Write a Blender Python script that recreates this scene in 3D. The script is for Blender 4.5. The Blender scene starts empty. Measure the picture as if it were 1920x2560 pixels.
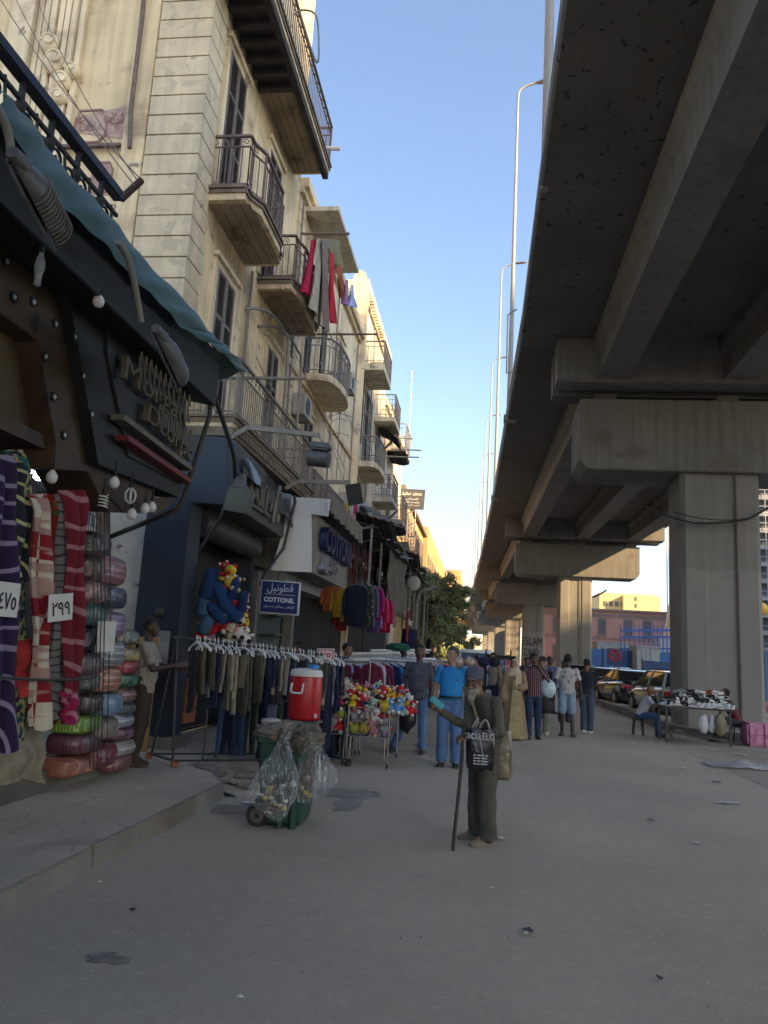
import bpy, bmesh, math, random
from math import sin, cos, tan, pi, radians, sqrt, atan2
from mathutils import Vector, Matrix, noise
random.seed(7)
V = Vector
sc = bpy.context.scene
COL = sc.collection
# ---------------------------------------------------------------- camera
F, RHO, PSI, TH, CH = 1924.0, 0.057, radians(7.58), radians(10.2), 1.65
FW = V((-sin(PSI)*cos(TH), cos(PSI)*cos(TH), sin(TH)))
RT = V((cos(PSI), sin(PSI), 0)); UP = RT.cross(FW)
cam = bpy.data.cameras.new('camera'); cam_o = bpy.data.objects.new('camera', cam); COL.objects.link(cam_o)
r2 = RT*cos(RHO)+UP*sin(RHO)
u2 = UP*cos(RHO)-RT*sin(RHO)
mw = Matrix((r2, u2, -FW)).transposed().to_4x4(); mw.translation = V((0, 0, CH))
cam_o.matrix_world = mw
cam.sensor_fit = 'VERTICAL'; cam.sensor_height = 34.6; cam.lens = 34.6*F/2560.0
cam.clip_start = 0.05; cam.clip_end = 5000
sc.camera = cam_o
# ---------------------------------------------------------------- light
SUND = V((1.0, -0.6, 0.57)).normalized()          # towards the sun: low, behind and to the right
w = bpy.data.worlds.new('World'); sc.world = w; w.use_nodes = True
nt = w.node_tree; bg = nt.nodes['Background']
sky = nt.nodes.new('ShaderNodeTexSky'); sky.sky_type = 'NISHITA'; sky.sun_disc = False
sky.sun_elevation = math.asin(SUND.z); sky.sun_rotation = atan2(SUND.x, SUND.y)
sky.altitude = 0; sky.air_density = 1.0; sky.dust_density = 1.0; sky.ozone_density = 2.0
nt.links.new(sky.outputs[0], bg.inputs[0]); bg.inputs[1].default_value = 0.11
sl = bpy.data.lights.new('sun', 'SUN'); sl.energy = 5.0; sl.angle = radians(0.5); sl.color = (1.0, 0.7, 0.38)
so = bpy.data.objects.new('sun', sl); COL.objects.link(so)
so.rotation_euler = SUND.to_track_quat('Z', 'Y').to_euler(); so.location = (40, -40, 60)
sc.view_settings.view_transform = 'Standard'; sc.view_settings.look = 'None'
sc.view_settings.exposure = 1.75; sc.view_settings.gamma = 1
sc.cycles.max_bounces = 6; sc.cycles.diffuse_bounces = 3; sc.cycles.transparent_max_bounces = 12
# ---------------------------------------------------------------- helpers
K = 1920/1659.0
def ray(u, v):
    x, y = u-960, v-1280
    x1 = x*cos(RHO)+y*sin(RHO); y1 = -x*sin(RHO)+y*cos(RHO)
    return RT*x1+FW*F-UP*y1
def at(u, v, X=None, Y=None, Z=None):              # a pixel of the photograph on a known plane -> a point of the place
    d = ray(u, v)
    t = X/d.x if X is not None else Y/d.y if Y is not None else (Z-CH)/d.z
    return V((0, 0, CH))+d*t
def D(u, v, **k): return at(u*K, v*K, **k)
MATS = {}
def _n(nt, t, **k):
    n = nt.nodes.new(t)
    for a, b in k.items():
        if a.startswith('_'): n.inputs[a[1:].replace('_', ' ')].default_value = b
        else: setattr(n, a, b)
    return n
def c4(c): return (c[0], c[1], c[2], 1) if len(c) == 3 else c
def M(name, c, r=.8, m=0, var=.18, ns=2.5, c2=None, thr=.58, n2=3.0, soft=.08, bump=0, bs=40, streak=0, sc2=None, trans=0, alpha=1, emit=0, coat=0, spec=.5, c3=None, thr3=.62, n3=1.2, sheen=0):
    if name in MATS: return MATS[name]
    mt = bpy.data.materials.new(name); mt.use_nodes = True; MATS[name] = mt
    nt = mt.node_tree; L = nt.links.new; b = nt.nodes['Principled BSDF']
    b.inputs['Roughness'].default_value = r; b.inputs['Metallic'].default_value = m
    b.inputs['Specular IOR Level'].default_value = spec
    tc = _n(nt, 'ShaderNodeTexCoord')
    def noi(s, det=5, vec=None, dist=0):
        n = _n(nt, 'ShaderNodeTexNoise', _Scale=s, _Detail=det, _Distortion=dist); L(vec or tc.outputs['Object'], n.inputs['Vector']); return n.outputs['Fac']
    def ramp(fac, a, b_):
        n = _n(nt, 'ShaderNodeMapRange', _From_Min=a, _From_Max=b_); L(fac, n.inputs['Value']); return n.outputs[0]
    def mix(fac, A, B, bt='MIX'):
        n = _n(nt, 'ShaderNodeMix', data_type='RGBA', blend_type=bt)
        if hasattr(fac, 'links'): L(fac, n.inputs[0])
        else: n.inputs[0].default_value = fac
        for i, s in ((6, A), (7, B)):
            if hasattr(s, 'links'): L(s, n.inputs[i])
            else: n.inputs[i].default_value = c4(s)
        return n.outputs[2]
    lo = [x*(1-var) for x in c[:3]]; hi = [min(1, x*(1+var)) for x in c[:3]]
    col = mix(ramp(noi(ns), .3, .7), lo, hi)
    if streak:
        mp = _n(nt, 'ShaderNodeMapping'); mp.inputs['Scale'].default_value = (1, 1, .06); L(tc.outputs['Object'], mp.inputs[0])
        f = ramp(noi(6, 6, mp.outputs[0]), .45, .75)
        col = mix(f, col, mix(streak, col, [x*.35 for x in c[:3]]))
    if c2: col = mix(ramp(noi(n2, 7, dist=.3), thr, thr+soft), col, c2)
    if c3: col = mix(ramp(noi(n3, 6, dist=.2), thr3, thr3+.05), col, c3)
    L(col, b.inputs['Base Color'])
    if bump:
        bn = _n(nt, 'ShaderNodeBump', _Strength=min(1, bump), _Distance=.02); L(noi(bs, 4), bn.inputs['Height']); L(bn.outputs[0], b.inputs['Normal'])
    if trans: b.inputs['Transmission Weight'].default_value = trans
    if alpha < 1: b.inputs['Alpha'].default_value = alpha
    if coat: b.inputs['Coat Weight'].default_value = coat; b.inputs['Coat Roughness'].default_value = .05
    if sheen: b.inputs['Sheen Weight'].default_value = sheen
    if emit: b.inputs['Emission Color'].default_value = c4(c); b.inputs['Emission Strength'].default_value = emit
    return mt
def setcolor(mt, build):                            # replaces a material's base colour with a custom node chain
    nt = mt.node_tree; b = nt.nodes['Principled BSDF']; build(nt, b)
ORG = {}
def worldorg(o): return ORG.get(o.name, V((0, 0, 0))) if o else V((0, 0, 0))
def tag(o, label=None, cat=None, group=None, kind=None):
    if label: o['label'] = label
    if cat: o['category'] = cat
    if group: o['group'] = group
    if kind: o['kind'] = kind
    return o
def empty(name, loc=(0, 0, 0), label=None, cat=None, group=None, rz=0):
    o = bpy.data.objects.new(name, None); COL.objects.link(o); o.location = loc; o.rotation_euler[2] = rz
    o.empty_display_size = .2
    ORG[o.name] = V(loc); return tag(o, label, cat, group)
def kids(o): return [c for c in list(bpy.data.objects) if c.parent == o]
def copy_tree(o, parent=None):
    c = o.copy(); COL.objects.link(c); c.parent = parent
    for ch in o.children: copy_tree(ch, c)
    return c
class MB:
    def __init__(s): s.v = []; s.f = []; s.mi = []; s.cm = 0
    def add(s, vs, fs, T=None):
        n = len(s.v)
        s.v += [tuple(T @ V(p)) if T else tuple(p) for p in vs]
        s.f += [tuple(n+i for i in f) for f in fs]; s.mi += [s.cm]*len(fs); return s
    def box(s, x0, x1, y0, y1, z0, z1, T=None):
        vs = [(x, y, z) for z in (z0, z1) for y in (y0, y1) for x in (x0, x1)]
        return s.add(vs, [(0, 2, 3, 1), (4, 5, 7, 6), (0, 1, 5, 4), (2, 6, 7, 3), (0, 4, 6, 2), (1, 3, 7, 5)], T)
    def bar(s, a, b, w, h=None, up=(0, 0, 1)):      # rectangular bar from a to b
        a, b = V(a), V(b); h = h or w; d = (b-a); 
        if d.length < 1e-6: return s
        d.normalize(); u = V(up)
        if abs(d.dot(u)) > .99: u = V((0, 1, 0)) if abs(d.y) < .9 else V((1, 0, 0))
        x = d.cross(u).normalized(); y = x.cross(d)
        vs = [p+x*(i*w/2)+y*(j*h/2) for p in (a, b) for i, j in ((-1, -1), (1, -1), (1, 1), (-1, 1))]
        return s.add(vs, [(3, 2, 1, 0), (4, 5, 6, 7), (0, 1, 5, 4), (1, 2, 6, 5), (2, 3, 7, 6), (3, 0, 4, 7)])
    def loft(s, rings, cap=True, closed=False):
        n = len(rings[0]); vs = [p for r in rings for p in r]; fs = []
        R = len(rings)
        for i in range(R-1 + (1 if closed else 0)):
            for j in range(n):
                a = (i % R)*n+j; b = (i % R)*n+(j+1) % n; c = ((i+1) % R)*n+(j+1) % n; d = ((i+1) % R)*n+j
                fs.append((a, b, c, d))
        if cap and not closed: fs.append(tuple(range(n-1, -1, -1))); fs.append(tuple((R-1)*n+i for i in range(n)))
        return s.add(vs, fs)
    def tube(s, pts, r, n=8, cap=True, sx=1, closed=False):
        pts = [V(p) for p in pts]; rings = []; N = len(pts)
        rr = r if isinstance(r, (list, tuple)) else [r]*N
        x = None
        for i, p in enumerate(pts):
            d = (pts[min(i+1, N-1)]-pts[max(i-1, 0)]) if not closed else (pts[(i+1) % N]-pts[i-1])
            if d.length < 1e-9: d = V((0, 0, 1))
            d.normalize()
            if x is None: u = V((0, 0, 1)) if abs(d.z) < .9 else V((1, 0, 0)); x = d.cross(u).normalized()
            else:
                x = (x-d*x.dot(d))
                x = x.normalized() if x.length > 1e-6 else d.orthogonal().normalized()
            y = d.cross(x)
            rings.append([p+(x*cos(2*pi*k/n)*sx+y*sin(2*pi*k/n))*rr[i] for k in range(n)])
        return s.loft(rings, cap, closed)
    def cyl(s, a, b, r0, r1=None, n=16): return s.tube([a, b], [r0, r0 if r1 is None else r1], n)
    def ell(s, c, r, n=12, m=8, T=None):            # ellipsoid
        r = (r, r, r) if not isinstance(r, (tuple, list)) else r
        rings = []
        for i in range(1, m):
            t = pi*i/m
            rings.append([(c[0]+r[0]*sin(t)*cos(2*pi*k/n), c[1]+r[1]*sin(t)*sin(2*pi*k/n), c[2]-r[2]*cos(t)) for k in range(n)])
        vs = [p for q in rings for p in q]+[(c[0], c[1], c[2]-r[2]), (c[0], c[1], c[2]+r[2])]; R = len(rings); fs = []
        for i in range(R-1):
            for j in range(n): fs.append((i*n+j, i*n+(j+1) % n, (i+1)*n+(j+1) % n, (i+1)*n+j))
        for j in range(n): fs.append((R*n, (j+1) % n, j)); fs.append((R*n+1, (R-1)*n+j, (R-1)*n+(j+1) % n))
        return s.add(vs, fs, T)
    def lathe(s, prof, c=(0, 0, 0), n=20, T=None):  # prof: (radius, z)
        rings = [[(c[0]+r*cos(2*pi*k/n), c[1]+r*sin(2*pi*k/n), c[2]+z) for k in range(n)] for r, z in prof]
        q = MB(); q.loft(rings); return s.add(q.v, q.f, T)
    def prism(s, pts, d):                           # polygon pts (3d) extruded by vector d
        pts = [V(p) for p in pts]; d = V(d); n = len(pts)
        vs = pts+[p+d for p in pts]
        return s.add(vs, [tuple(range(n-1, -1, -1)), tuple(range(n, 2*n))]+[(i, (i+1) % n, n+(i+1) % n, n+i) for i in range(n)])
    def sheet(s, fn, nu, nv, thick=0):              # fn(u,v) -> point; thick>0 gives a second skin
        g = [[V(fn(i/nu, j/nv)) for j in range(nv+1)] for i in range(nu+1)]
        vs = [p for r in g for p in r]; W = nv+1
        fs = [(i*W+j, (i+1)*W+j, (i+1)*W+j+1, i*W+j+1) for i in range(nu) for j in range(nv)]
        if thick:
            N = len(vs); nrm = []
            for i in range(nu+1):
                for j in range(W):
                    du = g[min(i+1, nu)][j]-g[max(i-1, 0)][j]; dv = g[i][min(j+1, nv)]-g[i][max(j-1, 0)]
                    k = du.cross(dv); nrm.append(k.normalized() if k.length > 1e-9 else V((0, 0, 1)))
            vs = vs+[p-q*thick for p, q in zip(vs, nrm)]
            fs += [tuple(N+i for i in reversed(f)) for f in list(fs)]
            bd = [(i, 0) for i in range(nu+1)]+[(nu, j) for j in range(1, W)]+[(i, nv) for i in range(nu-1, -1, -1)]+[(0, j) for j in range(nv-1, 0, -1)]
            bi = [i*W+j for i, j in bd]
            for a, b in zip(bi, bi[1:]+bi[:1]): fs.append((b, a, N+a, N+b))
        return s.add(vs, fs)
    def build(s, name, mat, parent=None, smooth=False, bevel=0, org=None, label=None, cat=None, group=None, kind=None):
        o0 = worldorg(parent)
        if parent is None:
            if org is None and s.v:
                xs = [p[0] for p in s.v]; ys = [p[1] for p in s.v]; zs = [p[2] for p in s.v]
                org = V(((min(xs)+max(xs))/2, (min(ys)+max(ys))/2, min(zs)))
            o0 = V(org or (0, 0, 0))
        me = bpy.data.meshes.new(name)
        me.from_pydata([(p[0]-o0.x, p[1]-o0.y, p[2]-o0.z) for p in s.v], [], s.f)
        for mm in (mat if isinstance(mat, (list, tuple)) else [mat]): me.materials.append(mm)
        if isinstance(mat, (list, tuple)):
            me.polygons.foreach_set('material_index', [min(i, len(mat)-1) for i in s.mi])
        bm = bmesh.new(); bm.from_mesh(me)
        bmesh.ops.recalc_face_normals(bm, faces=bm.faces)
        if bevel:
            bmesh.ops.bevel(bm, geom=[e for e in bm.edges if len(e.link_faces) == 2 and e.calc_face_angle(0) > .6], offset=bevel, segments=2, affect='EDGES')
        if smooth:
            for f in bm.faces: f.smooth = True
            if smooth != 2:
                for e in bm.edges:
                    if len(e.link_faces) == 2 and e.calc_face_angle(0) > 1.0: e.smooth = False
        bm.to_mesh(me); bm.free()
        o = bpy.data.objects.new(name, me); COL.objects.link(o)
        if parent: o.parent = parent; ORG[o.name] = o0
        else: o.location = o0; ORG[o.name] = V(o0)
        return tag(o, label, cat, group, kind)
def bez(p, n=12):                                   # catmull-rom through points
    p = [V(q) for q in p]; P = [2*p[0]-p[1]]+p+[2*p[-1]-p[-2]]; out = []
    for i in range(1, len(P)-2):
        for k in range(n):
            t = k/n; a, b, c, d = P[i-1:i+3]
            out.append(.5*((2*b)+(c-a)*t+(2*a-5*b+4*c-d)*t*t+(3*b-a-3*c+d)*t**3))
    return out+[p[-1]]
def sag(a, b, dz, n=14):
    a, b = V(a), V(b); return [a.lerp(b, i/n)-V((0, 0, dz*4*(i/n)*(1-i/n))) for i in range(n+1)]
def arab(s):                                        # joins arabic letters into their connected forms, right to left
    T = {'ا': (0xFE8D, 2), 'ب': (0xFE8F, 4), 'ت': (0xFE95, 4), 'ة': (0xFE93, 2), 'ج': (0xFE9D, 4), 'ح': (0xFEA1, 4), 'د': (0xFEA9, 2), 'ر': (0xFEAD, 2), 'س': (0xFEB1, 4), 'ش': (0xFEB5, 4), 'ص': (0xFEB9, 4), 'ض': (0xFEBD, 4), 'ط': (0xFEC1, 4), 'ع': (0xFEC9, 4), 'ق': (0xFED5, 4), 'ك': (0xFED9, 4), 'ل': (0xFEDD, 4), 'م': (0xFEE1, 4), 'ن': (0xFEE5, 4), 'ه': (0xFEE9, 4), 'و': (0xFEED, 2), 'ى': (0xFEEF, 2), 'ي': (0xFEF1, 4), 'ء': (0xFE80, 1), 'ئ': (0xFE89, 4)}
    out = []
    for i, ch in enumerate(s):
        if ch not in T: out.append(ch); continue
        base, n = T[ch]
        pj = i > 0 and s[i-1] in T and T[s[i-1]][1] == 4
        nj = n == 4 and i < len(s)-1 and s[i+1] in T and T[s[i+1]][1] > 1
        k = (3 if nj else 1) if pj else (2 if nj else 0)
        out.append(chr(base+k) if n > 1 else chr(base))
    return ''.join(reversed(out))
def text(s, size, depth, T, mat, name, parent=None, bold=0, fit=None, label=None):
    cu = bpy.data.curves.new('t', 'FONT'); cu.body = s; cu.size = size; cu.extrude = depth/2; cu.align_x = 'CENTER'; cu.align_y = 'CENTER'; cu.offset = bold; cu.resolution_u = 4
    o = bpy.data.objects.new('t', cu); COL.objects.link(o)
    bpy.context.view_layer.update()
    me = bpy.data.meshes.new_from_object(o); bpy.data.objects.remove(o)
    mb = MB(); vs = [v.co.copy() for v in me.vertices]
    if vs:
        x0, x1 = min(v.x for v in vs), max(v.x for v in vs); y0, y1 = min(v.y for v in vs), max(v.y for v in vs)
        sx = sy = 1
        if fit: sx = fit[0]/max(1e-6, x1-x0); sy = fit[1]/max(1e-6, y1-y0)
        vs = [V(((v.x-(x0+x1)/2)*sx, (v.y-(y0+y1)/2)*sy, v.z)) for v in vs]
    mb.add(vs, [tuple(p.vertices) for p in me.polygons], T)
    return mb if name is None else mb.build(name, mat, parent, label=label)
def frame(o, x, y):                                  # matrix: text plane with origin o, x direction, y direction
    x = V(x).normalized(); y = V(y).normalized(); z = x.cross(y)
    m = Matrix((x, y, z)).transposed().to_4x4(); m.translation = V(o); return m
# ---------------------------------------------------------------- materials of the place
asphalt = M('asphalt', (.4, .345, .265), r=.95, var=.14, ns=.35, c2=(.47, .4, .3), thr=.56, n2=.22, soft=.25, bump=.55, bs=160)
def speck(nt, b):
    L = nt.links.new; tc = nt.nodes['Texture Coordinate']
    old = b.inputs['Base Color'].links[0].from_socket
    vo = _n(nt, 'ShaderNodeTexVoronoi', _Scale=48.0); L(tc.outputs['Object'], vo.inputs['Vector'])
    mr = _n(nt, 'ShaderNodeMapRange', _From_Min=.34, _From_Max=.18); L(vo.outputs['Distance'], mr.inputs[0])
    n2 = _n(nt, 'ShaderNodeTexNoise', _Scale=23.0, _Detail=2.0); L(tc.outputs['Object'], n2.inputs['Vector'])
    m2 = _n(nt, 'ShaderNodeMapRange', _From_Min=.52, _From_Max=.63); L(n2.outputs['Fac'], m2.inputs[0])
    mu = _n(nt, 'ShaderNodeMath', operation='MULTIPLY'); L(mr.outputs[0], mu.inputs[0]); L(m2.outputs[0], mu.inputs[1])
    mx = _n(nt, 'ShaderNodeMix', data_type='RGBA'); L(mu.outputs[0], mx.inputs[0]); L(old, mx.inputs[6]); mx.inputs[7].default_value = (.6, .53, .42, 1)
    n3 = _n(nt, 'ShaderNodeTexNoise', _Scale=1.3, _Detail=8.0, _Distortion=.6); L(tc.outputs['Object'], n3.inputs['Vector'])
    m3 = _n(nt, 'ShaderNodeMapRange', _From_Min=.7, _From_Max=.76); L(n3.outputs['Fac'], m3.inputs[0])
    mx2 = _n(nt, 'ShaderNodeMix', data_type='RGBA'); L(m3.outputs[0], mx2.inputs[0]); L(mx.outputs[2], mx2.inputs[6]); mx2.inputs[7].default_value = (.2, .175, .14, 1)
    # fine cracks and worn patches
    d1 = _n(nt, 'ShaderNodeTexNoise', _Scale=.9, _Detail=6.0); L(tc.outputs['Object'], d1.inputs['Vector'])
    ad = _n(nt, 'ShaderNodeMix', data_type='VECTOR'); ad.inputs[0].default_value = .35; L(tc.outputs['Object'], ad.inputs[4]); L(d1.outputs['Color'], ad.inputs[5])
    ve = _n(nt, 'ShaderNodeTexVoronoi', feature='DISTANCE_TO_EDGE', _Scale=.6); L(ad.outputs[1], ve.inputs['Vector'])
    me = _n(nt, 'ShaderNodeMapRange', _From_Min=.012, _From_Max=.004); L(ve.outputs['Distance'], me.inputs[0])
    nm = _n(nt, 'ShaderNodeTexNoise', _Scale=.25, _Detail=3.0); L(tc.outputs['Object'], nm.inputs['Vector']); mm = _n(nt, 'ShaderNodeMapRange', _From_Min=.62, _From_Max=.66); L(nm.outputs['Fac'], mm.inputs[0])
    mk = _n(nt, 'ShaderNodeMath', operation='MULTIPLY'); L(me.outputs[0], mk.inputs[0]); L(mm.outputs[0], mk.inputs[1])
    m4 = _n(nt, 'ShaderNodeMix', data_type='RGBA'); L(mk.outputs[0], m4.inputs[0]); L(mx2.outputs[2], m4.inputs[6]); m4.inputs[7].default_value = (.24, .21, .165, 1)
    ns = _n(nt, 'ShaderNodeTexNoise', _Scale=9.0, _Detail=5.0); L(tc.outputs['Object'], ns.inputs['Vector']); ms = _n(nt, 'ShaderNodeMapRange', _From_Min=.3, _From_Max=.7, _To_Min=.94, _To_Max=1.05); L(ns.outputs['Fac'], ms.inputs[0])
    m5 = _n(nt, 'ShaderNodeMix', data_type='RGBA', blend_type='MULTIPLY'); m5.inputs[0].default_value = 1; L(m4.outputs[2], m5.inputs[6]); L(ms.outputs[0], m5.inputs[7])
    L(m5.outputs[2], b.inputs['Base Color'])
setcolor(asphalt, speck)
dirt = M('dusty ground', (.33, .28, .21), r=.95, var=.25, ns=.5, c2=(.42, .36, .27), n2=.8, bump=.5, bs=30)
paver = M('pavers', (.42, .365, .285), r=.95, var=.14, ns=1.2, c2=(.34, .295, .23), n2=1.5, bump=.2, bs=60)
def pav(nt, b):
    L = nt.links.new; tc = nt.nodes['Texture Coordinate']; old = b.inputs['Base Color'].links[0].from_socket
    vo = _n(nt, 'ShaderNodeTexVoronoi', feature='DISTANCE_TO_EDGE', _Scale=5.0, _Randomness=.35); L(tc.outputs['Object'], vo.inputs['Vector'])
    n2 = _n(nt, 'ShaderNodeTexNoise', _Scale=2.0); L(tc.outputs['Object'], n2.inputs['Vector'])
    mr = _n(nt, 'ShaderNodeMapRange', _From_Min=0, _From_Max=.035); L(vo.outputs['Distance'], mr.inputs[0])
    mx = _n(nt, 'ShaderNodeMix', data_type='RGBA'); L(mr.outputs[0], mx.inputs[0]); mx.inputs[6].default_value = (.36, .315, .245, 1); L(old, mx.inputs[7])
    L(mx.outputs[2], b.inputs['Base Color'])
    bn = [n for n in nt.nodes if n.type == 'BUMP'][0]; b2 = _n(nt, 'ShaderNodeBump', _Strength=.3, _Distance=.015); L(mr.outputs[0], b2.inputs['Height']); L(bn.outputs[0], b2.inputs['Normal']); L(b2.outputs[0], b.inputs['Normal'])
setcolor(paver, pav)
kerbm = M('kerb concrete', (.2, .18, .147), r=.9, var=.2, ns=2, c2=(.2, .175, .14), thr=.6, n2=4, bump=.5, bs=50)
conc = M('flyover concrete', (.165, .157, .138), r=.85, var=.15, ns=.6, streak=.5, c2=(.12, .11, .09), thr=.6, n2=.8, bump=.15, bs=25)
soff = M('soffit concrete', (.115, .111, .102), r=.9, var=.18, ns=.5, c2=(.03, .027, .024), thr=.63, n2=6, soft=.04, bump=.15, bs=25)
pierm = M('pier concrete', (.2, .188, .162), r=.85, var=.14, ns=.7, streak=.35, c2=(.13, .12, .105), thr=.63, n2=1.6, bump=.3, bs=30)
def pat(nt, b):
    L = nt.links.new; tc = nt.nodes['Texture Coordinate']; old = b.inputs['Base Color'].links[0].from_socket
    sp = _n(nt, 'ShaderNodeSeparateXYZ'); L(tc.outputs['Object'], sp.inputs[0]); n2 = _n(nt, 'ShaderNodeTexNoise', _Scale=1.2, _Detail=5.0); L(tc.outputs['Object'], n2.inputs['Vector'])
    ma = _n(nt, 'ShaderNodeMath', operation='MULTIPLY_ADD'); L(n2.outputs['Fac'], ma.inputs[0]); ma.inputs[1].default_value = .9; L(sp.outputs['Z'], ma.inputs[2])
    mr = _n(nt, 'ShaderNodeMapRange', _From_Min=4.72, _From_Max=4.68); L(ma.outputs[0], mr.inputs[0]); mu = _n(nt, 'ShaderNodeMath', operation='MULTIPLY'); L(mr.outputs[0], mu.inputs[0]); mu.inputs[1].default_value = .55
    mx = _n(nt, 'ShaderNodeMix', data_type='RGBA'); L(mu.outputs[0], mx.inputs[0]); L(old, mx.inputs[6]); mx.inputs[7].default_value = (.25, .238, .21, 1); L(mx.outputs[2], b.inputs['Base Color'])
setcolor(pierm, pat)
plast = M('cream plaster', (.8, .655, .4), r=.92, var=.16, ns=1.1, streak=.55, c2=(.48, .37, .23), thr=.54, n2=1.4, soft=.12, c3=(.3, .25, .19), thr3=.64, n3=3.2, bump=.35, bs=18)
plast2 = M('pale plaster', (.8, .68, .46), r=.92, var=.15, ns=1.0, streak=.6, c2=(.5, .41, .29), thr=.55, n2=1.2, soft=.1, c3=(.28, .24, .19), thr3=.65, n3=2.5, bump=.35, bs=18)
plast3 = M('grey plaster', (.62, .55, .42), r=.92, var=.18, ns=.8, streak=.6, c2=(.36, .3, .22), thr=.55, n2=1.0, bump=.35, bs=14)
quoin = M('quoin stone', (.7, .595, .4), r=.92, var=.14, ns=2.2, streak=.3, c2=(.56, .48, .33), thr=.56, n2=3.5, soft=.05, c3=(.45, .4, .3), thr3=.66, n3=2.2, bump=.5, bs=22)
rough = M('stained render', (.46, .43, .35), r=.95, var=.2, ns=2.5, c2=(.11, .105, .09), thr=.63, n2=6, soft=.03, c3=(.22, .22, .2), thr3=.6, n3=3, bump=.8, bs=30)
shut = M('shutter brown', (.15, .12, .1), r=.8, var=.25, ns=4)
shutg = M('shutter grey', (.24, .215, .185), r=.85, var=.25, ns=4, streak=.4)
iron = M('rusty iron', (.17, .125, .105), r=.75, var=.3, ns=12)
irong = M('grey iron', (.25, .225, .195), r=.75, var=.2, ns=9)
steel = M('pole steel', (.3, .29, .27), r=.5, m=.4, var=.15, ns=3)
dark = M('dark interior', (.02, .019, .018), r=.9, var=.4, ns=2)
darkm = M('dark metal', (.045, .045, .045), r=.5, m=.3, var=.3, ns=5)
woodd = M('old planks', (.3, .24, .16), r=.9, var=.25, ns=1.5, streak=.0, c2=(.16, .11, .07), thr=.57, n2=2.5, soft=.1, bump=.3, bs=30)
woodblk = M('burnt joists', (.045, .036, .03), r=.9, var=.4, ns=4)
whitep = M('white paint', (.75, .75, .72), r=.6, var=.06, ns=3)
blackr = M('black rubber', (.02, .02, .02), r=.8)
glassd = M('window glass', (.03, .035, .04), r=.08, var=.1)
# ---------------------------------------------------------------- ground
g = MB(); g.box(-700, 700, -300, 1100, -1, -.008); g.build('ground', dirt, kind='structure', org=(0, 0, -1))
g = MB(); g.sheet(lambda u, v: (-3.7+u*9.7, -12+v*200, 0), 2, 2); g.build('road', asphalt, kind='structure', org=(0, 0, 0))
# near pavement with its kerb, ending where the paving is broken up
g = MB(); kx = -2.69
pl = [(-14, -12), (kx-.035, -12), (kx-.035, 8.4), (-3.05, 9.0), (-3.5, 9.35), (-3.6, 11.2), (-14, 11.2)]
g.prism([(x, y, -.3) for x, y in pl], (0, 0, .46)); g.build('pavement', paver, kind='structure', org=(0, 0, 0))
g = MB(); y = -12.0; rnd = random.Random(3)
while y < 8.0:
    L_ = 1.35
    if y+L_ > 7.7: L_ = 8.4-y
    dz = rnd.uniform(-.006, .006); dx = rnd.uniform(-.008, .008)
    g.prism([(kx-.034, y+.004, -.1), (kx+dx+.025, y+.004, -.1), (kx+dx, y+.004, .158+dz), (kx-.034, y+.004, .162+dz)], (0, L_-.008, 0)); y += L_
g.prism([(kx-.0, 8.41, -.1), (kx-.04, 8.41, -.1), (-3.05, 9.01, -.1), (-3.0, 9.05, -.1)], (0, 0, .255))
g.build('kerb', kerbm, kind='structure', org=(0, 0, 0), bevel=.008)
g = MB(); g.box(-14, -3.75, 11.2, 170, -.3, .12); g.build('pavement', paver, kind='structure', org=(0, 0, 0))
# rubble slope between the pavement end and the road
g = MB(); rnd = random.Random(5)
g.sheet(lambda u, v: (-3.75+u*1.5, 8.5+v*3.2, max(-.02, (.14 if u < .2 else .14-(u-.2)*.21)+.03*noise.noise(V((u*5, v*7, 3)))-max(0, u-.75)*.3)), 26, 34)
g.build('broken_paving', dirt, kind='structure', org=(0, 0, 0))
g = MB()
for i in range(26):
    x, y = rnd.uniform(-3.3, -2.45), rnd.uniform(8.55, 9.9); s_ = rnd.uniform(.05, .17); a = rnd.uniform(0, 3); z = .1-(x+3.2)*.12
    pts = [(x+s_*cos(a+t)*rnd.uniform(.7, 1), y+s_*sin(a+t)*rnd.uniform(.7, 1), z+rnd.uniform(-.01, .02)) for t in (0, 1.2, 2.5, 3.8, 5.1)]
    g.prism(pts, (0, 0, .035))
g.build('paving_rubble', kerbm, kind='stuff', org=(-2.9, 9.2, 0), label='broken bits of paving where the pavement ends', cat='rubble')
# central island under the flyover
g = MB()
g.prism([(5.0, 21.2, -.2), (5.5, 19.9, -.2), (14, 19.9, -.2), (14, 170, -.2), (3.2, 170, -.2), (3.6, 70, -.2), (4.75, 34, -.2)], (0, 0, .36))
g.build('median', dirt, kind='structure', org=(0, 0, 0))
g = MB(); kp = [(14, 19.85), (5.5, 19.85), (4.98, 21.2), (4.7, 34), (3.55, 70), (3.1, 170)]
for a, b in zip(kp, kp[1:]):
    a, b = V((*a, 0)), V((*b, 0)); n_ = max(1, int((b-a).length/1.5))
    for i in range(n_):
        p, q = a.lerp(b, i/n_+.004), a.lerp(b, (i+1)/n_-.004); g.bar(p+V((0, 0, .02)), q+V((0, 0, .02)), .16, .36)
g.build('kerb', kerbm, kind='structure', org=(5, 21, 0), bevel=.015)
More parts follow.
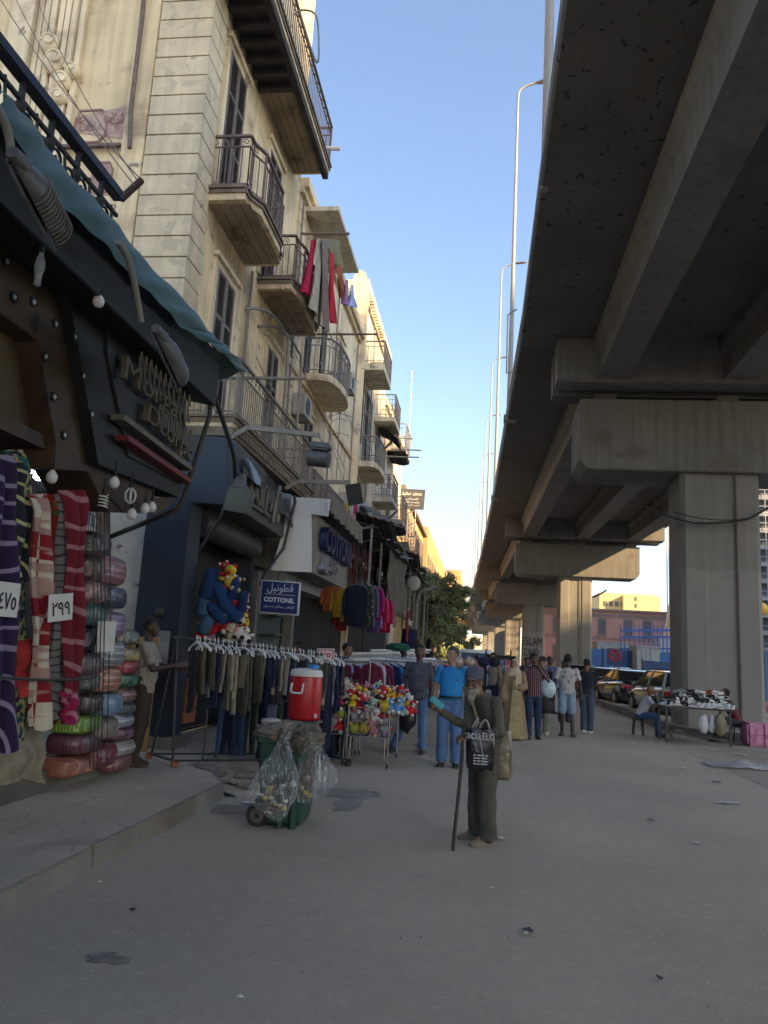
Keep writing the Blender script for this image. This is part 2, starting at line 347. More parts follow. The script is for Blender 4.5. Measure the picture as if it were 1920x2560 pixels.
# parking strip beyond the island and dusty verge at right
g = MB(); g.sheet(lambda u, v: (4.2+u*9.0, -12+v*31.8, .004), 1, 1); g.build('verge', M('dusty asphalt', (.3, .25, .19), r=.95, var=.25, ns=.5, c2=(.4, .34, .25), thr=.5, n2=.5, soft=.25, bump=.5, bs=60), kind='structure', org=(0, 0, 0))
wet = M('wet asphalt', (.23, .205, .17), r=.5, var=.3, ns=5, c2=(.15, .138, .12), thr=.5, n2=4, soft=.2, bump=.3, bs=90)
def blot(cx, cy, rx, ry, z, seed, name, mat, lab):
    g = MB(); n = 110; pts = []
    for i in range(n):
        a = 2*pi*i/n; k = 1+.55*noise.noise(V((cos(a)*1.6, sin(a)*1.6, seed)))+.3*noise.noise(V((cos(a)*4.5, sin(a)*4.5, seed)))+.16*noise.noise(V((cos(a)*14, sin(a)*14, seed)))
        pts.append((cx+rx*k*cos(a), cy+ry*k*sin(a), z))
    g.add(pts, [tuple(range(n))]); return g.build(name, mat, kind='structure', org=(cx, cy, 0))
blot(-1.5, 9.25, .45, .28, .004, 1, 'puddle', wet, '')
blot(-2.35, 7.9, .3, .3, .004, 4, 'puddle', wet, '')
blot(-1.35, 8.6, .15, .3, .004, 6, 'puddle', wet, '')
blot(-.75, 14.2, .32, .9, .004, 7, 'puddle', M('pale puddle', (.16, .16, .19), r=.12, var=.1), '')
p = D(228, 2070, Z=.004); blot(p.x, p.y, .1, .07, .004, 9, 'road_stain', M('oil stain', (.19, .17, .14), r=.8, var=.4, ns=14), '')
# ---------------------------------------------------------------- flyover
def OFF(y):
    P = [(-40, 0), (8, 0), (21.5, 0), (49.5, -.5), (77.5, -1.2), (105.5, -2.05), (133.5, -2.95), (161.5, -3.85), (189.5, -4.75), (400, -11.5)]
    for (a, o1), (b, o2) in zip(P, P[1:]):
        if y <= b: t = (y-a)/(b-a); return o1+(o2-o1)*t
    return P[-1][1]
fly = empty('flyover', (5, 21.5, 0), 'long raised concrete flyover on rectangular piers running over the right of the street', 'flyover')
ys = [-26, -6.5, 21.5, 49.5, 77.5, 105.5, 133.5, 161.5, 189.5, 240]
XE, XR = .84, 12.4          # deck edges at the first pier
for y0, y1 in zip(ys, ys[1:]):
    g = MB(); e = .03
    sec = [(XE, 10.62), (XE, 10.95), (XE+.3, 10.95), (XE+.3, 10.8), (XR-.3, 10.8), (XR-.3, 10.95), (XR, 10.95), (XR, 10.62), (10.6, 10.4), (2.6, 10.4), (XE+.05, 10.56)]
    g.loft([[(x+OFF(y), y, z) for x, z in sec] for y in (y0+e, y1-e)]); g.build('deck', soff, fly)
    for gx in (2.93, 6.2, 9.35):
        g = MB(); g.loft([[(gx+OFF(y)+dx, y, z) for dx, z in ((-.12, 10.42), (-.12, 10.1), (0, 9.9), (0, 9.26), (.82, 9.26), (.82, 9.9), (.94, 10.1), (.94, 10.42))] for y in (y0+.9, y1-.9)])
        g.build('girder', conc, fly)
    for yy in (y0+.18, y1-1.0):
        g = MB(); o = OFF(yy); g.box(1.85+o, 11.5+o, yy, yy+.82, 9.18, 10.48); g.build('diaphragm', conc, fly, bevel=.05)
    g = MB(); o0 = OFF(y0); o1 = OFF(y1)
    g.prism([(XE-.02+o0, y0, 10.95), (XE+.2+o0, y0, 10.95), (XE+.2+o0, y0, 11.25), (XE-.02+o0, y0, 11.25)], (0, 0, 0)) if 0 else None
    for z, r_ in ((11.25, .03), (11.5, .03), (11.72, .04)): g.tube([(XE+.1+o0, y0, z), (XE+.1+o1, y1, z)], r_, 6)
    n_ = int((y1-y0)/1.75)
    for i in range(n_): t = i/n_; g.bar((XE+.1+o0+(o1-o0)*t, y0+(y1-y0)*t, 10.94), (XE+.1+o0+(o1-o0)*t, y0+(y1-y0)*t, 11.72), .06)
    g.build('railing', darkm, fly)
for y in ys[1:-1]:
    o = OFF(y); g = MB()
    g.prism([(2.53+o, y-.0, 8.86), (2.53+o, y, 7.15), (2.75+o, y, 6.86), (9.9+o, y, 6.86), (10.12+o, y, 7.15), (10.12+o, y, 8.86)], (0, 2.0, 0))
    for bx_ in (3.0, 6.3, 9.4): g.box(bx_+o, bx_+.6+o, y+.5, y+1.5, 8.86, 9.19)
    g.v = [(p[0], p[1]-1.0+.5, p[2]) for p in g.v]
    g.build('pier_cap', conc, fly, bevel=.025)
    g = MB(); a, b = 5.25+o, 7.3+o; yy = y-.25
    # pier with a recessed centre panel and chamfered edges
    prof = [(a, yy+.12), (a+.12, yy), (a+.62, yy), (a+.66, yy+.04), (b-.66, yy+.04), (b-.62, yy), (b-.12, yy), (b, yy+.12), (b, yy+1.38), (b-.12, yy+1.5), (b-.62, yy+1.5), (b-.68, yy+1.42), (a+.68, yy+1.42), (a+.62, yy+1.5), (a+.12, yy+1.5), (a, yy+1.38)]
    g.loft([[(x, q, z) for x, q in prof] for z in (.05, 6.9)]); pr_ = g.build('pier', pierm, fly)
    if y < 60:
        g = MB(); xx = a+1.42 if y < 30 else a+1.3; g.cyl((xx, yy-.03, .2), (xx, yy-.03, 6.8), .025, n=6); g.build('drain_pipe', iron, fly)
# lamp columns along the flyover edge
polem = M('galvanised pole', (.3, .29, .27), r=.6, m=.2, var=.1, ns=2)
pxs = [(y, XE+OFF(y)+(.08 if y > 20 else .12)) for y in [13.7]+[28.6+15.05*k for k in range(14)]]
for i, (y, x) in enumerate(pxs):
    lb = ['thick pale lamp column rising out of the top of the picture beside the flyover edge', 'tall lamp column with its head just left of the thick nearest column'][i] if i < 2 else 'slim lamp column on the flyover edge, number %d counting away from the camera' % (i+1)
    if i >= 2: lb = ['third lamp column along the flyover edge', 'fourth lamp column along the flyover edge', 'fifth lamp column along the flyover edge', 'sixth lamp column along the flyover edge'][i-2] if i < 6 else 'one of the small far lamp columns bunched at the end of the flyover edge'
    t = empty('street_lamp', (x, y, 10.2), lb, 'street lamp', 'lamp columns along the flyover')
    g = MB(); g.tube([(x, y, 10.55), (x, y, 15), (x, y, 24.3)], [.11, .09, .045], 10); g.box(x-.2, x+.25, y-.2, y+.2, 10.5, 10.72) if i else None; g.build('pole', polem, t, smooth=True)
    g = MB(); g.tube(bez([(x, y, 24.2), (x+.04, y, 24.7), (x+.3, y, 24.95), (x+.75, y, 25.1)], 6), .045, 8)
    g.build('arm', polem, t, smooth=True); g = MB(); g.loft([[(x+.7+q, y+p*w_, 25.1+r_*.06+q*.12) for p, r_ in ((-1, 0), (-.6, .8), (.6, .8), (1, 0), (.6, -.5), (-.6, -.5))] for q, w_ in ((0, .07), (.2, .14), (.6, .14), (.8, .06))]); g.build('lamp_head', polem, t)
# square hoops fixed outside the flyover edge
a, b, c, d = [D(*q, Y=27) for q in ((1116, 668), (1097, 680), (1094, 806), (1112, 800))]
g = MB(); g.tube([a, b, c, d], .035, 6); g.build('cable_hoop', steel, label='square steel cable hoop sticking out beside the second lamp column', cat='bracket')
g = MB(); g.tube(sag(D(1395, 1095, Y=21.1), D(1500, 1130, Y=20.9), .05), .03, 6); g.tube(sag(D(1500, 1130, Y=20.9), D(1620, 1120, Y=20.9), .05)+sag(D(1620, 1120, Y=20.9), D(1680, 1085, Y=20.9), 0), .035, 6); g.tube(sag(D(1455, 1105, Y=20.95), D(1615, 1120, Y=20.9), .12), .015, 6)
g.build('cable', darkm, label='black cable slung round the nearest flyover pier', cat='cable')
# ---------------------------------------------------------------- left terrace of buildings
W = -4.85
def bld(name, label, y0, y1, z1, mat, x0=-16, parts=True):
    t = empty('building', (x0/2+W/2, (y0+y1)/2, 0), label, 'building', 'old buildings along the left side')
    g = MB(); g.box(x0, W, y0, y1, 0, z1); g.build('wall', mat, t); return t
def shutters(par, y0, y1, z0, z1, mat, x=W, surr=None, frac=1.0):
    if surr:
        g = MB(); b = .14
        g.box(x, x+.05, y0-b, y0, z0, z1+b); g.box(x, x+.05, y1, y1+b, z0, z1+b); g.box(x, x+.05, y0, y1, z1, z1+b); g.box(x, x+.11, y0-b-.05, y1+b+.05, z1+b, z1+b+.08)
        fr = g.build('window_surround', surr, par)
    ym = (y0+y1)/2
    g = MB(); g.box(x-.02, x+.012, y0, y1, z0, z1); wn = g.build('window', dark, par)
    for a, b in ((y0+.01, ym-.006), (ym+.006, y1-.01)):
        g = MB(); f = .06
        g.box(x+.013, x+.06, a, a+f, z0, z1); g.box(x+.013, x+.06, b-f, b, z0, z1)
        hs = [z0, z0+(z1-z0)*.36, z0+(z1-z0)*.7, z1-f]
        for h in hs: g.box(x+.014, x+.058, a+f, b-f, h, h+f)
        z = z0+f+.03
        while z < z1-f:
            g.add([(x+.02, a+f, z+.03), (x+.02, b-f, z+.03), (x+.054, b-f, z), (x+.054, a+f, z), (x+.02, a+f, z+.038), (x+.02, b-f, z+.038), (x+.054, b-f, z+.008), (x+.054, a+f, z+.008)], [(0, 1, 2, 3), (7, 6, 5, 4), (3, 2, 6, 7), (0, 4, 5, 1)]); z += .055
        g.build('shutter', mat, wn)
def scroll(g, p, d, r=.07, s=1, th=.008):            # iron scroll in the vertical plane through direction d
    d = V(d).normalized(); pts = []
    for k in range(15):
        a = k/14*2.2*pi; rr = r*(1-.75*k/14)
        pts.append(V(p)+d*(s*(r-rr*cos(a))) + V((0, 0, 1))*(rr*sin(a)))
    g.tube(pts, th, 5)
def balcony(par, plan, z0, t=.2, h=1.0, mat=None, rmat=None, step=.13, scr=True, slab=True, mould=True, boards=False):
    mat = mat or plast; rmat = rmat or iron
    P = [V((x, y, 0)) for x, y in plan]
    b = None
    g = MB(); g.prism([(p.x, p.y, z0) for p in P], (0, 0, t))
    b = g.build('balcony', mat, par)
    if mould:
        g = MB()
        for p, q in zip(P, P[1:]): 
            d = (q-p).normalized(); nrm = V((d.y, -d.x, 0)); nrm = nrm if nrm.x > -.5 else -nrm
            g.bar(p+V((0, 0, z0+t+.02)), q+V((0, 0, z0+t+.02)), .12, .05); g.bar(p+V((0, 0, z0+t-.05)), q+V((0, 0, z0+t-.05)), .06, .06)
        g.build('moulding', M('weathered moulding', (.2, .16, .12), r=.9, var=.3, ns=3), b)
    if boards:
        g = MB(); x0 = min(p.x for p in P)+.02; x1 = max(p.x for p in P)-.08; ys_ = [p.y for p in P]
        n_ = 4
        for i in range(n_): 
            a = x0+(x1-x0)*i/n_; g.box(a+.008, a+(x1-x0)/n_-.008, min(ys_)+.12, max(ys_)-.12, z0-.02, z0-.001)
        g.build('soffit_boards', woodd, b)
    g = MB(); zt = z0+t+h; zb = z0+t+.12; ins = .05
    C_ = V((sum(p.x for p in P)/len(P), sum(p.y for p in P)/len(P), 0))
    Q = [p+(C_-p).normalized()*ins if 0 < i < len(P)-1 else V((p.x, p.y+(ins if i == 0 else -ins), 0)) for i, p in enumerate(P)]
    for i, (p, q) in enumerate(zip(Q, Q[1:])):
        for z, r_ in ((zt, .028), (zt-.2, .014), (zb, .014)): g.bar(p+V((0, 0, z)), q+V((0, 0, z)), r_*2, r_*1.4)
        L_ = (q-p).length; n_ = max(1, round(L_/step)); d = (q-p).normalized()
        for k in range(n_+1):
            c = p+(q-p)*(k/n_); th = .035 if (k == 0 and i > 0 and L_ > .3) else .016
            top = zt if th > .03 else zt-.2
            g.bar(c+V((0, 0, z0+t)), c+V((0, 0, top)), th)
            if scr and k % 2 == 0 and k < n_: scroll(g, c+V((0, 0, zt-.11)), d, .06)
    g.build('railing', rmat, b)
    return b
def railing_only(): pass
# ---- corner building
B = bld('b', 'tall cream corner building with ridged corner stones and iron balconies above the dark blue shop', 10.8, 17.04, 19.5, plast)
g = MB(); z = 4.7; i = 0; rnd = random.Random(2)
while z < 19:
    e = rnd.uniform(0, .008); g.prism([(-5.72, 10.8, z+.012), (-5.72, 10.745-e, z+.012), (W+.05+e, 10.745-e, z+.012), (W+.05+e, 11.38, z+.012), (W, 11.38, z+.012), (W, 10.8, z+.012)], (0, 0, .335)); z += .362
g.build('quoins', quoin, B)
g = MB(); g.box(-6.12, -5.74, 10.72, 10.799, 4.3, 19); g.build('pilaster', plast, B)
g = MB(); g.box(-14, W+.005, 10.77, 10.799, 0, 4.62); g.build('render_patch', rough, B)
# fluted relief pier with carved brackets on the side wall
g = MB()
for i in range(7): g.box(-7.95+i*.13, -7.86+i*.13, 10.7-.02*(i % 3), 10.8, 8.9, 19)
g.box(-8.4, -7.98, 10.62, 10.8, 8.2, 19); g.build('fluted_relief', plast2, B)
g = MB()
for (x, z, r_) in ((-7.5, 11.15, .2), (-7.3, 10.75, .17), (-7.28, 10.45, .13), (-7.62, 11.5, .17), (-7.12, 10.95, .12)):
    g.ell((x, 10.66, z), (r_, .13, r_*1.15), 14, 8)
    scroll(g, (x-.1, 10.55, z), (1, 0, 0), r_*.8, 1, .025)
g.build('carved_brackets', plast2, B, smooth=True)
# faded pink painted sign on plaster
pink = M('faded pink paint', (.42, .27, .24), r=.95, var=.12, ns=4, c2=(.5, .4, .3), thr=.5, n2=5, soft=.1)
pinkd = M('faded purple paint', (.3, .17, .16), r=.95, var=.2, ns=5, c2=(.45, .34, .27), thr=.55, n2=8)
g = MB(); ff = lambda x, y: D(x, y, Y=10.79)
def octo(cx, cz, rx, rz, w_):
    o = [(cx-rx, cz-rz*.4), (cx-rx*.8, cz-rz), (cx+rx*.6, cz-rz), (cx+rx, cz-rz*.5), (cx+rx, cz+rz*.5), (cx+rx*.6, cz+rz), (cx-rx*.8, cz+rz), (cx-rx, cz+rz*.4)]
    for a, b in zip(o, o[1:]+o[:1]): g.bar((a[0], 10.785, a[1]), (b[0], 10.785, b[1]), w_, .012, up=(0, 1, 0))
g.prism([(-7.05, 10.79, 9.9), (-6.15, 10.79, 9.75), (-6.15, 10.79, 10.35), (-7.05, 10.79, 10.2)], (0, .01, 0)); g.prism([(-6.62, 10.79, 8.72), (-6.28, 10.79, 8.72), (-6.24, 10.79, 9.2), (-6.34, 10.79, 9.32), (-6.6, 10.79, 9.3)], (0, .01, 0)); g.build('painted_sign', pink, B)
g = MB(); octo(-6.75, 10.0, .28, .3, .035); g.build('painted_border', pinkd, B); g = MB(); octo(-6.43, 9.05, .17, .27, .03); g.build('painted_border', pinkd, B); g = MB()
for x in (-6.95, -6.47): g.cyl((x, 10.788, 10.12), (x, 10.776, 10.12), .06)
g.build('painted_dots', pinkd, B)
text(arab('محلات'), .3, .006, frame((-6.75, 10.783, 10.02), (1, 0, .05), (0, 0, 1)), pinkd, 'painted_lettering', B, fit=(.38, .22))
text(arab('شركة'), .3, .006, frame((-6.3, 10.783, 10.1), (1, 0, .05), (0, 0, 1)), pinkd, 'painted_lettering', B, fit=(.24, .3))
text(arab('مصر'), .2, .006, frame((-6.42, 10.783, 9.06), (1, 0, .05), (0, 0, 1)), pinkd, 'painted_lettering', B, fit=(.2, .16))
g = MB(); g.tube([D(315, -60, Y=10.62), D(308, 30, Y=10.62), D(283, 235, Y=10.62), D(280, 320, Y=10.62)], .04, 8); g.box(-7.8, -6.13, 10.68, 10.76, 9.55, 9.6); g.build('drain_pipe', iron, B, smooth=True)
for a in ((11.7, 12.62, 9.45, 12.15), (14.4, 15.3, 9.2, 12.1)): shutters(B, *a, shut, surr=plast2)
for a in ((12.12, 13.06, 5.25, 8.15), (15.42, 16.28, 5.25, 8.08)): shutters(B, *a, shutg, surr=plast2)
for (y, z) in ((13.3, 10.7), (13.35, 10.4), (12.2, 12.5)):
    g = MB(); g.ell((W+.003, y, z), (.006, .025, .09), 8, 6); g.build('wall_hole', dark, B)
XO = -4.02
balcony(B, [(W, 11.35), (-4.16, 11.35), (-4.16, 11.55), (XO, 11.85), (XO, 13.1), (-4.16, 13.4), (-4.16, 13.62), (W, 13.62)], 8.96, .2, 1.02, rmat=iron, boards=True)
bt = balcony(B, [(W, 9.9), (-3.98, 9.9), (-3.98, 16.4), (W, 16.4)], 12.83, .16, 1.05, mat=plast, rmat=iron, boards=False)
g = MB()
for i in range(5): a = W+.03+i*.155; g.box(a+.006, a+.149, 13.45, 16.3, 12.8, 12.829)
g.build('soffit_boards', woodd, bt)
g = MB(); g.box(W+.02, -4.1, 9.95, 13.42, 12.8, 12.829)
g.build('bare_decking', woodblk, bt); g = MB()
for i in range(9): y = 10.1+i*.4; g.box(W+.02, -4.1, y, y+.13, 12.66, 12.8)
g.box(-4.12, -3.99, 9.9, 16.38, 12.68, 12.83); g.build('joists', woodblk, bt)
g = MB(); g.cyl(D(705, 320, Y=15.4), D(735, 321, Y=15.4), .05); g.build('waste_pipe', whitep, B)
g = MB(); p0 = D(652, 22, Y=12.5); g.tube(bez([(-3.98, 12.5, p0.z-.1), p0, D(680, 30, Y=12.5), D(688, 70, Y=12.6), D(684, 135, Y=12.8), (-3.98, 12.9, 14.05)], 6), .02, 6); g.build('laundry_hoop', irong, bt)
balcony(B, [(W, 14.45), (-4.12, 14.45), (-4.12, 14.65), (XO, 14.95), (XO, 16.3), (-4.12, 16.6), (-4.12, 16.9), (W, 16.9)], 8.9, .2, 1.02, boards=True)
bl = balcony(B, [(W, 11.2), (-3.95, 11.2), (-3.95, 16.9), (W, 16.9)], 4.95, .16, 1.0, rmat=irong, step=.11)
g = MB()
for i in range(38): y = 11.3+i*.148; g.box(-3.95, -3.89, y, y+.09, 4.86, 4.98)
g.box(W, -3.93, 11.16, 16.94, 4.8, 4.949); g.build('dentil_moulding', M('weathered moulding', (.2, .16, .12)), bl)
# two tall bent pipes on the facade near the party wall
for k, (a, b, dx) in enumerate(((528, 668, 0), (556, 706, .0))):
    pts = [D(a, b, X=W), D(a+30, b-1, X=W+.18), D(a+62, b+14, X=W+.3), D(a+86, b+50, X=W+.36), D(a+94, b+95, X=W+.37)]
    e = pts[-1]; pts += [V((e.x, e.y, 5.2))]
    g = MB(); g.tube(bez(pts, 6), .032, 8); g.build('bent_pipe', steel, label=['grey pipe curving out from the cream wall, the taller of two', 'grey pipe curving out from the cream wall, the lower of two'][k], cat='pipe', smooth=True, group='bent wall pipes')
g = MB(); g.tube([D(472, 816, Y=12.0), D(660, 818, Y=12.0)], .03, 8); g.build('laundry_pole', irong, label='horizontal rusty pole across the lowest long balcony', cat='pole')
# ---- second building
C2 = bld('c', 'cream three storey building with curved balconies beyond the corner building', 17.04, 26.8, 13.1, plast2)
g = MB(); g.box(W-.3, W+.22, 17.05, 26.78, 12.95, 13.2); g.box(W-.3, W+.12, 17.05, 26.78, 12.8, 12.949); g.box(W, W+.07, 17.05, 26.78, 8.35, 8.5); g.build('cornice', plast, C2)
g = MB(); z = 4.6
while z < 12.7: g.box(W, W+.04, 17.06, 17.75, z, z+.33); z += .37
g.build('quoins', quoin, C2)
for a in ((18.5, 19.25, 8.72, 11.2), (20.3, 21.1, 8.72, 11.2)): shutters(C2, *a, shutg, surr=plast)
shutters(C2, 19.1, 20.15, 5.0, 7.7, shutg, surr=plast); shutters(C2, 22.9, 23.7, 9.2, 11.4, shutg, surr=plast)
def rnd_plan(y0, y1, d=.85, n=9, flat=.45):
    pts = [(W, y0)]
    pts.append((W+d*flat, y0))
    for k in range(n+1):
        a = pi*k/n; pts.append((W+d*flat+(d*(1-flat))*sin(a)**.7 if 0 < k < n else W+d*flat, (y0+y1)/2-cos(a)*(y1-y0)/2))
    pts.append((W, y1)); out = [pts[0]]
    for p in pts[1:]:
        if (V(p)-V(out[-1])).length > .03: out.append(p)
    return out
balcony(C2, rnd_plan(18.75, 21.5, .92), 8.5, .18, 1.0, mat=plast2, rmat=irong, mould=False)
g = MB(); g.prism([(W, 17.6, 12.62), (-3.95, 17.6, 12.62), (-3.95, 20.9, 12.62), (W, 20.9, 12.62)], (0, 0, .12)); g.build('concrete_canopy', plast3, C2)
g = MB(); g.tube([D(640, 505, Y=17.3), D(755, 505, Y=17.3)], .035, 8); g.tube([D(870, 718, Y=22) if 0 else D(655, 722, Y=19.2), D(815, 722, Y=19.2)], .03, 8); g.build('laundry_rail', iron, C2)
g = MB(); g.box(W, -4.0, 17.2, 21.2, 4.72, 4.9); g.box(-4.05, -3.98, 17.2, 21.2, 4.9, 5.75); bx0 = g.build('balcony', iron, C2)
g = MB()
for k in range(6): g.box(-3.98, -3.95, 17.3+k*.64, 17.8+k*.64, 5.0, 5.65)
g.build('panels', M('rust brown panels', (.2, .16, .13), var=.2), bx0)
# hanging shutters of the third building, and its balconies
D3 = bld('d', 'grey and cream building with box balconies standing taller than its neighbour', 26.8, 34.5, 15.35, plast3)
g = MB(); g.box(W-.3, W+.2, 26.75, 34.5, 15.2, 15.5); g.box(W, W+.1, 26.85, 34.5, 14.9, 15.2)
for k in range(26): g.box(W-.1, W+.24, 26.85+k*.29, 26.98+k*.29, 15.04, 15.2)
g.build('cornice', plast3, D3)
g = MB(); g.box(-5.6, -4.6, 26.6, 26.8, 0, 15.35); g.build('pilaster', plast2, D3)
for a in ((27.2, 28.3, 9.4, 12.0), (28.8, 30.6, 8.9, 11.8), (32.5, 33.4, 8.9, 11.5)): shutters(D3, *a, shutg)
balcony(D3, [(W, 27.3), (-3.95, 27.3), (-3.95, 29.6), (W, 29.6)], 12.05, .25, .9, mat=plast2, rmat=irong, mould=False)
balcony(D3, rnd_plan(26.9, 29.8, .95, flat=.7), 8.2, .2, .95, mat=plast2, rmat=irong, mould=False)
balcony(D3, [(W, 31.4), (-3.95, 31.4), (-3.95, 33.6), (W, 33.6)], 11.3, .2, 1.0, mat=plast2, rmat=irong, mould=False)
balcony(D3, [(W, 32.2), (-3.95, 32.2), (-3.95, 34.2), (W, 34.2)], 7.95, .2, 1.0, mat=plast3, rmat=irong, mould=False)
g = MB(); g.sheet(lambda u, v: (W+.1+u*.9, 32.0+v*1.6, 11.2-.5*u*u-.15*sin(v*14)*u), 8, 10); g.build('torn_awning', dark, D3)
g = MB()
g.bar((-4.8, 33, 10.2), (-3.9, 33, 11.2), .08); g.bar((-4.8, 33.9, 6.9), (-3.9, 33.9, 7.9), .08); g.build('brackets', iron, D3)
E4 = bld('e', 'narrow shaded building with stacked cage balconies before the sunlit one', 34.5, 43.2, 13.4, plast3)
for z0, y0 in ((11.3, 36.2), (7.7, 36.4), (4.3, 36.6)):
    balcony(E4, [(W, y0), (-3.95, y0), (-3.95, y0+2.4), (W, y0+2.4)], z0, .22, 1.15, mat=plast3, rmat=irong, mould=False, step=.2)
    g = MB(); g.sheet(lambda u, v: (W+u*.95, y0+v*2.2, z0-.1-.6*u*(1-u)-.2*sin(v*11)*u), 8, 8); g.build('torn_awning', dark, E4)
    shutters(E4, y0+.6, y0+1.6, z0+.25, z0+2.6, shutg)
g = MB(); g.box(W, W+.12, 34.6, 43.1, 13.1, 13.45); g.build('cornice', plast3, E4)
sunny = M('ochre plaster', (.46, .31, .13), r=.9, var=.15, ns=.5, streak=.4, c2=(.32, .2, .08), thr=.6, n2=.8)
F5 = bld('f', 'sunlit golden building beyond the shaded row, above the market awnings', 43.2, 62, 11.2, sunny)
g = MB()
for z0 in (3.7, 7.2, 10.9): g.box(W, W+.25, 43.2, 62, z0, z0+.25)
for k in range(9):
    for z0 in (4.6, 8.2): g.box(W, W+.06, 44.2+k*2, 45.3+k*2, z0, z0+2)
g.build('window', shut, F5)
balcony(F5, [(W, 45), (-4.0, 45), (-4.0, 48), (W, 48)], 7.4, .2, 1, mat=sunny, rmat=irong, mould=False, scr=False)
G6 = bld('g', 'far sunlit building half hidden behind the street tree', 66, 105, 12.5, sunny)
g = MB()
for k in range(12):
    for z0 in (4.6, 8.2): g.box(W, W+.06, 67.2+k*3, 68.7+k*3, z0, z0+2)
g.build('window', shut, G6)
bg1 = empty('building', (-3, 210, 0), 'pale golden far building at the end of the street above the trees', 'building', 'old buildings along the left side')
g = MB(); g.box(-22, -8.5, 190, 230, 0, 21); g.box(-24, -5.4, 192, 230, 0, 22.5); g.box(-10, -4.3, 194, 230, 0, 14); g.build('wall', sunny, bg1)
g = MB()
for k in range(7):
    for j in range(5): g.box(-21+k*2, -20+k*2, 189.9, 190, 4+j*4, 6+j*4)
g.build('window', shut, bg1)
bg2 = empty('building', (2, 300, 0), 'low grey far building under the end of the flyover', 'building')
g = MB(); g.box(-9, 6, 300, 320, 0, 9); g.build('wall', plast3, bg2)
# antennas
for (x, y0_, y1_, yy, lb) in ((890, 800, 960, 36, 'tall thin television aerial on the roof against the sky'), (735, 890, 1000, 21.3, 'rusty aerial rod in front of the pale wall by the curved balcony')):
    g = MB(); a, b = D(x, y0_, Y=yy), D(x-9, y1_+40, Y=yy); g.tube([a, b], .015, 5)
    for k, w_ in ((.02, .35), (.09, .22), (.3, .3)): 
        c = a.lerp(b, k); g.tube([c+V((-w_, 0, -.1)), c, c+V((w_, 0, -.1))], .01, 5)
    g.build('aerial', steel, label=lb, cat='aerial')
for i, (x0, x1, y) in enumerate(((818, 862, 872), (830, 892, 945), (845, 910, 970), (790, 835, 1078) if 0 else (800, 905, 985))):
    g = MB(); a, b = D(x0, y, Y=36), D(x1, y+3, Y=36); g.tube([a, b], .035, 6); g.build('laundry_pole', irong, label='thin pole sticking out of the far balconies, %s one' % ['topmost', 'second', 'third', 'lowest'][i], cat='pole', group='poles out of the far balconies')
g = MB(); ps = [D(x, y, Y=43.0) for x, y in ((882, 1108), (897, 1102), (897, 1158), (882, 1160))]
for a, b in zip(ps, ps[1:]+ps[:1]): g.tube([a, b], .04, 5)
g.tube([(ps[0]+ps[1])/2, (ps[2]+ps[3])/2], .03, 5); g.tube([(ps[0]+ps[3])/2, (ps[1]+ps[2])/2], .03, 5)
g.build('sign_frame', steel, label='empty pale metal sign frame jutting out below the dark name board', cat='frame')
# dark name board
t = empty('name_board', D(890, 1080, Y=43.2), 'dark grey board with white arabic lettering jutting out over the street', 'sign')
ps = [D(x, y, Y=43.2) for x, y in ((862, 1055), (919, 1058), (915, 1101), (860, 1098))]
g = MB(); g.prism(ps, (0, .08, 0)); g.build('board', M('board grey', (.07, .07, .07), r=.6), t)
ax = (ps[1]-ps[0]).normalized(); cc = sum(ps, V((0, 0, 0)))/4
for s_, dz, w_, h_ in (('محمد سعيد', .28, 1.15, .26), ('المحامى', .0, .75, .17), ('بالقضاء العالى', -.2, .95, .14), ('شئون الشركات', -.36, 1.0, .09)):
    text(arab(s_), .2, .01, frame(cc+V((0, -.012, dz)), ax, (0, 0, 1)), whitep, 'lettering', t, fit=(w_, h_))
# ---- unseen towers added off camera, shaped to block the sun and shade the street
def block(v0, v1, q, dep, z1, lab):
    b, a = V((.857, -.514, 0)), V((.514, .857, 0)); c = b*q+a*((v0+v1)/2); t = empty('building', c, lab, 'building'); hw = (v1-v0)/2
    g = MB(); g.prism([c-a*hw, c+a*hw, c+a*hw+b*dep, c-a*hw+b*dep], (0, 0, z1)); g.build('wall', plast3, t)
    g = MB()
    for i in range(int(hw*2/4)):
        for k in range(int(z1/4)): p = c-a*(hw-2.2-i*4)+V((0, 0, 3+k*4)); g.bar(p-a*.8, p+a*.8, .1, 2)
    g.build('window', glassd, t)
block(-12, 34.4, 150, 14, 96, 'unseen tall tower added to shade the street, far behind the camera on the right')
block(34.6, 48, 150, 14, 87.6, 'unseen slightly lower tower added to cut off low sun, joined to the taller one')
block(48.2, 122, 150, 14, 99, 'unseen broad tall slab added to shade the far piers, right of the flyover')
t = empty('building', (-12, -60, 0), 'low plain house closing the street far behind the camera', 'building'); g = MB(); g.box(-30, 4, -80, -60, 0, 9); g.build('wall', plast2, t); g = MB(); [g.box(-28+k*4, -26+k*4, -60, -59.9, 4, 6) for k in range(8)]; g.build('window', glassd, t)

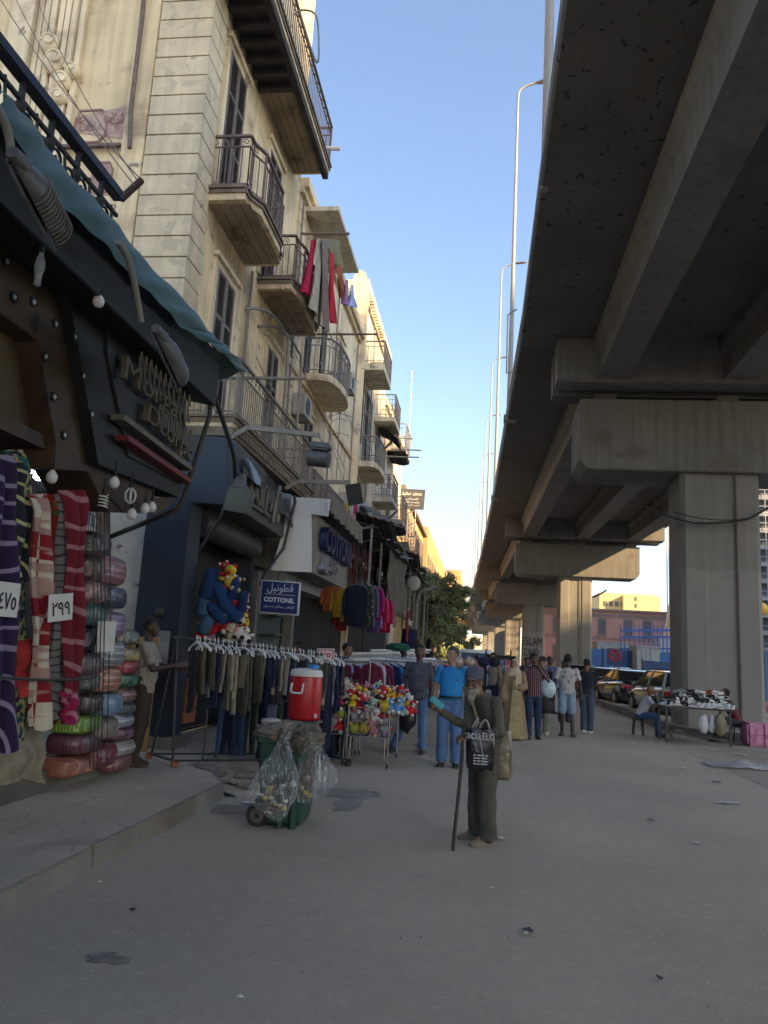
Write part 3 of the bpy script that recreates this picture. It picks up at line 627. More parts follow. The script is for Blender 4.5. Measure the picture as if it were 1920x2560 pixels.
# ---- clutter on the facades
def ac(x, y, z, lab):
    t = empty('air_conditioner', (x, y, z), lab, 'air conditioner', 'air conditioners on the facades'); g = MB(); g.box(x, x+.32, y, y+.8, z, z+.55); g.build('case', M('ac case', (.42, .4, .36), r=.6, streak=.5), t, bevel=.01)
    g = MB(); g.tube([(x+.325, y+.32+.2*cos(a), z+.28+.2*sin(a)) for a in [k*pi/10 for k in range(20)]], .01, 4, closed=True); [g.bar((x+.325, y+.14, z+.1+k*.06), (x+.325, y+.5, z+.1+k*.06), .006) for k in range(7)]; g.cyl((x+.321, y+.32, z+.28), (x+.33, y+.32, z+.28), .16, n=14); g.build('fan_grille', darkm, t); 
    for q in (.1, .7): g = MB(); g.bar((W, y+q, z-.02), (x+.32, y+q, z-.02), .04); g.build('bracket', iron, t)
ac(W+.02, 17.9, 7.3, 'air conditioner on the cream wall left of the curved balcony'); ac(W+.02, 23.9, 10.1, 'air conditioner high between the second and third buildings'); ac(W+.02, 24.6, 6.2, 'air conditioner above the scarf stall'); ac(W+.02, 30.4, 6.8, 'air conditioner under the lower curved balcony'); ac(W+.02, 35.0, 8.6, 'air conditioner on the narrow shaded building')
rn = random.Random(31)
for i in range(13):
    z = rn.uniform(4.9, 11.5); y0 = rn.uniform(11, 26); y1 = y0+rn.uniform(4, 10); x = W+rn.uniform(.05, .25)
    g = MB(); g.tube(sag((x, y0, z), (x, y1, z+rn.uniform(-1.2, 1)), rn.uniform(.05, .35)), .008, 4); g.build('facade_cable', blackr, label='thin black cable sagging along the upper facades, one of many', cat='cable', group='cables sagging along the facades')
for i in range(6):
    y = (13.9, 17.3, 22.4, 26.2, 30.0, 34.8)[i]; g = MB(); g.tube([(W+.06, y, 4.7), (W+.06, y, (9, 12.7, 12.6, 12.6, 14.8, 13)[i])], .03, 6); g.build('downpipe', irong, label='vertical downpipe on the left facades, %s from the corner' % ('first', 'second', 'third', 'fourth', 'fifth', 'sixth')[i], cat='pipe', group='downpipes on the facades')
for i, (y, z) in enumerate(((25.5, 13.2), (28.5, 15.5), (31.5, 15.5))):
    g = MB(); c = V((W-.5, y, z+.7)); g.loft([[c+V((.35*r_*cos(a)*.8+.1*r_*r_, -.4*r_*r_+.1, .4*r_*sin(a))) for a in [2*pi*k/16 for k in range(16)]] for r_ in (.05, .5, 1)]); g.tube([c, c-V((0, 0, .7))], .03, 5); g.build('satellite_dish', M('pale dish', (.4, .38, .34)), label='satellite dish on the roof edge, %s along' % ('first', 'second', 'third')[i], cat='satellite dish', group='roof dishes', smooth=True)
# ---------------------------------------------------------------- shop with the canopy, nearest on the left
blackpl = M('dusty black panel', (.008, .009, .01), r=.55, var=.35, ns=2.5, bump=.1, bs=20)
greypl = M('grey sign panel', (.02, .024, .027), r=.5, var=.2, ns=1.5)
brownp = M('varnished board', (.045, .024, .01), r=.6, var=.35, ns=1.6, c2=(.016, .009, .005), thr=.6, n2=3, bump=.15, bs=12)
beigep = M('yellowed panel', (.07, .048, .02), r=.75, var=.25, ns=.9, c2=(.03, .02, .009), thr=.6, n2=2.5)
lettm = M('dusty letter metal', (.12, .105, .08), r=.6, var=.2, ns=8)
tarpm = M('teal tarpaulin', (.045, .105, .11), r=.55, var=.25, ns=2, bump=.5, bs=6)
tarpd = M('dark green tarpaulin', (.01, .03, .027), r=.5, var=.3, ns=2, bump=.4, bs=8)
A = empty('shop', (-4.5, 4, .2), 'dark blanket shop with black lettered canopy at the left edge, its front hung with blankets', 'shop')
CX = -3.05
def px(x, y, X=CX): return D(x, y, X=X)
g = MB(); g.box(-9, -5.2, -3, 8.6, .2, 4.3); g.build('wall', blackpl, A)
g = MB(); g.prism([(-9, -3, 4.3), (CX-.12, -3, 4.3), (CX-.12, 7.05, 4.3), (-9, 7.05, 4.3)], (0, 0, .12)); g.build('roof_slab', blackpl, A)
zt = px(470, 800).z; yt = px(480, 800).y
# fascia box along the canopy edge
yf = D(465, 860, X=CX).y
zb = D(447, 868, X=CX).z
g = MB(); g.prism([(CX+.02, yf, zb+.02), (CX+.02, yf, zb+.5), (CX-.25, yf, zb+.56), (CX-1.2, yf, zb+.42), (CX-1.2, yf, zb+.25)], (0, -13, 0)); g.build('fascia', blackpl, A, bevel=.01)
# sign box: panel facing the street between the black arch and the end
SX = CX-.28
def S(x, y, X=SX): return D(x, y, X=X)
pan = [S(232, 760), S(278, 985), S(392, 1045), S(405, 840), S(300, 700), S(235, 640)]
g = MB(); g.prism(pan, (-.55, 0, 0)); g.build('sign_panel', greypl, A)
blk = [S(115, 470, SX-.03), S(150, 640, SX-.03), S(213, 1003, SX-.03), S(390, 1075, SX-.03), S(393, 1042, SX-.03), S(280, 990, SX-.03), S(228, 745, SX-.03), S(215, 560, SX-.03)]
g = MB(); g.prism(blk, (-.5, 0, 0)); g.build('black_band', blackpl, A)
X2 = SX-.14
br = [S(x, y, X2) for x, y in ((-20, 505), (128, 640), (200, 985), (335, 1055), (333, 1085), (290, 1105), (235, 1106), (187, 1018), (108, 1012), (120, 958), (82, 735), (-20, 660))]
g = MB(); g.prism(br, (-.5, 0, 0)); g.build('board_arch', brownp, A, bevel=.008)
X3 = X2-.2
g = MB(); g.prism([S(-30, 640, X3), S(90, 725, X3), S(115, 975, X3), S(-30, 900, X3)], (-.3, 0, 0)); g.build('back_panel', beigep, A)
g = MB(); g.prism([S(-30, 880, X3+.12), S(130, 955, X3+.12), S(130, 985, X3+.12), S(-30, 912, X3+.12)], (-.4, 0, 0)); g.build('lower_board', brownp, A)
# the block under the sign carrying the bulbs
q = [S(230, 1066, X2+.02), S(388, 1078, X2+.02), S(340, 1110, X2+.02), S(270, 1108, X2+.02)]
g = MB(); g.prism(q, (-.7, 0, 0)); g.build('bulb_board', brownp, A)
# trims and lettering on the panel
pz = [S(241, 895), S(252, 905), S(390, 1020), S(390, 1008)]
for nm, a, b, mt in (('trim', (240, 900), (392, 1012), lettm), ('red_trim', (250, 945), (392, 1040), M('red trim', (.13, .012, .012), r=.5))):
    g = MB(); p, q2 = S(*a), S(*b); g.bar(p+V((.06, 0, 0)), q2+V((.06, 0, 0)), .13, .05); g.build(nm, mt, A)
ydir = (0, 1, 0)
def letters(s, a, b, hgt, par, name, depth=.1, slope=None):
    p, q2 = S(*a), S(*b); dv = q2-p
    mbt = text(s, .3, depth, frame((p+q2)/2+V((.07, 0, 0)), dv, V((0, 0, 1))-dv.normalized()*dv.normalized().z), lettm, name, par, fit=(dv.length, hgt), bold=0)
    # neon tube on top of the letters
    return mbt
letters('Morgan', (250, 800), (385, 905), .29, A, 'letters', .05)
letters('Dcorpc', (300, 895), (398, 985), .24, A, 'letters', .06)
rn = random.Random(4); g = MB()
for i in range(11):
    a = S(262+i*11, 800+i*9); b = a+V((.16, .03, .18+.05*rn.random())); c = a+V((.17, .07, -.1)); g.tube(bez([c, a+V((.17, 0, .05)), b, b+V((0, .05, -.12))], 4), .009, 5)
for i in range(8):
    a = S(308+i*11, 898+i*9); g.tube(bez([a+V((.17, 0, -.08)), a+V((.17, -.01, .1)), a+V((.17, .05, .1)), a+V((.17, .05, -.06))], 4), .009, 5)
g.build('neon_tube', lettm, A, smooth=True)
# downlights
g_sp = [(160, 728, SX-.02), (178, 812, SX-.02), (196, 895, SX-.02), (96, 770, X2), (115, 857, X2), (137, 940, X2), (12, 565, X2), (28, 642, X2), (70, 652, SX-.02), (118, 700, SX-.02)]
for x, y, XX in g_sp:
    p = S(x, y, XX); g = MB(); g.lathe([(.04, 0), (.042, .02), (.028, .022), (.02, .012)], (0, 0, 0), 14, Matrix.Translation(p) @ Matrix.Rotation(pi/2, 4, 'Y')); f = g.build('downlight', blackpl, A)
    g = MB(); g.ell(p+V((.016, 0, 0)), (.008, .02, .02), 10, 6); g.build('lens', M('lamp lens', (.35, .37, .37), r=.2), f)
# teal tarp along the top edge
g = MB()
top = [(-10, 190), (60, 262), (130, 350), (200, 432), (262, 500), (330, 578), (400, 655), (450, 712), (482, 742), (505, 775), (527, 802)]
bot = [(-10, 240), (45, 330), (100, 410), (165, 478), (235, 540), (290, 600), (340, 655), (390, 705), (440, 735), (480, 765), (524, 806)]
def tf(u, v):
    i = u*10; k = min(9, int(i)); f = i-k
    a = D(*[top[k][j]*(1-f)+top[k+1][j]*f for j in (0, 1)], X=CX-.02); b = D(*[bot[k][j]*(1-f)+bot[k+1][j]*f for j in (0, 1)], X=CX+.12)
    p = a.lerp(b, v); return p+V((.05*sin(v*3.1)+.025*sin(u*55+v*5)*sin(v*3)+.02*sin(u*23), 0, .012*sin(u*70)))
g.sheet(tf, 60, 10, .006); g.build('tarpaulin', tarpm, A, smooth=True)
g = MB()
def tf2(u, v):
    a = D(385+u*140, 690+u*110, X=CX+.1); return a+V((-.5*v, -.05*v, -.1*sin(v*3)-.08*v+.02*sin(u*20)))
g.sheet(tf2, 16, 8, .006); g.build('tarpaulin_end', tarpd, A, smooth=True)
# balcony railing of black scrolled iron above the canopy
RX = -3.45; za = D(0, 82, X=RX).z; ye = D(258, 420, X=RX).y
rt = empty('balcony_railing', (RX, 4, 4.4), 'ornate black scrolled iron railing above the teal tarpaulin', 'railing')
g = MB(); g.box(RX-.05, RX+.05, -2, ye, za-.1, za); g.build('handrail', M('blue black paint', (.02, .02, .035), r=.35, var=.2), rt, bevel=.012)
g = MB(); g.bar((RX, -2, za-.24), (RX, ye, za-.24), .03); g.bar((RX, -2, 4.72), (RX, ye, 4.72), .03)
y = 2.6
while y < ye-.05:
    g.bar((RX, y, 4.6), (RX, y, za-.08), .035); g.ell((RX, y, za-.3), (.045, .045, .06), 8, 6)
    yy = y+.2
    for z, s_ in ((za-.36, 1), (za-.62, -1), (za-.88, 1)):
        scroll(g, (RX, yy-.17, z), (0, 1, 0), .085, 1, .014); scroll(g, (RX+.01, yy+.17, z-.04), (0, -1, 0), .085, 1, .014)
    g.tube(bez([(RX, yy, 4.7), (RX, yy-.07, 4.9), (RX, yy+.07, 5.1), (RX, yy, za-.2)], 4), .013, 5); g.ell((RX, yy, za-.52), (.035, .035, .06), 8, 6)
    y += .4
g.build('scrollwork', M('black iron', (.018, .018, .018), r=.55), rt, smooth=True)
g = MB(); g.tube([D(262, 430, X=RX), D(305, 390, X=RX+.1)], .035, 7); g.build('wooden_stake', M('dark wood', (.06, .03, .02)), label='short dark wooden stake sticking up from the end of the black railing', cat='stake')
# four thin wires
for i, (a, b) in enumerate((((-10, -20), (305, 388)), ((30, -10), (290, 400)), ((75, -10), (300, 395)), ((-10, 55), (270, 420)))):
    g = MB(); g.tube(sag(D(*a, X=-6.0), D(*b, X=RX+.08), .12), .006, 4); g.build('wire', iron, label='thin wire running down to the wooden stake, one of four side by side', cat='wire', group='wires to the stake')
# diagonal tubes of the canopy
g = MB(); g.tube([D(462, 790, Y=7.9), D(452, 900, Y=8.0), D(393, 1085, Y=8.2), D(385, 1098, Y=8.2), D(365, 1108, Y=8.2), D(232, 1162, Y=8.4)], .03, 8); g.build('canopy_strut', darkm, label='long bent dark tube bracing the canopy back to the wall', cat='strut', smooth=True)
g = MB(); g.tube(bez([D(465, 860, Y=8.2), D(490, 935, Y=8.8), D(505, 985, Y=9.4), D(508, 1030, Y=9.9)], 5), .03, 8); g.tube(bez([D(490, 1070, Y=9.9), D(475, 1120, Y=10), D(430, 1190, Y=10.3)], 5), .022, 8); g.build('lamp_strut', darkm, label='curved dark tube from the canopy tip to the hanging work lamp', cat='strut', smooth=True)
# floodlights hung on curved arms
fl = M('grey cast lamp', (.1, .1, .1), r=.5, m=.2, var=.25, ns=6)
def flood(name, pts, X, c, lab, dirv, ln, rad, ribs=12):
    t = empty('floodlight', D(*c, X=X), lab, 'floodlight')
    g = MB(); g.tube(bez([D(x, y, X=X) for x, y in pts], 6), .026, 8); g.build('arm', M('arm grey', (.2, .185, .165), r=.6), t, smooth=True)
    o = D(*c, X=X); d = V(dirv).normalized(); upv = V((.8, -.35, .55)); upv = (upv-d*upv.dot(d)).normalized(); side = d.cross(upv).normalized()
    g = MB(); rings = []
    for k in range(11):
        u_ = k/10; w_ = rad*(.2+.8*min(1, sin(pi*min(.5, .06+u_*1.0)))) if u_ < .8 else rad*(1-.55*((u_-.8)/.2)**2); q = o+d*(ln*(u_-.5))
        rings.append([q+side*(w_*cos(a))+upv*(w_*(sin(a) if sin(a) > 0 else sin(a)*.12)) for a in [2*pi*j/22 for j in range(22)]])
    g.loft(rings); g.tube([o-d*ln*.62+upv*.02, o-d*ln*.42+upv*rad*.3], [rad*.3, rad*.42], 12); g.build('reflector_housing', fl, t, smooth=True)
    g = MB(); ring = [[o+d*(ln*a1*.53+.02)+side*(rad*1.08*s1)-upv*(rad*.15+z) for a1, s1 in ((-.9, -.6), (-.6, -1), (1, -1), (1, 1), (-.6, 1), (-.9, .6))] for z in (0, .02)]
    g.loft(ring); g.build('glass_frame', fl, t)
    if ribs > 5:
        g = MB()
        for k in range(ribs): q = o+d*(ln*(k/(ribs-1)*.62-.14)); g.tube([q+side*(rad*1.03*cos(a))+upv*(rad*1.03*sin(a)) for a in [pi*j/10 for j in range(11)]], .006, 4)
        g.build('cooling_ribs', lettm, t)
    return t
flood('f', [(-12, 225), (8, 260), (20, 300), (25, 350)], CX+.3, (72, 430), 'ribbed grey floodlight at the left edge under the teal tarpaulin', (-.12, 1, -.22), .55, .13)
flood('f', [(290, 600) if 0 else (255, 522), (275, 555), (290, 610), (305, 695)], CX+.35, (362, 778), 'smooth dusty floodlight hanging over the canopy lettering', (-.12, 1, -.2), .72, .13, 3)
# bulbs
glassb = M('frosted bulb', (.6, .6, .58), r=.25, var=.05)
clearb = M('clear bulb', (.35, .36, .35), r=.1, alpha=.45)
def bulb(x, y, X, lab, kind=0, s=1):
    p = D(x, y, X=X); t = empty('light_bulb', p, lab, 'bulb', 'unlit bulbs under the canopy')
    g = MB(); g.lathe([(.018*s, .05), (.019*s, .09), (.012*s, .1), (.004, .22)], p, 10); g.build('socket', blackpl, t, smooth=True)
    g = MB()
    if kind == 0: g.lathe([(.001, -.055), (.025, -.05), (.042, -.028), (.046, 0), (.04, .022), (.022, .045), (.016, .055)], p, 16)
    if kind == 1:
        for a in range(6): 
            q = a*pi/3; g.tube(bez([(p.x+.012*cos(q), p.y+.012*sin(q), p.z+.06), (p.x+.05*cos(q), p.y+.05*sin(q), p.z+.01), (p.x+.045*cos(q), p.y+.045*sin(q), p.z-.05), (p.x+.008*cos(q), p.y+.008*sin(q), p.z-.085)], 4), .008, 6)
    if kind == 2:
        g.tube([(p.x+.038*cos(a), p.y+.038*sin(a), p.z+.05-a*.0045) for a in [k*.5 for k in range(52)]], .007, 5)
    if kind == 3: g.lathe([(.001, -.2), (.022, -.19), (.024, -.12), (.036, -.06), (.03, -.01), (.016, .03), (.015, .05)], p, 14)
    g.build('glass', clearb if kind == 3 else glassb, t, smooth=True)
LB = [(88, 560, 'long clear tube bulb hanging at the top left under the canopy', 3, 1, CX), (213, 650, 'dusty round bulb under the black soffit', 0, 1.6, CX), (247, 1042, 'white round bulb at the bottom edge of the board', 0, 1.05, SX+.03), (282, 1068, 'six looped lotus bulb beside the white round bulb', 1, 1.05, SX+.03), (223, 1080, 'coiled spiral bulb left of the lotus bulb', 2, 1.0, SX+.0), (313, 1098, 'round bulb in the middle of the low cluster of three', 0, 1.05, SX+.03), (285, 1110, 'leftmost bulb of the low cluster of three', 0, 1.0, SX+.0), (328, 1095, 'rightmost bulb of the low cluster of three', 0, 1.0, SX+.0), (455, 890, 'round bulb under the far end of the canopy above the strut', 0, 1.1, CX-.1), (484, 998, 'x', 0, 1, CX), (112, 1030, 'small round bulb hanging before the lit grille', 0, .9, X2+.02)]
for x, y, lb, k, s_, XX in LB:
    if lb != 'x': bulb(x, y, XX, lb, k, s_)
# lit strip lamps deep inside the shop, seen through the wire grille
t = empty('shop_light', D(75, 1030, X=-4.9), 'glaring white shop lamps glowing behind the hanging blankets', 'lamp')
g = MB(); a_, b_ = D(-20, 945, X=-4.3), D(205, 1063, X=-4.3); g.bar(a_, b_, .05, .09)
g.build('tube', M('lit tube', (.85, .9, 1), emit=5), t)
for x, y in ((60, 1012), (84, 1026)):
    g = MB(); g.ell(D(x, y, X=-4.1), .055, 10, 8); g.build('bulb', M('lit tube', (.85, .9, 1)), t)
g = MB()
for k in range(40): a = D(20+k*5, 965+k*2.9, X=-4.0); g.bar(a, a+V((0, 0, -.42)), .006)
for z in range(5): g.bar(D(10, 960, X=-4.0)+V((0, 0, -.1*z)), D(225, 1084, X=-4.0)+V((0, 0, -.1*z)), .006)
g.build('wire_grille', darkm, label='black wire grille between the canopy and the blankets', cat='grille')
g = MB(); g.box(-5.19, -5.1, 2, 8.5, .3, 4.2); g.build('shop_interior', M('shop back wall', (.03, .03, .03), r=.9), A)
g = MB(); g.bar(D(222, 1105, X=-4.25), D(232, 1330, X=-4.25), .09, .12); g.build('post', M('timber post', (.14, .11, .08)), A)
g = MB(); g.box(-4.6, -4.02, 3.5, 8.75, .14, .36); g.build('plinth', M('dusty plinth', (.12, .11, .09)), A)
# ---------------------------------------------------------------- blue toy shop and its neighbours
navy = M('navy painted steel', (.012, .02, .034), r=.55, var=.3, ns=2, c2=(.05, .055, .06), thr=.7, n2=3, streak=.3)
navy2 = M('dark blue panel', (.02, .028, .043), r=.45, var=.15, ns=1.5)
taupe = M('taupe sign panel', (.085, .08, .07), r=.6, var=.12, ns=1)
T = empty('shop', (-4.4, 12.5, .2), 'dark blue toy shop under the corner building with a taupe lettered fascia', 'shop')
g = MB(); g.box(-4.85, -4.2, 10.45, 10.95, .2, 3.62); g.build('pillar', navy, T, bevel=.01)
g = MB(); g.box(-4.55, -4.3, 10.435, 10.449, 1.3, 1.75); g.build('torn_notice', M('scraped poster', (.24, .25, .26), var=.3, ns=6), T)
g = MB(); g.lathe([(.07, 0), (.075, .03), (.05, .05), (.05, .07), (.02, .08)], (0, 0, 0), 14, Matrix.Translation((-4.48, 10.44, 2.0)) @ Matrix.Rotation(pi/2, 4, 'X')); g.build('bell', darkm, T)
g = MB(); g.box(-4.84, -4.1, 10.4, 10.95, .12, .32); g.build('base', conc, T)
g = MB(); g.prism([D(360, 1082, Y=10.6), D(492, 1090, Y=10.6), D(492, 945, Y=10.6), D(370, 935, Y=10.6)], (0, .6, 0)); g.build('sign_box', navy2, T, bevel=.01)
# taupe fascia curving up behind
fa = [(-3.86, 11.1, 3.72), (-3.82, 14.4, 3.68), (-3.9, 14.4, 4.42), (-3.95, 12.6, 4.66), (-3.98, 11.1, 4.72)]
g = MB(); g.prism([(-3.84, y, z) for x, y, z in fa], (-.5, 0, 0)); g.build('fascia', taupe, T, bevel=.01)
lm = M('bronze letters', (.13, .12, .105), r=.5, m=.3)
for i, (y, z, hh) in enumerate(((12.0, 4.22, .22), (12.35, 4.15, .22), (12.7, 4.1, .24))):
    g = MB(); g.tube([(-3.78, y+.12*cos(a), z+hh*sin(a)) for a in [k*pi/8 for k in range(16)]], .035, 6, closed=True); g.build('letter', lm, T, smooth=True)
g = MB(); g.tube(bez([(-3.78, 13.3, 3.8), (-3.76, 13.35, 4.3), (-3.76, 13.5, 4.5)]), .05, 6); g.tube(bez([(-3.78, 13.6, 3.85), (-3.76, 13.62, 4.4)]), .05, 6); g.tube(bez([(-3.78, 13.05, 3.95), (-3.76, 13.1, 4.1)]), .04, 6); g.build('letter', lm, T, smooth=True)
g = MB(); g.box(-3.83, -3.76, 11.8, 13.1, 3.85, 3.9); g.build('trim', lm, T)
# opening: side walls, dark depth
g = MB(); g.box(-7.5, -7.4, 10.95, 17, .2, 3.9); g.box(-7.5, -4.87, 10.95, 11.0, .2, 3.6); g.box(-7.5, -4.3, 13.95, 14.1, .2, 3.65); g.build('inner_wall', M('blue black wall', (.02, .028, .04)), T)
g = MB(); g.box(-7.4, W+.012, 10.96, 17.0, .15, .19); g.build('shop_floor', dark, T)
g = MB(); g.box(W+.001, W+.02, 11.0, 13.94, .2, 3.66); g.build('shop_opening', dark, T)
g = MB()
for k in range(3): g.box(-4.82, -4.3, 11.25, 11.75, .42+k*.22, .62+k*.22)
g.build('orange_drawers', M('orange drawers', (.45, .13, .05), r=.5), T, bevel=.006)
# roller shutter box
g = MB(); g.cyl((-4.3, 11.0, 3.4), (-4.3, 13.9, 3.4), .2, n=12); g.build('shutter_box', darkm, T, smooth=True)
# tattered black sheet above the fascia
g = MB(); g.sheet(lambda u, v: D(525+u*105, 990+u*85+v*(30+40*u), X=-3.75)+V((.1*sin(u*9)*v, 0, .05*sin(u*14+v*3))), 20, 8, .006); g.build('torn_plastic_sheet', M('black plastic', (.015, .016, .018), r=.3, bump=.4, bs=15), label='crumpled black plastic sheet sagging along the top of the taupe fascia', cat='plastic sheet')
# lattice lamp arms with floodlights
def armlamp(p0, p1, p2, Y, c, lab, drop, w_, h_, kind):
    t = empty('floodlight', D(*c, Y=Y), lab, 'floodlight')
    g = MB(); a, b, e = D(*p0, Y=Y), D(*p1, Y=Y), D(*p2, Y=Y); g.bar(a, b, .05, .07); g.bar(b, e, .05, .07); g.build('arm', irong, t)
    o = D(*c, Y=Y)
    if kind:
        g = MB(); T_ = Matrix.Translation(o) @ Matrix.Rotation(radians(5), 4, 'Y')
        g.box(-w_, w_, -h_*.6, h_*.6, h_*.42, h_, T_); g.build('gear_box', fl, t, bevel=.03)
        g = MB(); rings = []
        for y_ in (-w_, w_): rings.append([T_ @ V((y_, h_*.75*cos(a), -h_*.25+h_*.6*sin(a))) for a in [2*pi*k/20 for k in range(20)]])
        g.loft(rings); g.build('lamp_barrel', fl, t, smooth=True); g = MB(); g.tube(bez([e, e+V((.03, 0, -.08)), o+V((.08, 0, h_))], 4), .015, 5); g.build('hook', irong, t)
    else:
        g = MB(); T_ = Matrix.Translation(o) @ Matrix.Rotation(radians(-12), 4, 'Y') @ Matrix.Rotation(radians(12), 4, 'X'); g.box(-w_, w_, -.04, .04, -h_, h_, T_)
        for k in range(9): g.box(-w_+.02+k*w_*.23, -w_+.04+k*w_*.23, -.07, -.039, -h_, h_, T_)
        g.build('lamp_panel', darkm, t)
armlamp((500, 945), (535, 924), (690, 940), 11.2, (690, 985), 'barrel floodlight on a long bent arm above the toy shop', .1, .16, .2, 1)
armlamp((617, 1055), (645, 1040), (757, 1042), 13.4, (765, 1068), 'flat finned floodlight on the second bent arm', .1, .13, .19, 0)
t = empty('floodlight', D(520, 1060, Y=9.9), 'square glass work lamp hanging beside the taupe fascia', 'floodlight')
o = D(520, 1040, Y=9.9); g = MB(); g.cyl(o+V((0, 0, -.06)), o+V((0, 0, .1)), .085, .07, 16); g.cyl(o+V((0, 0, -.1)), o+V((0, 0, -.06)), .12, .1, 16); g.build('ballast', fl, t, smooth=True)
g = MB(); T_ = Matrix.Translation(o+V((.02, 0, -.27))) @ Matrix.Rotation(radians(8), 4, 'Y'); g.loft([[T_ @ V((s1*w_, q, z)) for s1, z in ((-1, -h_), (1, -h_), (1, h_), (-1, h_))] for q, w_, h_ in ((-.1, .18, .17), (.02, .17, .15), (.14, .07, .07))]); g.build('shade', fl, t)
g = MB(); g.box(-.16, .16, -.112, -.101, -.14, .14, T_); g.build('glass', M('dusty glass', (.12, .14, .12), r=.25), t)
# ---- white fronted shop with the hanging blue sign
C3 = empty('shop', (-4.2, 15.8, .12), 'white panelled clothes shop with dark blue letters and a folded grey awning', 'shop')
g = MB(); g.prism([D(585, 1232, Y=14.35), D(672, 1236, Y=14.35), D(672, 1110, Y=14.35), D(708, 1115, Y=14.35), D(713, 1078, Y=14.35), D(612, 1072, Y=14.35), D(608, 1160, Y=14.35)], (0, .06, 0)); g.build('white_panel', whitep, C3)
pw = [D(672, 1236, Y=14.36), D(672, 1110, Y=14.36)]
XF = pw[0].x
g = MB(); g.box(XF-.5, XF, 14.42, 18.3, pw[0].z, pw[1].z+.02); g.build('letter_fascia', M('grey beige panel', (.2, .19, .165), r=.5), C3)
XA = D(710, 1095, Y=14.35).x
g = MB(); g.box(XF-.6, XA, 14.42, 18.4, pw[1].z+.03, pw[1].z+.1); g.build('awning_base', blackpl, C3)
g = MB(); g.sheet(lambda u, v: (XA+.02+.04*sin(v*40)*u, 14.5+v*4.0, pw[1].z+.38-u*.32-.05*v*u), 6, 40, .006); g.build('folded_awning', M('grey canvas', (.22, .2, .17), r=.9, var=.2, ns=3, streak=.3), C3)
g = MB(); g.bar((XA, 14.5, pw[1].z+.4), (XA, 18.5, pw[1].z+.4), .05); g.build('awning_rail', irong, C3)
g = MB(); q = D(690, 1093, Y=14.3); g.box(q.x+.14, q.x+.2, 14.27, 14.33, q.z-.1, q.z+.1); g.cyl((q.x+.17, 14.265, q.z+.07), (q.x+.17, 14.27, q.z+.07), .025, n=10); g.build('camera_box', whitep, C3, bevel=.02)
zc = (pw[0].z*.45+pw[1].z*.55)
blue = M('navy letters', (.015, .025, .1), r=.3)
text('COTTONIL', .5, .16, frame((XF+.1, 16.35, zc+.12), (0, 1, 0), (0, 0, 1)), blue, 'letters', C3, fit=(3.1, .5), bold=.01)
text(arab('قطونيل'), .5, .16, frame((XF+.1, 15.5, pw[0].z+.22), (0, 1, 0), (0, 0, 1)), M('silver letters', (.25, .26, .3), r=.3, m=.5), 'letters', C3, fit=(1.3, .34))
g = MB(); g.box(-4.84, -4.2, 14.12, 14.3, .15, 3.0); g.box(-4.2, -4.0, 16.2, 16.4, .15, 3.0); g.box(-4.84, XF-.5, 14.4, 18.3, pw[0].z-.25, pw[0].z-.01); g.build('door_frame', M('aluminium frame', (.2, .2, .19), r=.4, m=.4), C3)
g = MB(); g.box(W+.001, W+.03, 14.3, 18.4, .12, 3.3); g.build('shop_opening', M('dim interior green', (.05, .07, .06), r=.6, var=.4, ns=1.5), C3)
g = MB()
for k in range(5): g.box(-4.82, -4.45, 16.6, 17.9, .6+k*.42, .63+k*.42)
g.build('shelves', M('pale shelf', (.2, .24, .21)), C3)
g = MB(); g.box(-4.6, -4.57, 14.6, 15.2, .9, 2.1); g.build('poster', M('pink poster', (.5, .35, .33), var=.3, ns=6), C3)
# hanging blue sign with its writing
s1 = [D(x, y, Y=13.0) for x, y in ((564, 1252), (648, 1258), (646, 1331), (562, 1323))]
sg = empty('hanging_sign', s1[0], 'blue and white shop sign reading COTTONIL hanging over the clothes rails', 'sign')
ax = (s1[1]-s1[0]).normalized(); ay = (s1[0]-s1[3]).normalized(); cc = sum(s1, V((0, 0, 0)))/4
ww, hh = (s1[1]-s1[0]).length, (s1[0]-s1[3]).length
FR = frame(cc, ax, V((0, 0, 1)))
g = MB(); g.box(-ww/2, ww/2, -hh/2, hh/2, -.05, .03, FR); g.build('frame', M('white frame', (.55, .57, .6), r=.4), sg, bevel=.008)
g = MB(); g.box(-ww/2+.02, ww/2-.02, -hh/2+.02, hh/2-.02, .031, .034, FR); g.build('face', M('sign blue', (.012, .022, .12), r=.35, var=.05), sg)
tw = M('sign white', (.62, .66, .72), r=.4, var=.03)
def st(s, dy, w_, h_, mt=tw, b=.004): text(s, .1, .004, FR @ Matrix.Translation((0, dy, .037)), mt, 'lettering', sg, fit=(w_, h_), bold=b)
st(arab('قطونيل'), .15, ww*.66, .17, b=0); st('COTTONIL', -.045, ww*.78, .085); st(arab('القطن بيتكلم مصرى'), -.165, ww*.78, .07, b=0)
g = MB(); g.box(-ww*.39, ww*.39, .045, .052, .034, .038, FR); g.build('rule', tw, sg)
g = MB(); g.tube([D(600, 1252, Y=13.0), D(605, 1235, Y=13.2), D(625, 1240, Y=14)], .012, 5); g.tube([D(640, 1256, Y=13.0), D(645, 1238, Y=13.3)], .01, 5); g.build('hanger', darkm, sg)
# bent conduit in front of the white panel
g = MB(); g.tube([D(636, 1072, Y=14.2), D(637, 1085, Y=14.15), D(612, 1185, Y=14.0), D(572, 1240, Y=13.6), D(563, 1262, Y=13.4)], .03, 7); g.build('conduit', darkm, label='thick black bent pipe crossing the white shop panel', cat='pipe', smooth=True)
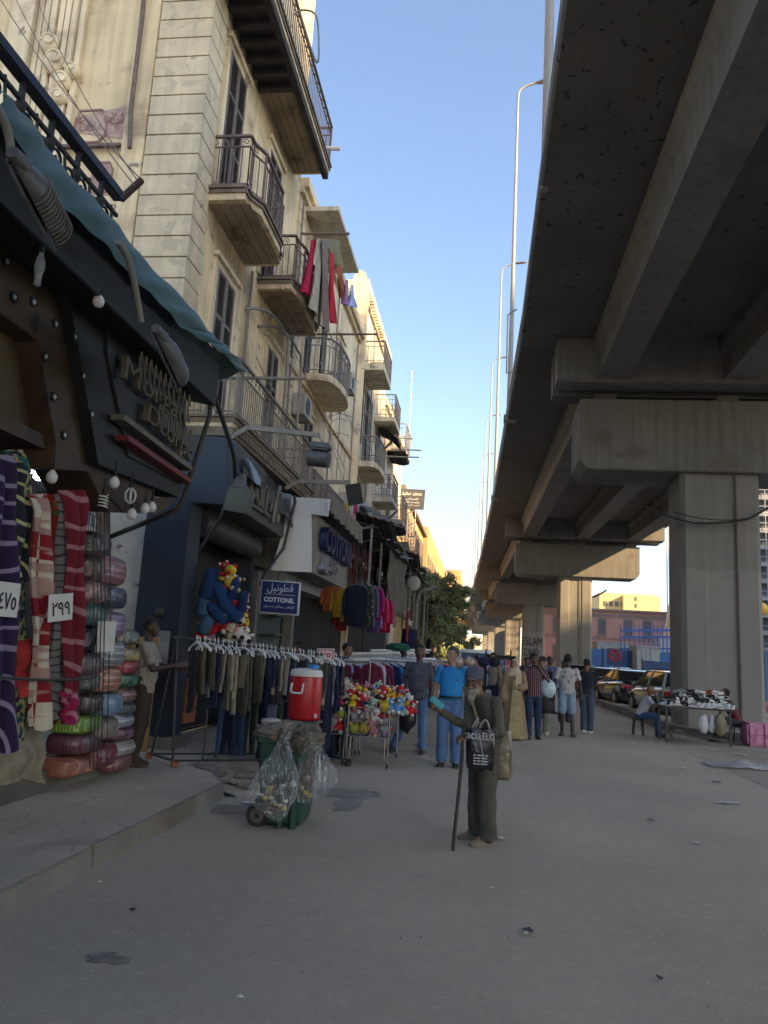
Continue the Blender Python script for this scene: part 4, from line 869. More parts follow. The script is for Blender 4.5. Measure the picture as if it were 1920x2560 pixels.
# ---- market stalls with corrugated awnings farther on
def strips(y0, y1, x, z0, z1, cols, lab, n=22):
    g = MB(); rn = random.Random(int(y0*10)); ms = cols
    for i in range(n):
        g.cm = rn.randrange(len(ms)); y = y0+(y1-y0)*i/n; w_ = (y1-y0)/n*.8; ph = rn.random()*6; zz = z0+rn.uniform(-.15, .15)
        g.sheet(lambda u, v: (x+.03*sin(u*7+ph)+rn.uniform(0, .0), y+v*w_, z1+(zz-z1)*u), 10, 2, .01)
    return g.build('hanging_scarves', ms, label=lab, cat='scarves', kind='stuff')
cl = lambda n, c: M(n, c, r=.95, var=.3, ns=9)
strips(18.6, 24.5, -3.3, 3.0, 4.6, [cl('maroon cloth', (.11, .015, .015)), cl('dark maroon', (.05, .01, .01)), cl('black cloth', (.02, .02, .022))], 'long dark red scarves hanging in a row under the market awning', 30)
strips(24.8, 31, -3.2, 3.2, 4.9, [cl('grey green cloth', (.06, .07, .06)), cl('dark green', (.02, .035, .03)), cl('black cloth', (.02,)*3), cl('taupe cloth', (.1, .085, .07))], 'long grey green scarves hanging beyond the dark red ones', 26)
st_l = ['dark market stall with corrugated roof after the white shop', 'market stall hung with grey green cloth under a ragged roof', 'far market stall beneath the sunlit building']
for i, (y0, y1, zr) in enumerate(((18.5, 24.6, 4.7), (24.8, 31.5, 4.9), (31.8, 40, 5.0))):
    t = empty('market_stall', (-3.7, (y0+y1)/2, .12), st_l[i], 'market stall', 'market stalls along the terrace')
    g = MB(); rn = random.Random(i)
    g.sheet(lambda u, v: (-4.7+u*2.1, y0+v*(y1-y0), zr+.25-.35*u+.03*sin(v*60)+.08*sin(v*5+u*3)), 5, 60, .01); g.build('corrugated_roof', M('dirty roof sheet', (.06, .055, .05), r=.7, var=.4, ns=2), t)
    g = MB()
    for k in range(4): g = MB(); y = y0+.1+k*(y1-y0-.2)/3; g.bar((-2.75, y, 2.4), (-2.75, y, zr), .05); g.bar((-4.7, y, zr-.4), (-2.7, y, zr-.05), .05); g.build('rafter', irong, t)
    g = MB(); g.cyl((-2.9, y1-.6, 0), (-2.9, y1-.6, zr), .06, n=8); g.build('post', irong, t)
    g = MB(); g.box(-4.84, -4.8, y0, y1, .12, zr); g.build('back_cloth', dark, t)
# loose sheets of metal sticking out
for i, (x, y, Y) in enumerate(((800, 1135, 20), (822, 1165, 22), (845, 1185, 25), (868, 1200, 28), (885, 1218, 30), (815, 1110, 20.5))):
    p = D(x, y, Y=Y); g = MB(); T_ = Matrix.Translation(p) @ Matrix.Rotation(radians(14+i*7 % 20), 4, 'Y') @ Matrix.Rotation(radians(8*(i % 3)-8), 4, 'X')
    g.sheet(lambda u, v: T_ @ V((-.7+u*1.4, -.9+v*1.8, .02*sin(u*40))), 24, 3, .008); g.build('roof_sheet', M('rusty sheet', (.1, .085, .075), r=.7, var=.4, ns=3), label='loose corrugated sheet on the market awnings, %s towards the sunlit building' % ['first', 'second', 'third', 'fourth', 'fifth', 'small upper one'][i], cat='roof sheet', group='loose awning sheets')
p = D(868, 1215, Y=31); g = MB(); g.bar(D(800, 1205, Y=26), D(880, 1175, Y=28) if 0 else D(872, 1185, Y=28), .1, .06); g.build('plank', M('grey timber', (.25, .22, .18)), label='grey timber plank slanting out over the market awnings', cat='plank')
# hanging tattered cloth
g = MB(); g.sheet(lambda u, v: D(836+v*42+4*sin(u*9), 1170+u*150, X=-2.75)+V((.06*sin(v*14+u*3), 0, 0)), 18, 16, .008); g.build('tattered_sheet', cl('dirty canvas', (.13, .115, .09)), label='dirty tattered canvas hanging at the end of the market stalls', cat='canvas', smooth=True)
# ---------------------------------------------------------------- hanging blankets
def pattern(name, kind, a, b, c=None, sc=(1, 1, 1), r=.95):
    if name in MATS: return MATS[name]
    mt = M(name, a, r=r, var=.15, ns=8, bump=.25, bs=60, sheen=.0); nt = mt.node_tree; L = nt.links.new; bb = nt.nodes['Principled BSDF']; tc = nt.nodes['Texture Coordinate']
    old = bb.inputs['Base Color'].links[0].from_socket
    mp = _n(nt, 'ShaderNodeMapping'); mp.inputs['Scale'].default_value = sc; L(tc.outputs['Object'], mp.inputs[0])
    def mixin(fac, col, base):
        m = _n(nt, 'ShaderNodeMix', data_type='RGBA'); L(fac, m.inputs[0]); L(base, m.inputs[6]); m.inputs[7].default_value = c4(col); return m.outputs[2]
    def rng(f, lo, hi):
        m = _n(nt, 'ShaderNodeMapRange', _From_Min=lo, _From_Max=hi); L(f, m.inputs[0]); return m.outputs[0]
    if kind == 'check':
        t = _n(nt, 'ShaderNodeTexChecker', _Scale=1.0); L(mp.outputs[0], t.inputs[0]); out = mixin(t.outputs['Fac'], b, old)
        if c: 
            n = _n(nt, 'ShaderNodeTexNoise', _Scale=1.7); L(mp.outputs[0], n.inputs[0]); out = mixin(rng(n.outputs[0], .5, .52), c, out)
    elif kind == 'floral':
        v = _n(nt, 'ShaderNodeTexVoronoi', _Scale=1.0); n = _n(nt, 'ShaderNodeTexNoise', _Scale=.8, _Detail=3.0, _Distortion=1.8); L(mp.outputs[0], v.inputs[0]); L(mp.outputs[0], n.inputs[0])
        out = mixin(rng(v.outputs['Distance'], .30, .26), b, old)
        if c: out = mixin(rng(n.outputs[0], .6, .63), c, out)
    elif kind == 'swirl':
        w_ = _n(nt, 'ShaderNodeTexWave', wave_type='RINGS', rings_direction='SPHERICAL', _Scale=.5, _Distortion=7.0, _Detail=1.0); w_.inputs['Detail Scale'].default_value = .9; L(mp.outputs[0], w_.inputs[0]); out = mixin(rng(w_.outputs['Fac'], .86, .92), b, old)
    elif kind == 'stripe':
        w_ = _n(nt, 'ShaderNodeTexWave', bands_direction='X', _Scale=1.0, _Distortion=.3); L(mp.outputs[0], w_.inputs[0]); out = mixin(rng(w_.outputs['Fac'], .7, .78), b, old)
    elif kind == 'zig':
        w_ = _n(nt, 'ShaderNodeTexWave', bands_direction='DIAGONAL', _Scale=1.0, _Distortion=0.0); L(mp.outputs[0], w_.inputs[0]); out = mixin(rng(w_.outputs['Fac'], .55, .65), b, old)
    elif kind == 'plaid':
        out = old
        for dr in 'XZ':
            w_ = _n(nt, 'ShaderNodeTexWave', bands_direction=dr, _Scale=1.0); L(mp.outputs[0], w_.inputs[0]); out = mixin(rng(w_.outputs['Fac'], .82, .88), b, out)
    L(out, bb.inputs['Base Color']); return mt
bk = [ # x0,x1 top, y top, x0,x1 bottom, y bottom (picture units), X plane, material, label
 (-25, 26, 985, -25, 30, 1620, -3.42, pattern('purple blanket', 'swirl', (.02, .006, .045), (.24, .2, .3), sc=(3, 4, 4)), 'deep purple blanket with pale zigzag lines, hanging leftmost'),
 (14, 62, 975, 14, 50, 1600, -3.5, pattern('teal blanket', 'check', (.01, .1, .1), (.01, .015, .04), (.32, .28, .12), sc=(6, 14, 14)), 'teal and black checked blanket beside the purple one'),
 (15, 66, 985, 10, 55, 1250, -3.44, pattern('black scroll blanket', 'swirl', (.01, .012, .02), (.42, .38, .2), sc=(5, 5, 5)), 'black blanket with cream scroll pattern folded over the teal one'),
 (36, 76, 1385, 36, 76, 1500, -3.46, cl('scarlet fleece', (.35, .03, .03)), 'bright red fleece rolled between the teal and the patchwork blankets'),
 (62, 104, 1050, 55, 105, 1572, -3.4, pattern('patchwork blanket', 'check', (.5, .44, .34), (.2, .006, .012), (.36, .22, .19), sc=(.4, .4, 4.6)), 'long cream and crimson patchwork blanket'),
 (102, 132, 1050, 100, 125, 1560, -3.5, pattern('red floral blanket', 'floral', (.2, .01, .008), (.28, .09, .01), (.05, .09, .02), sc=(6, 6, 6)), 'red and orange flowered blanket beside the patchwork one'),
 (130, 148, 1050, 106, 132, 1550, -3.44, pattern('grey marbled blanket', 'swirl', (.2, .2, .21), (.05, .05, .06), sc=(7, 9, 9)), 'narrow grey marbled blanket edge between two red ones'),
 (146, 176, 1042, 128, 162, 1560, -3.38, pattern('crimson blanket', 'swirl', (.13, .004, .012), (.3, .14, .15), sc=(3.2, 3.2, 3.2)), 'crimson blanket with pale scrolls, rightmost of those hanging'),
 (128, 160, 1480, 128, 158, 1558, -3.34, pattern('magenta blanket', 'swirl', (.25, .006, .06), (.38, .14, .2), sc=(4, 4, 4)), 'magenta lower edge of a blanket under the crimson one'),
 (-30, 92, 1560, -30, 88, 1690, -3.55, cl('beige sackcloth', (.24, .2, .14)), 'plain beige cloth hanging low behind the bright blankets'),
]
for i, (a0, a1, ya, b0, b1, yb, X, mt, lb) in enumerate(bk):
    g = MB(); ph = i*1.7
    def fn(u, v):
        ya_ = ya+(20 if 4 <= i < 9 or i == 2 or ya > 1040 and ya < 1060 else 0); x = (a0+(a1-a0)*u)*(1-v)+(b0+(b1-b0)*u)*v; p = D(x, ya_+(yb-ya_)*v, X=X)
        return p+V((.035*sin(u*9+ph+v*1.2)+.02*sin(v*11+ph*2+u*3)-.05*max(0, .05-v)*20*(1 if i < 9 else 0), 0, .018*sin(u*8+ph)*v))
    g.sheet(fn, 14, 30, .03); o = g.build('hanging_blanket', mt, smooth=True, label=lb, cat='blanket', group='blankets hung along the shop front')
g = MB(); g.tube(sag(D(-10, 1462, X=-3.3), D(205, 1464, X=-3.3), .02), .012, 6); g.build('rail', darkm, label='thin dark rod holding the hanging blankets against the shop front', cat='rod')
def card(x, y, w_, h_, X, s, rot, lab, par=None, fit=(.75, .5)):
    p = D(x, y, X=X); t = empty('price_card', p, lab, 'price card')
    FR_ = frame(p, (.25, 1, rot), (0, -rot, 1)); g = MB(); g.box(-w_/2, w_/2, -h_/2, h_/2, -.003, .003, FR_); g.build('card', M('paper card', (.55, .55, .52), r=.8, var=.06), t)
    if s: text(s, .2, .003, FR_ @ Matrix.Translation((0, -.01, .006)), M('marker ink', (.02, .02, .03)), 'lettering', t, fit=(w_*fit[0], h_*fit[1]), bold=.002)
card(16, 1295, .2, .24, -3.3, '٤٧٥', 0, 'white card with a handwritten arabic 475 on the purple blanket')
card(131, 1312, .25, .21, -3.25, '٢٩٩', .16, 'white tilted card with a handwritten arabic 299 on the red blanket')
card(229, 1375, .26, .3, -3.7, '', .05, 'faded blank card among the packed blankets', fit=(.1, .1))
# ---------------------------------------------------------------- packed blankets in clear bags
import itertools
packs = []   # (x, y, w, h, colour, pattern colour, words) in picture units
P_ = [(186, 1178, 52, 60, (.05, .03, .035), 'dark brown striped', 'at the top of the stack'), (183, 1230, 50, 58, (.13, .07, .07), 'brown and red', 'second from the top, left column'), (218, 1232, 56, 64, (.32, .14, .19), 'dusty pink', 'second from the top, right column'),
 (183, 1280, 50, 54, (.3, .17, .17), 'pale rose', 'third row'), (220, 1290, 52, 50, (.03, .045, .09), 'dark navy', 'below the dusty pink one'),
 (182, 1328, 50, 52, (.07, .15, .16), 'sea green', 'behind the faded card'), (218, 1348, 46, 58, (.27, .16, .3), 'lilac', 'beside the faded card'), (180, 1380, 52, 52, (.05, .05, .1), 'dark indigo', 'below the sea green one'), (252, 1375, 42, 36, (.18, .2, .18), 'grey green striped', 'beside the lilac one, near the man'),
 (175, 1435, 58, 58, (.13, .07, .09), 'grey plum', 'mid height, left column'), (216, 1412, 52, 58, (.3, .31, .33), 'silver grey', 'mid height, centre'), (255, 1413, 40, 34, (.38, .3, .13), 'cream and mustard', 'just behind the man'), (250, 1440, 42, 32, (.35, .03, .05), 'red with white spot', 'just behind the man\'s elbow'),
 (170, 1470, 44, 42, (.12, .13, .13), 'charcoal ribbed', 'under the grey plum one'), (208, 1467, 50, 54, (.5, .22, .14), 'salmon orange', 'in the centre column'), (250, 1468, 42, 34, (.03, .14, .08), 'bottle green', 'beside the salmon one'),
 (176, 1518, 46, 44, (.07, .05, .06), 'black with orange stripe', 'under the charcoal one'), (212, 1520, 48, 50, (.2, .33, .5), 'sky blue', 'under the salmon one'), (246, 1500, 40, 32, (.28, .16, .13), 'brown floral', 'beside the sky blue one'), (246, 1528, 38, 30, (.08, .08, .09), 'black lined', 'right column below the brown floral one'),
 (165, 1562, 60, 40, (.2, .34, .05), 'lime green', 'lower left of the stack'), (203, 1572, 46, 48, (.27, .22, .18), 'beige', 'below the sky blue one'), (240, 1555, 44, 32, (.35, .38, .42), 'white with blue print', 'right column above the plum one'), (240, 1582, 42, 30, (.16, .06, .1), 'plum lined', 'right column, third from the bottom'),
 (160, 1603, 58, 46, (.12, .03, .06), 'burgundy and grey', 'lower left above the orange and blue one'), (198, 1630, 54, 52, (.24, .015, .05), 'crimson', 'bottom of the centre column'), (242, 1614, 46, 34, (.38, .35, .34), 'pale floral', 'right column, second from the bottom'),
 (145, 1652, 70, 44, (.42, .14, .08), 'orange and blue', 'at the bottom left of the stack'), (233, 1645, 50, 36, (.22, .07, .08), 'brown and red checked', 'at the bottom right of the stack')]
bagm = {}
for i, (x, y, w_, h_, c, cn, wh) in enumerate(P_):
    X = -4.0 if x < 200 else (-3.95 if x < 232 else -4.05)
    p = D(x, y, X=X); L_ = abs(D(x+w_/2, y, X=X).y-D(x-w_/2, y, X=X).y); H_ = abs(D(x, y+h_/2, X=X).z-D(x, y-h_/2, X=X).z); Wd = .42
    c = tuple(q*.62 for q in c); t = empty('packed_blanket', (p.x, p.y, p.z-H_/2), 'bagged %s blanket, %s' % (cn, wh), 'blanket', 'bagged blankets stacked beside the shop')
    g = MB(); rings = []; rn = random.Random(i); N = 28
    for k in range(9):
        u_ = k/8; sh = (1-abs(2*u_-1)**4)**.35*.86+.14 if 0 < k < 8 else .55
        ring = []
        for j in range(N):
            a = 2*pi*j/N; ca, sa = cos(a), sin(a); e = .45
            ring.append(p+V(((u_-.5)*Wd, abs(ca)**e*(1 if ca > 0 else -1)*L_*.5*sh*(1+.03*sin(a*7+i)), abs(sa)**e*(1 if sa > 0 else -1)*H_*.5*sh*(1+.04*sin(u_*17+i)))))
        rings.append(ring)
    g.loft(rings); nm = 'pack '+cn
    mt = pattern(nm, ('stripe', 'floral', 'plaid', 'swirl')[i % 4], c, [min(.6, q*1.9+.02) for q in c], sc=[(9,)*3, (8,)*3, (5,)*3, (5,)*3][i % 4], r=.5)
    bb = mt.node_tree.nodes['Principled BSDF']; bb.inputs['Coat Weight'].default_value = .9; bb.inputs['Coat Roughness'].default_value = .12
    bnd = [n for n in mt.node_tree.nodes if n.type == 'BUMP'][0]; cb = _n(mt.node_tree, 'ShaderNodeTexNoise', _Scale=14.0, _Detail=3.0, _Distortion=1.0); mt.node_tree.links.new(mt.node_tree.nodes['Texture Coordinate'].outputs['Object'], cb.inputs[0])
    b2 = _n(mt.node_tree, 'ShaderNodeBump', _Strength=.55, _Distance=.03); mt.node_tree.links.new(cb.outputs[0], b2.inputs['Height']); mt.node_tree.links.new(b2.outputs[0], bb.inputs['Coat Normal']); 
    g.build('wrapped_blanket', mt, t, smooth=True)
g = MB()
for x in (200, 208, 216, 224, 236):
    g.tube([D(x, 1050, X=-3.72), D(x+3, 1300, X=-3.7), D(x-6, 1660, X=-3.7)], .006, 4)
g.build('tie_cords', darkm, label='thin dark cords strung down over the bagged blankets', cat='cords', kind='stuff')
g = MB(); g.box(-4.85, -4.6, 9.05, 9.13, .2, 2.0); 
t = empty('door_frame', (-4.3, 9.6, .2), 'tall yellow wooden frame leaning behind the man in the checked shirt', 'wooden frame')
g = MB(); a_, b_ = D(252, 1372, Y=10.1), D(335, 1368, Y=10.1); zb_ = .16
xl, xr = D(262, 1500, Y=10.1).x, D(328, 1500, Y=10.1).x
for x in (xl, xr-.1): g.box(x, x+.1, 10.1, 10.16, zb_, a_.z)
for z in (zb_+1.15, a_.z-.1): g.box(xl+.1, xr-.1, 10.11, 10.15, z, z+.1)
g.build('frame', M('yellow pine', (.33, .2, .07), r=.6, var=.2, ns=3), t)
# ---------------------------------------------------------------- clothes rails
hangm = M('white plastic hanger', (.62, .62, .6), r=.45, var=.04); hangb = M('dark hanger', (.1, .1, .1)); wireh = M('steel wire', (.45, .45, .45), r=.35, m=.7)
def mk_hanger(g, w_=.2, drop=.1, r_=.007):
    g.tube(bez([(.0, -.018, .03), (0, .0, .055), (0, .02, .035), (0, 0, 0), (0, 0, -.035)], 4), .0035, 5)
    if r_ > .008: g.box(-.007, .007, -.016, .016, -.03, .03)
    g.tube(bez([(0, -w_, -drop-.035), (0, -w_*.85, -drop+.01), (0, 0, -.035), (0, w_*.85, -drop+.01), (0, w_, -drop-.035)], 5), r_, 6)
def trousers_mesh(g, L_, w_=.13, dp=.035, seed=0):
    z0 = -.13; rn = random.Random(seed*31+7); off = rn.uniform(-.03, .03); k0 = rn.uniform(.8, 1.25); tw = rn.uniform(-.5, .5)
    for sgn in (-1, 1):
        dz = rn.uniform(-.03, .03); sp = rn.uniform(.3, .7); rows = []
        for i in range(11):
            t_ = i/10; hw = (.09-.035*t_)*k0*(1+.1*noise.noise(V((t_*4, seed, sgn)))); hd = (.03-.008*t_)*(1+.25*noise.noise(V((t_*5, seed+9, sgn)))); cx = sgn*.009+.02*noise.noise(V((t_*2.5, seed+3, sgn*2)))*t_*1.5; cy = sgn*w_*sp*(.6+.5*t_)+off*t_+.02*noise.noise(V((t_*3, seed+5, sgn)))
            ring = []
            for k in range(14):
                a = 2*pi*k/14; f = 1+.35*sin(3*a+seed+t_*2+tw)+.15*sin(7*a+seed); ring.append((cx+hd*cos(a)*f, cy+hw*sin(a), z0-(L_+dz)*t_))
            rows.append(ring)
        g.loft(rows)
def shirt_mesh(g, L_, w_=.2, seed=0):
    z0 = -.05
    g.loft([[(hd*cos(a)*(1+.25*sin(4*a+seed)), hw*sin(a), z0-L_*t_) for a in [2*pi*k/14 for k in range(14)]] for t_, hw, hd in ((0, .05, .02), (.06, w_*.9, .03), (.14, w_, .035), (.5, w_*.95, .035), (.97, w_*1.02, .04), (1, w_*1.0, .03))])
    for s in (-1, 1): g.loft([[(.03*cos(a), s*(w_*.92+dx)+.04*sin(a), z0-L_*t_) for a in [2*pi*k/10 for k in range(10)]] for t_, dx in ((.08, 0), (.25, .05), (.5, .07), (.75, .07))])
fab = {}
def cloth(c, nm=None, kind=None, c2=None): 
    k = nm or 'cloth %.2f %.2f %.2f' % c
    if kind: return pattern(k, kind, c, c2, sc=(14, 14, 14))
    return M(k, c, r=.95, var=.22, ns=7, bump=.5, bs=14)
def rail(p0, p1, items, name, label, group, legs=None, lab=None, cat='clothes'):
    """items: list of (t along rail, kind, colour, length, colour word)"""
    p0, p1 = V(p0), V(p1); ang = atan2(p1.y-p0.y, p1.x-p0.x)
    base = {}
    for i, (t_, kind, c, L_, cw) in enumerate(items):
        key = (kind, round(L_, 1), c, i % 3); p = p0.lerp(p1, t_)
        if key not in base:
            r = empty(name, (0, 0, 0)); g = MB(); mk_hanger(g, .2 if kind != 'kid' else .15, .1, .0105 if kind == 'trousers' else .006); g.build('hanger', hangm if kind != 'dark' else hangb, r, smooth=True)
            g = MB()
            if kind in ('trousers', 'dark'): trousers_mesh(g, L_, seed=i)
            elif kind == 'kid': shirt_mesh(g, L_, .15, i)
            else: shirt_mesh(g, L_, .2, i)
            g.build({'trousers': 'trousers', 'dark': 'trousers'}.get(kind, 'shirt'), cloth(c), r, smooth=True); base[key] = r
        else: r = copy_tree(base[key])
        rr = random.Random(i*7+int(p0.x*100)); r.location = p; p = p+V((cos(ang), sin(ang), 0))*rr.uniform(-.022, .022); r.location = p; r.rotation_euler = (rr.uniform(-.05, .05), rr.uniform(-.05, .05), ang+rr.uniform(-.45, .35)); sc_ = rr.uniform(.82, 1.08); r.scale = (1, 1, sc_)
        tag(r, label(i, cw), cat, group)
# first rail: trousers, on wheels
R0, R1 = V((-3.62, 9.5, 1.66)), V((-2.02, 11.5, 1.52))
t = empty('clothes_rack', (-3.7, 9.6, .2), 'black wheeled clothes rack carrying the long row of trousers', 'rack')
g = MB(); dr = (R1-R0).normalized(); sd = V((-dr.y, dr.x, 0)).normalized()
g.tube([R0-dr*.25, R1+dr*.1], .017, 8); g.build('rod', darkm, t, smooth=True)
g = MB(); bl_, brr = R0-dr*.2, R1
for b_, zf in ((bl_, .23), (brr, .09)):
    for s in (-1, 1): g.tube([V((b_.x, b_.y, b_.z)), V((b_.x, b_.y, zf))+sd*s*.26-dr*.05], .015, 6)
    g.tube([V((b_.x, b_.y, zf))+sd*.36-dr*.05, V((b_.x, b_.y, zf))-sd*.36-dr*.05], .016, 6)
for s in (-1, 1): g.tube([V((bl_.x, bl_.y, .23))+sd*s*.3, V((brr.x, brr.y, .1))+sd*s*.3], .013, 6)
g.build('frame', M('black rack steel', (.03, .03, .035), r=.5, m=.3), t)
for b_, zf, c in ((bl_, .16, (.35, .1, .05)), (brr, .0, (.02, .02, .02))):
    for s in (-1, 1):
        q = V((b_.x, b_.y, zf+.045))+sd*s*.32-dr*.05; g = MB(); g.cyl(q-sd*.014, q+sd*.014, .045, n=16); g.build('wheel', M('caster %.2f' % c[0], c), t)
olive, khaki, sand, nav, blk_, gry, den = (.085, .08, .055), (.13, .115, .08), (.25, .215, .165), (.012, .017, .045), (.012, .012, .014), (.1, .1, .1), (.03, .06, .11)
seq = [blk_, (.09, .07, .05), blk_, (.06, .055, .04), (.17, .2, .27), nav, sand, khaki, sand, sand, khaki, olive, olive, olive, khaki, olive, nav, nav, (.02, .02, .08), (.3, .27, .22), (.22, .2, .16), nav, nav, (.06, .065, .05), blk_, nav, (.15, .15, .12), khaki, olive, (.09, .085, .07), olive, (.05, .05, .04), blk_, (.25, .25, .27), nav, nav]
wd = {olive: 'olive', khaki: 'khaki', sand: 'sand', nav: 'navy', blk_: 'black'}
items = []
for i, c in enumerate(seq): items.append((.02+.96*i/(len(seq)-1), 'trousers', c, random.Random(i).choice((.48, .58, .66, .74)), wd.get(c, 'dark')))
ordn = ['first', 'second', 'third', 'fourth', 'fifth', 'sixth', 'seventh', 'eighth', 'ninth', 'tenth', 'eleventh', 'twelfth', 'thirteenth', 'fourteenth', 'fifteenth', 'sixteenth', 'seventeenth', 'eighteenth', 'nineteenth', 'twentieth', 'twenty-first', 'twenty-second', 'twenty-third', 'twenty-fourth', 'twenty-fifth', 'twenty-sixth', 'twenty-seventh', 'twenty-eighth', 'twenty-ninth', 'thirtieth', 'thirty-first', 'thirty-second', 'thirty-third', 'thirty-fourth', 'thirty-fifth', 'thirty-sixth', 'thirty-seventh', 'thirty-eighth', 'thirty-ninth', 'fortieth']
rail(R0, R1, items, 'hanging_trousers', lambda i, cw: '%s trousers on a white hanger, %s from the left on the near rack' % (cw, ordn[i]), 'trousers on the near rack', cat='trousers')
# lower row of longer jeans behind
Q0, Q1 = V((-3.45, 10.1, 1.0)), V((-1.95, 11.95, .92))
t = empty('clothes_rack', (-2.7, 11.0, 0.0), 'low plain rod behind the trousers carrying a second row of jeans', 'rack'); g = MB(); g.tube([Q0-dr*.1, Q1+dr*.1], .014, 6)
for q in (Q0-dr*.1, Q1+dr*.1): g.tube([q, V((q.x, q.y, .05))], .014, 6)
g.build('rod', darkm, t)
its = []; lo = [den, nav, den, (.02, .03, .04), (.05, .06, .03), (.02, .03, .06), (.14, .17, .27), (.04, .045, .03), nav, blk_, nav, den, nav, (.04, .07, .09), nav, nav, blk_, nav]
for i, c in enumerate(lo): its.append((.05+.93*i/(len(lo)-1), 'dark', c, random.Random(i).choice((.7, .8, .86)), {den: 'denim blue', nav: 'navy', blk_: 'black'}.get(c, 'dull')))
rail(Q0, Q1, its, 'hanging_jeans', lambda i, cw: '%s jeans in the low back row, %s from the left' % (cw, ordn[i]), 'jeans in the low row', cat='jeans')
# swing tags
for i, (x, y) in enumerate(((488, 1505), (680, 1505) if 0 else (547, 1500), (670, 1505), (522, 1487))):
    p = D(x*1.0, y, Y=9.75) if i else D(520 if 0 else 522, 1498, Y=9.8); p = D((520, 673, 602, 707)[i], (1498, 1504, 1490, 1512)[i], Y=9.9+.3*i)
    g = MB(); g.box(p.x-.022, p.x+.022, p.y-.3, p.y-.297, p.z-.05, p.z+.04); g.tube([(p.x, p.y-.298, p.z+.04), (p.x-.01, p.y-.2, p.z+.15)], .002, 4)
    g.build('swing_tag', M('kraft card', (.38, .3, .15)), label='small %s card tag dangling below the trousers' % ['yellowish leftmost', 'yellowish second', 'brown third', 'last rightmost'][i], cat='tag', group='tags on the trousers')
# bunch of navy clothes at the end of the rack
g = MB(); q = V((-2.2, 11.25, 1.42)); g.loft([[q+V((.1*s_*cos(a)*(1+.15*sin(5*a)), .12*s_*sin(a)*(1+.15*sin(4*a)), -z)) for a in [2*pi*k/26 for k in range(26)]] for z, s_ in ((0, .35), (.05, .7), (.3, .85), (.8, 1), (1.22, 1.05))]); g.build('navy_garments', cloth((.008, .012, .04)), label='thick bundle of navy clothes hanging at the right end of the near rack', cat='clothes', smooth=True)
# red price card with arabic 75
p = D(703, 1416, Y=11.2); t = empty('price_sign', p, 'red and white card with arabic 75 clipped to the near rack', 'price card'); FR_ = frame(p, (1, 0, .04), (0, 0, 1)); redm = M('sign red', (.4, .015, .03), r=.5, var=.05)
g = MB(); g.box(-.13, .13, -.1, .1, -.004, .004, FR_); g.build('card', M('card white', (.6, .58, .56)), t)
g = MB(); g.box(-.115, .115, -.085, .085, .0045, .006, FR_); g.build('border', redm, t); g = MB(); g.box(-.1, .1, -.07, .07, .0065, .008, FR_); g.build('inner_card', M('card white', (.6, .58, .56)), t)
text('٧٥', .2, .003, FR_ @ Matrix.Translation((0, .015, .011)), redm, 'lettering', t, fit=(.16, .085), bold=.006)
# ---------------------------------------------------------------- drinks cooler on its stand
c = V((-2.13, 9.6, 0)); t = empty('drinks_cooler', (c.x, c.y, .74), 'big round red drinks cooler with a white lid and white handle', 'cooler')
redp = M('red plastic', (.42, .008, .012), r=.35, var=.1, ns=2, bump=.12, bs=5); whp = M('white plastic', (.6, .6, .58), r=.4)
g = MB(); g.lathe([(.17, 0), (.19, .01), (.2, .04), (.203, .3), (.2, .5), (.195, .52)], (c.x, c.y, .76), 32); g.build('body', redp, t, smooth=True)
g = MB(); g.lathe([(.19, .521), (.205, .525), (.205, .55), (.19, .6), (.1, .62), (.01, .625)], (c.x, c.y, .76), 32); g.lathe([(.18, 0), (.185, .03), (.18, .04)], (c.x, c.y, .73), 24) if 0 else None; g.build('lid', whp, t, smooth=True)
g = MB(); g.lathe([(.06, .62), (.062, .66), (.05, .67)], (c.x+.09, c.y, .76), 18); g.build('blue_cup', M('blue plastic', (.02, .2, .5), r=.4), label='small blue cup standing on the red cooler', cat='cup', smooth=True)
g = MB(); hx = c.x-.06; g.tube(bez([(hx-.07, c.y-.2, 1.2), (hx-.07, c.y-.235, 1.12), (hx-.05, c.y-.24, 1.09), (hx+.05, c.y-.24, 1.09), (hx+.07, c.y-.235, 1.12), (hx+.07, c.y-.2, 1.2)], 5), .014, 8); g.build('handle', whp, t, smooth=True)
g = MB(); g.tube(bez([(hx+.07, c.y-.2, 1.22), (hx+.14, c.y-.17, 1.1), (hx+.2, c.y-.15, .98), (hx+.26, c.y-.05, .96)], 5), .005, 5); g.build('cord', darkm, t); g = MB(); g.lathe([(.018, 0), (.02, .03), (.012, .05)], (c.x+.17, c.y-.13, .8), 10); g.build('tap', whp, t)
t = empty('cooler_stand', (c.x, c.y, 0), 'thin white legged metal stand under the red cooler', 'stand'); g = MB()
for sx_ in (-1, 1):
    for sy_ in (-1, 1): g.tube([(c.x+sx_*.15, c.y+sy_*.15, .73), (c.x+sx_*.22, c.y+sy_*.2, .02)], .012, 6)
g.build('legs', whp, t); g = MB(); g.box(c.x-.2, c.x+.2, c.y-.2, c.y+.2, .725, .755); g.build('top', M('grey board', (.1, .1, .1)), t)
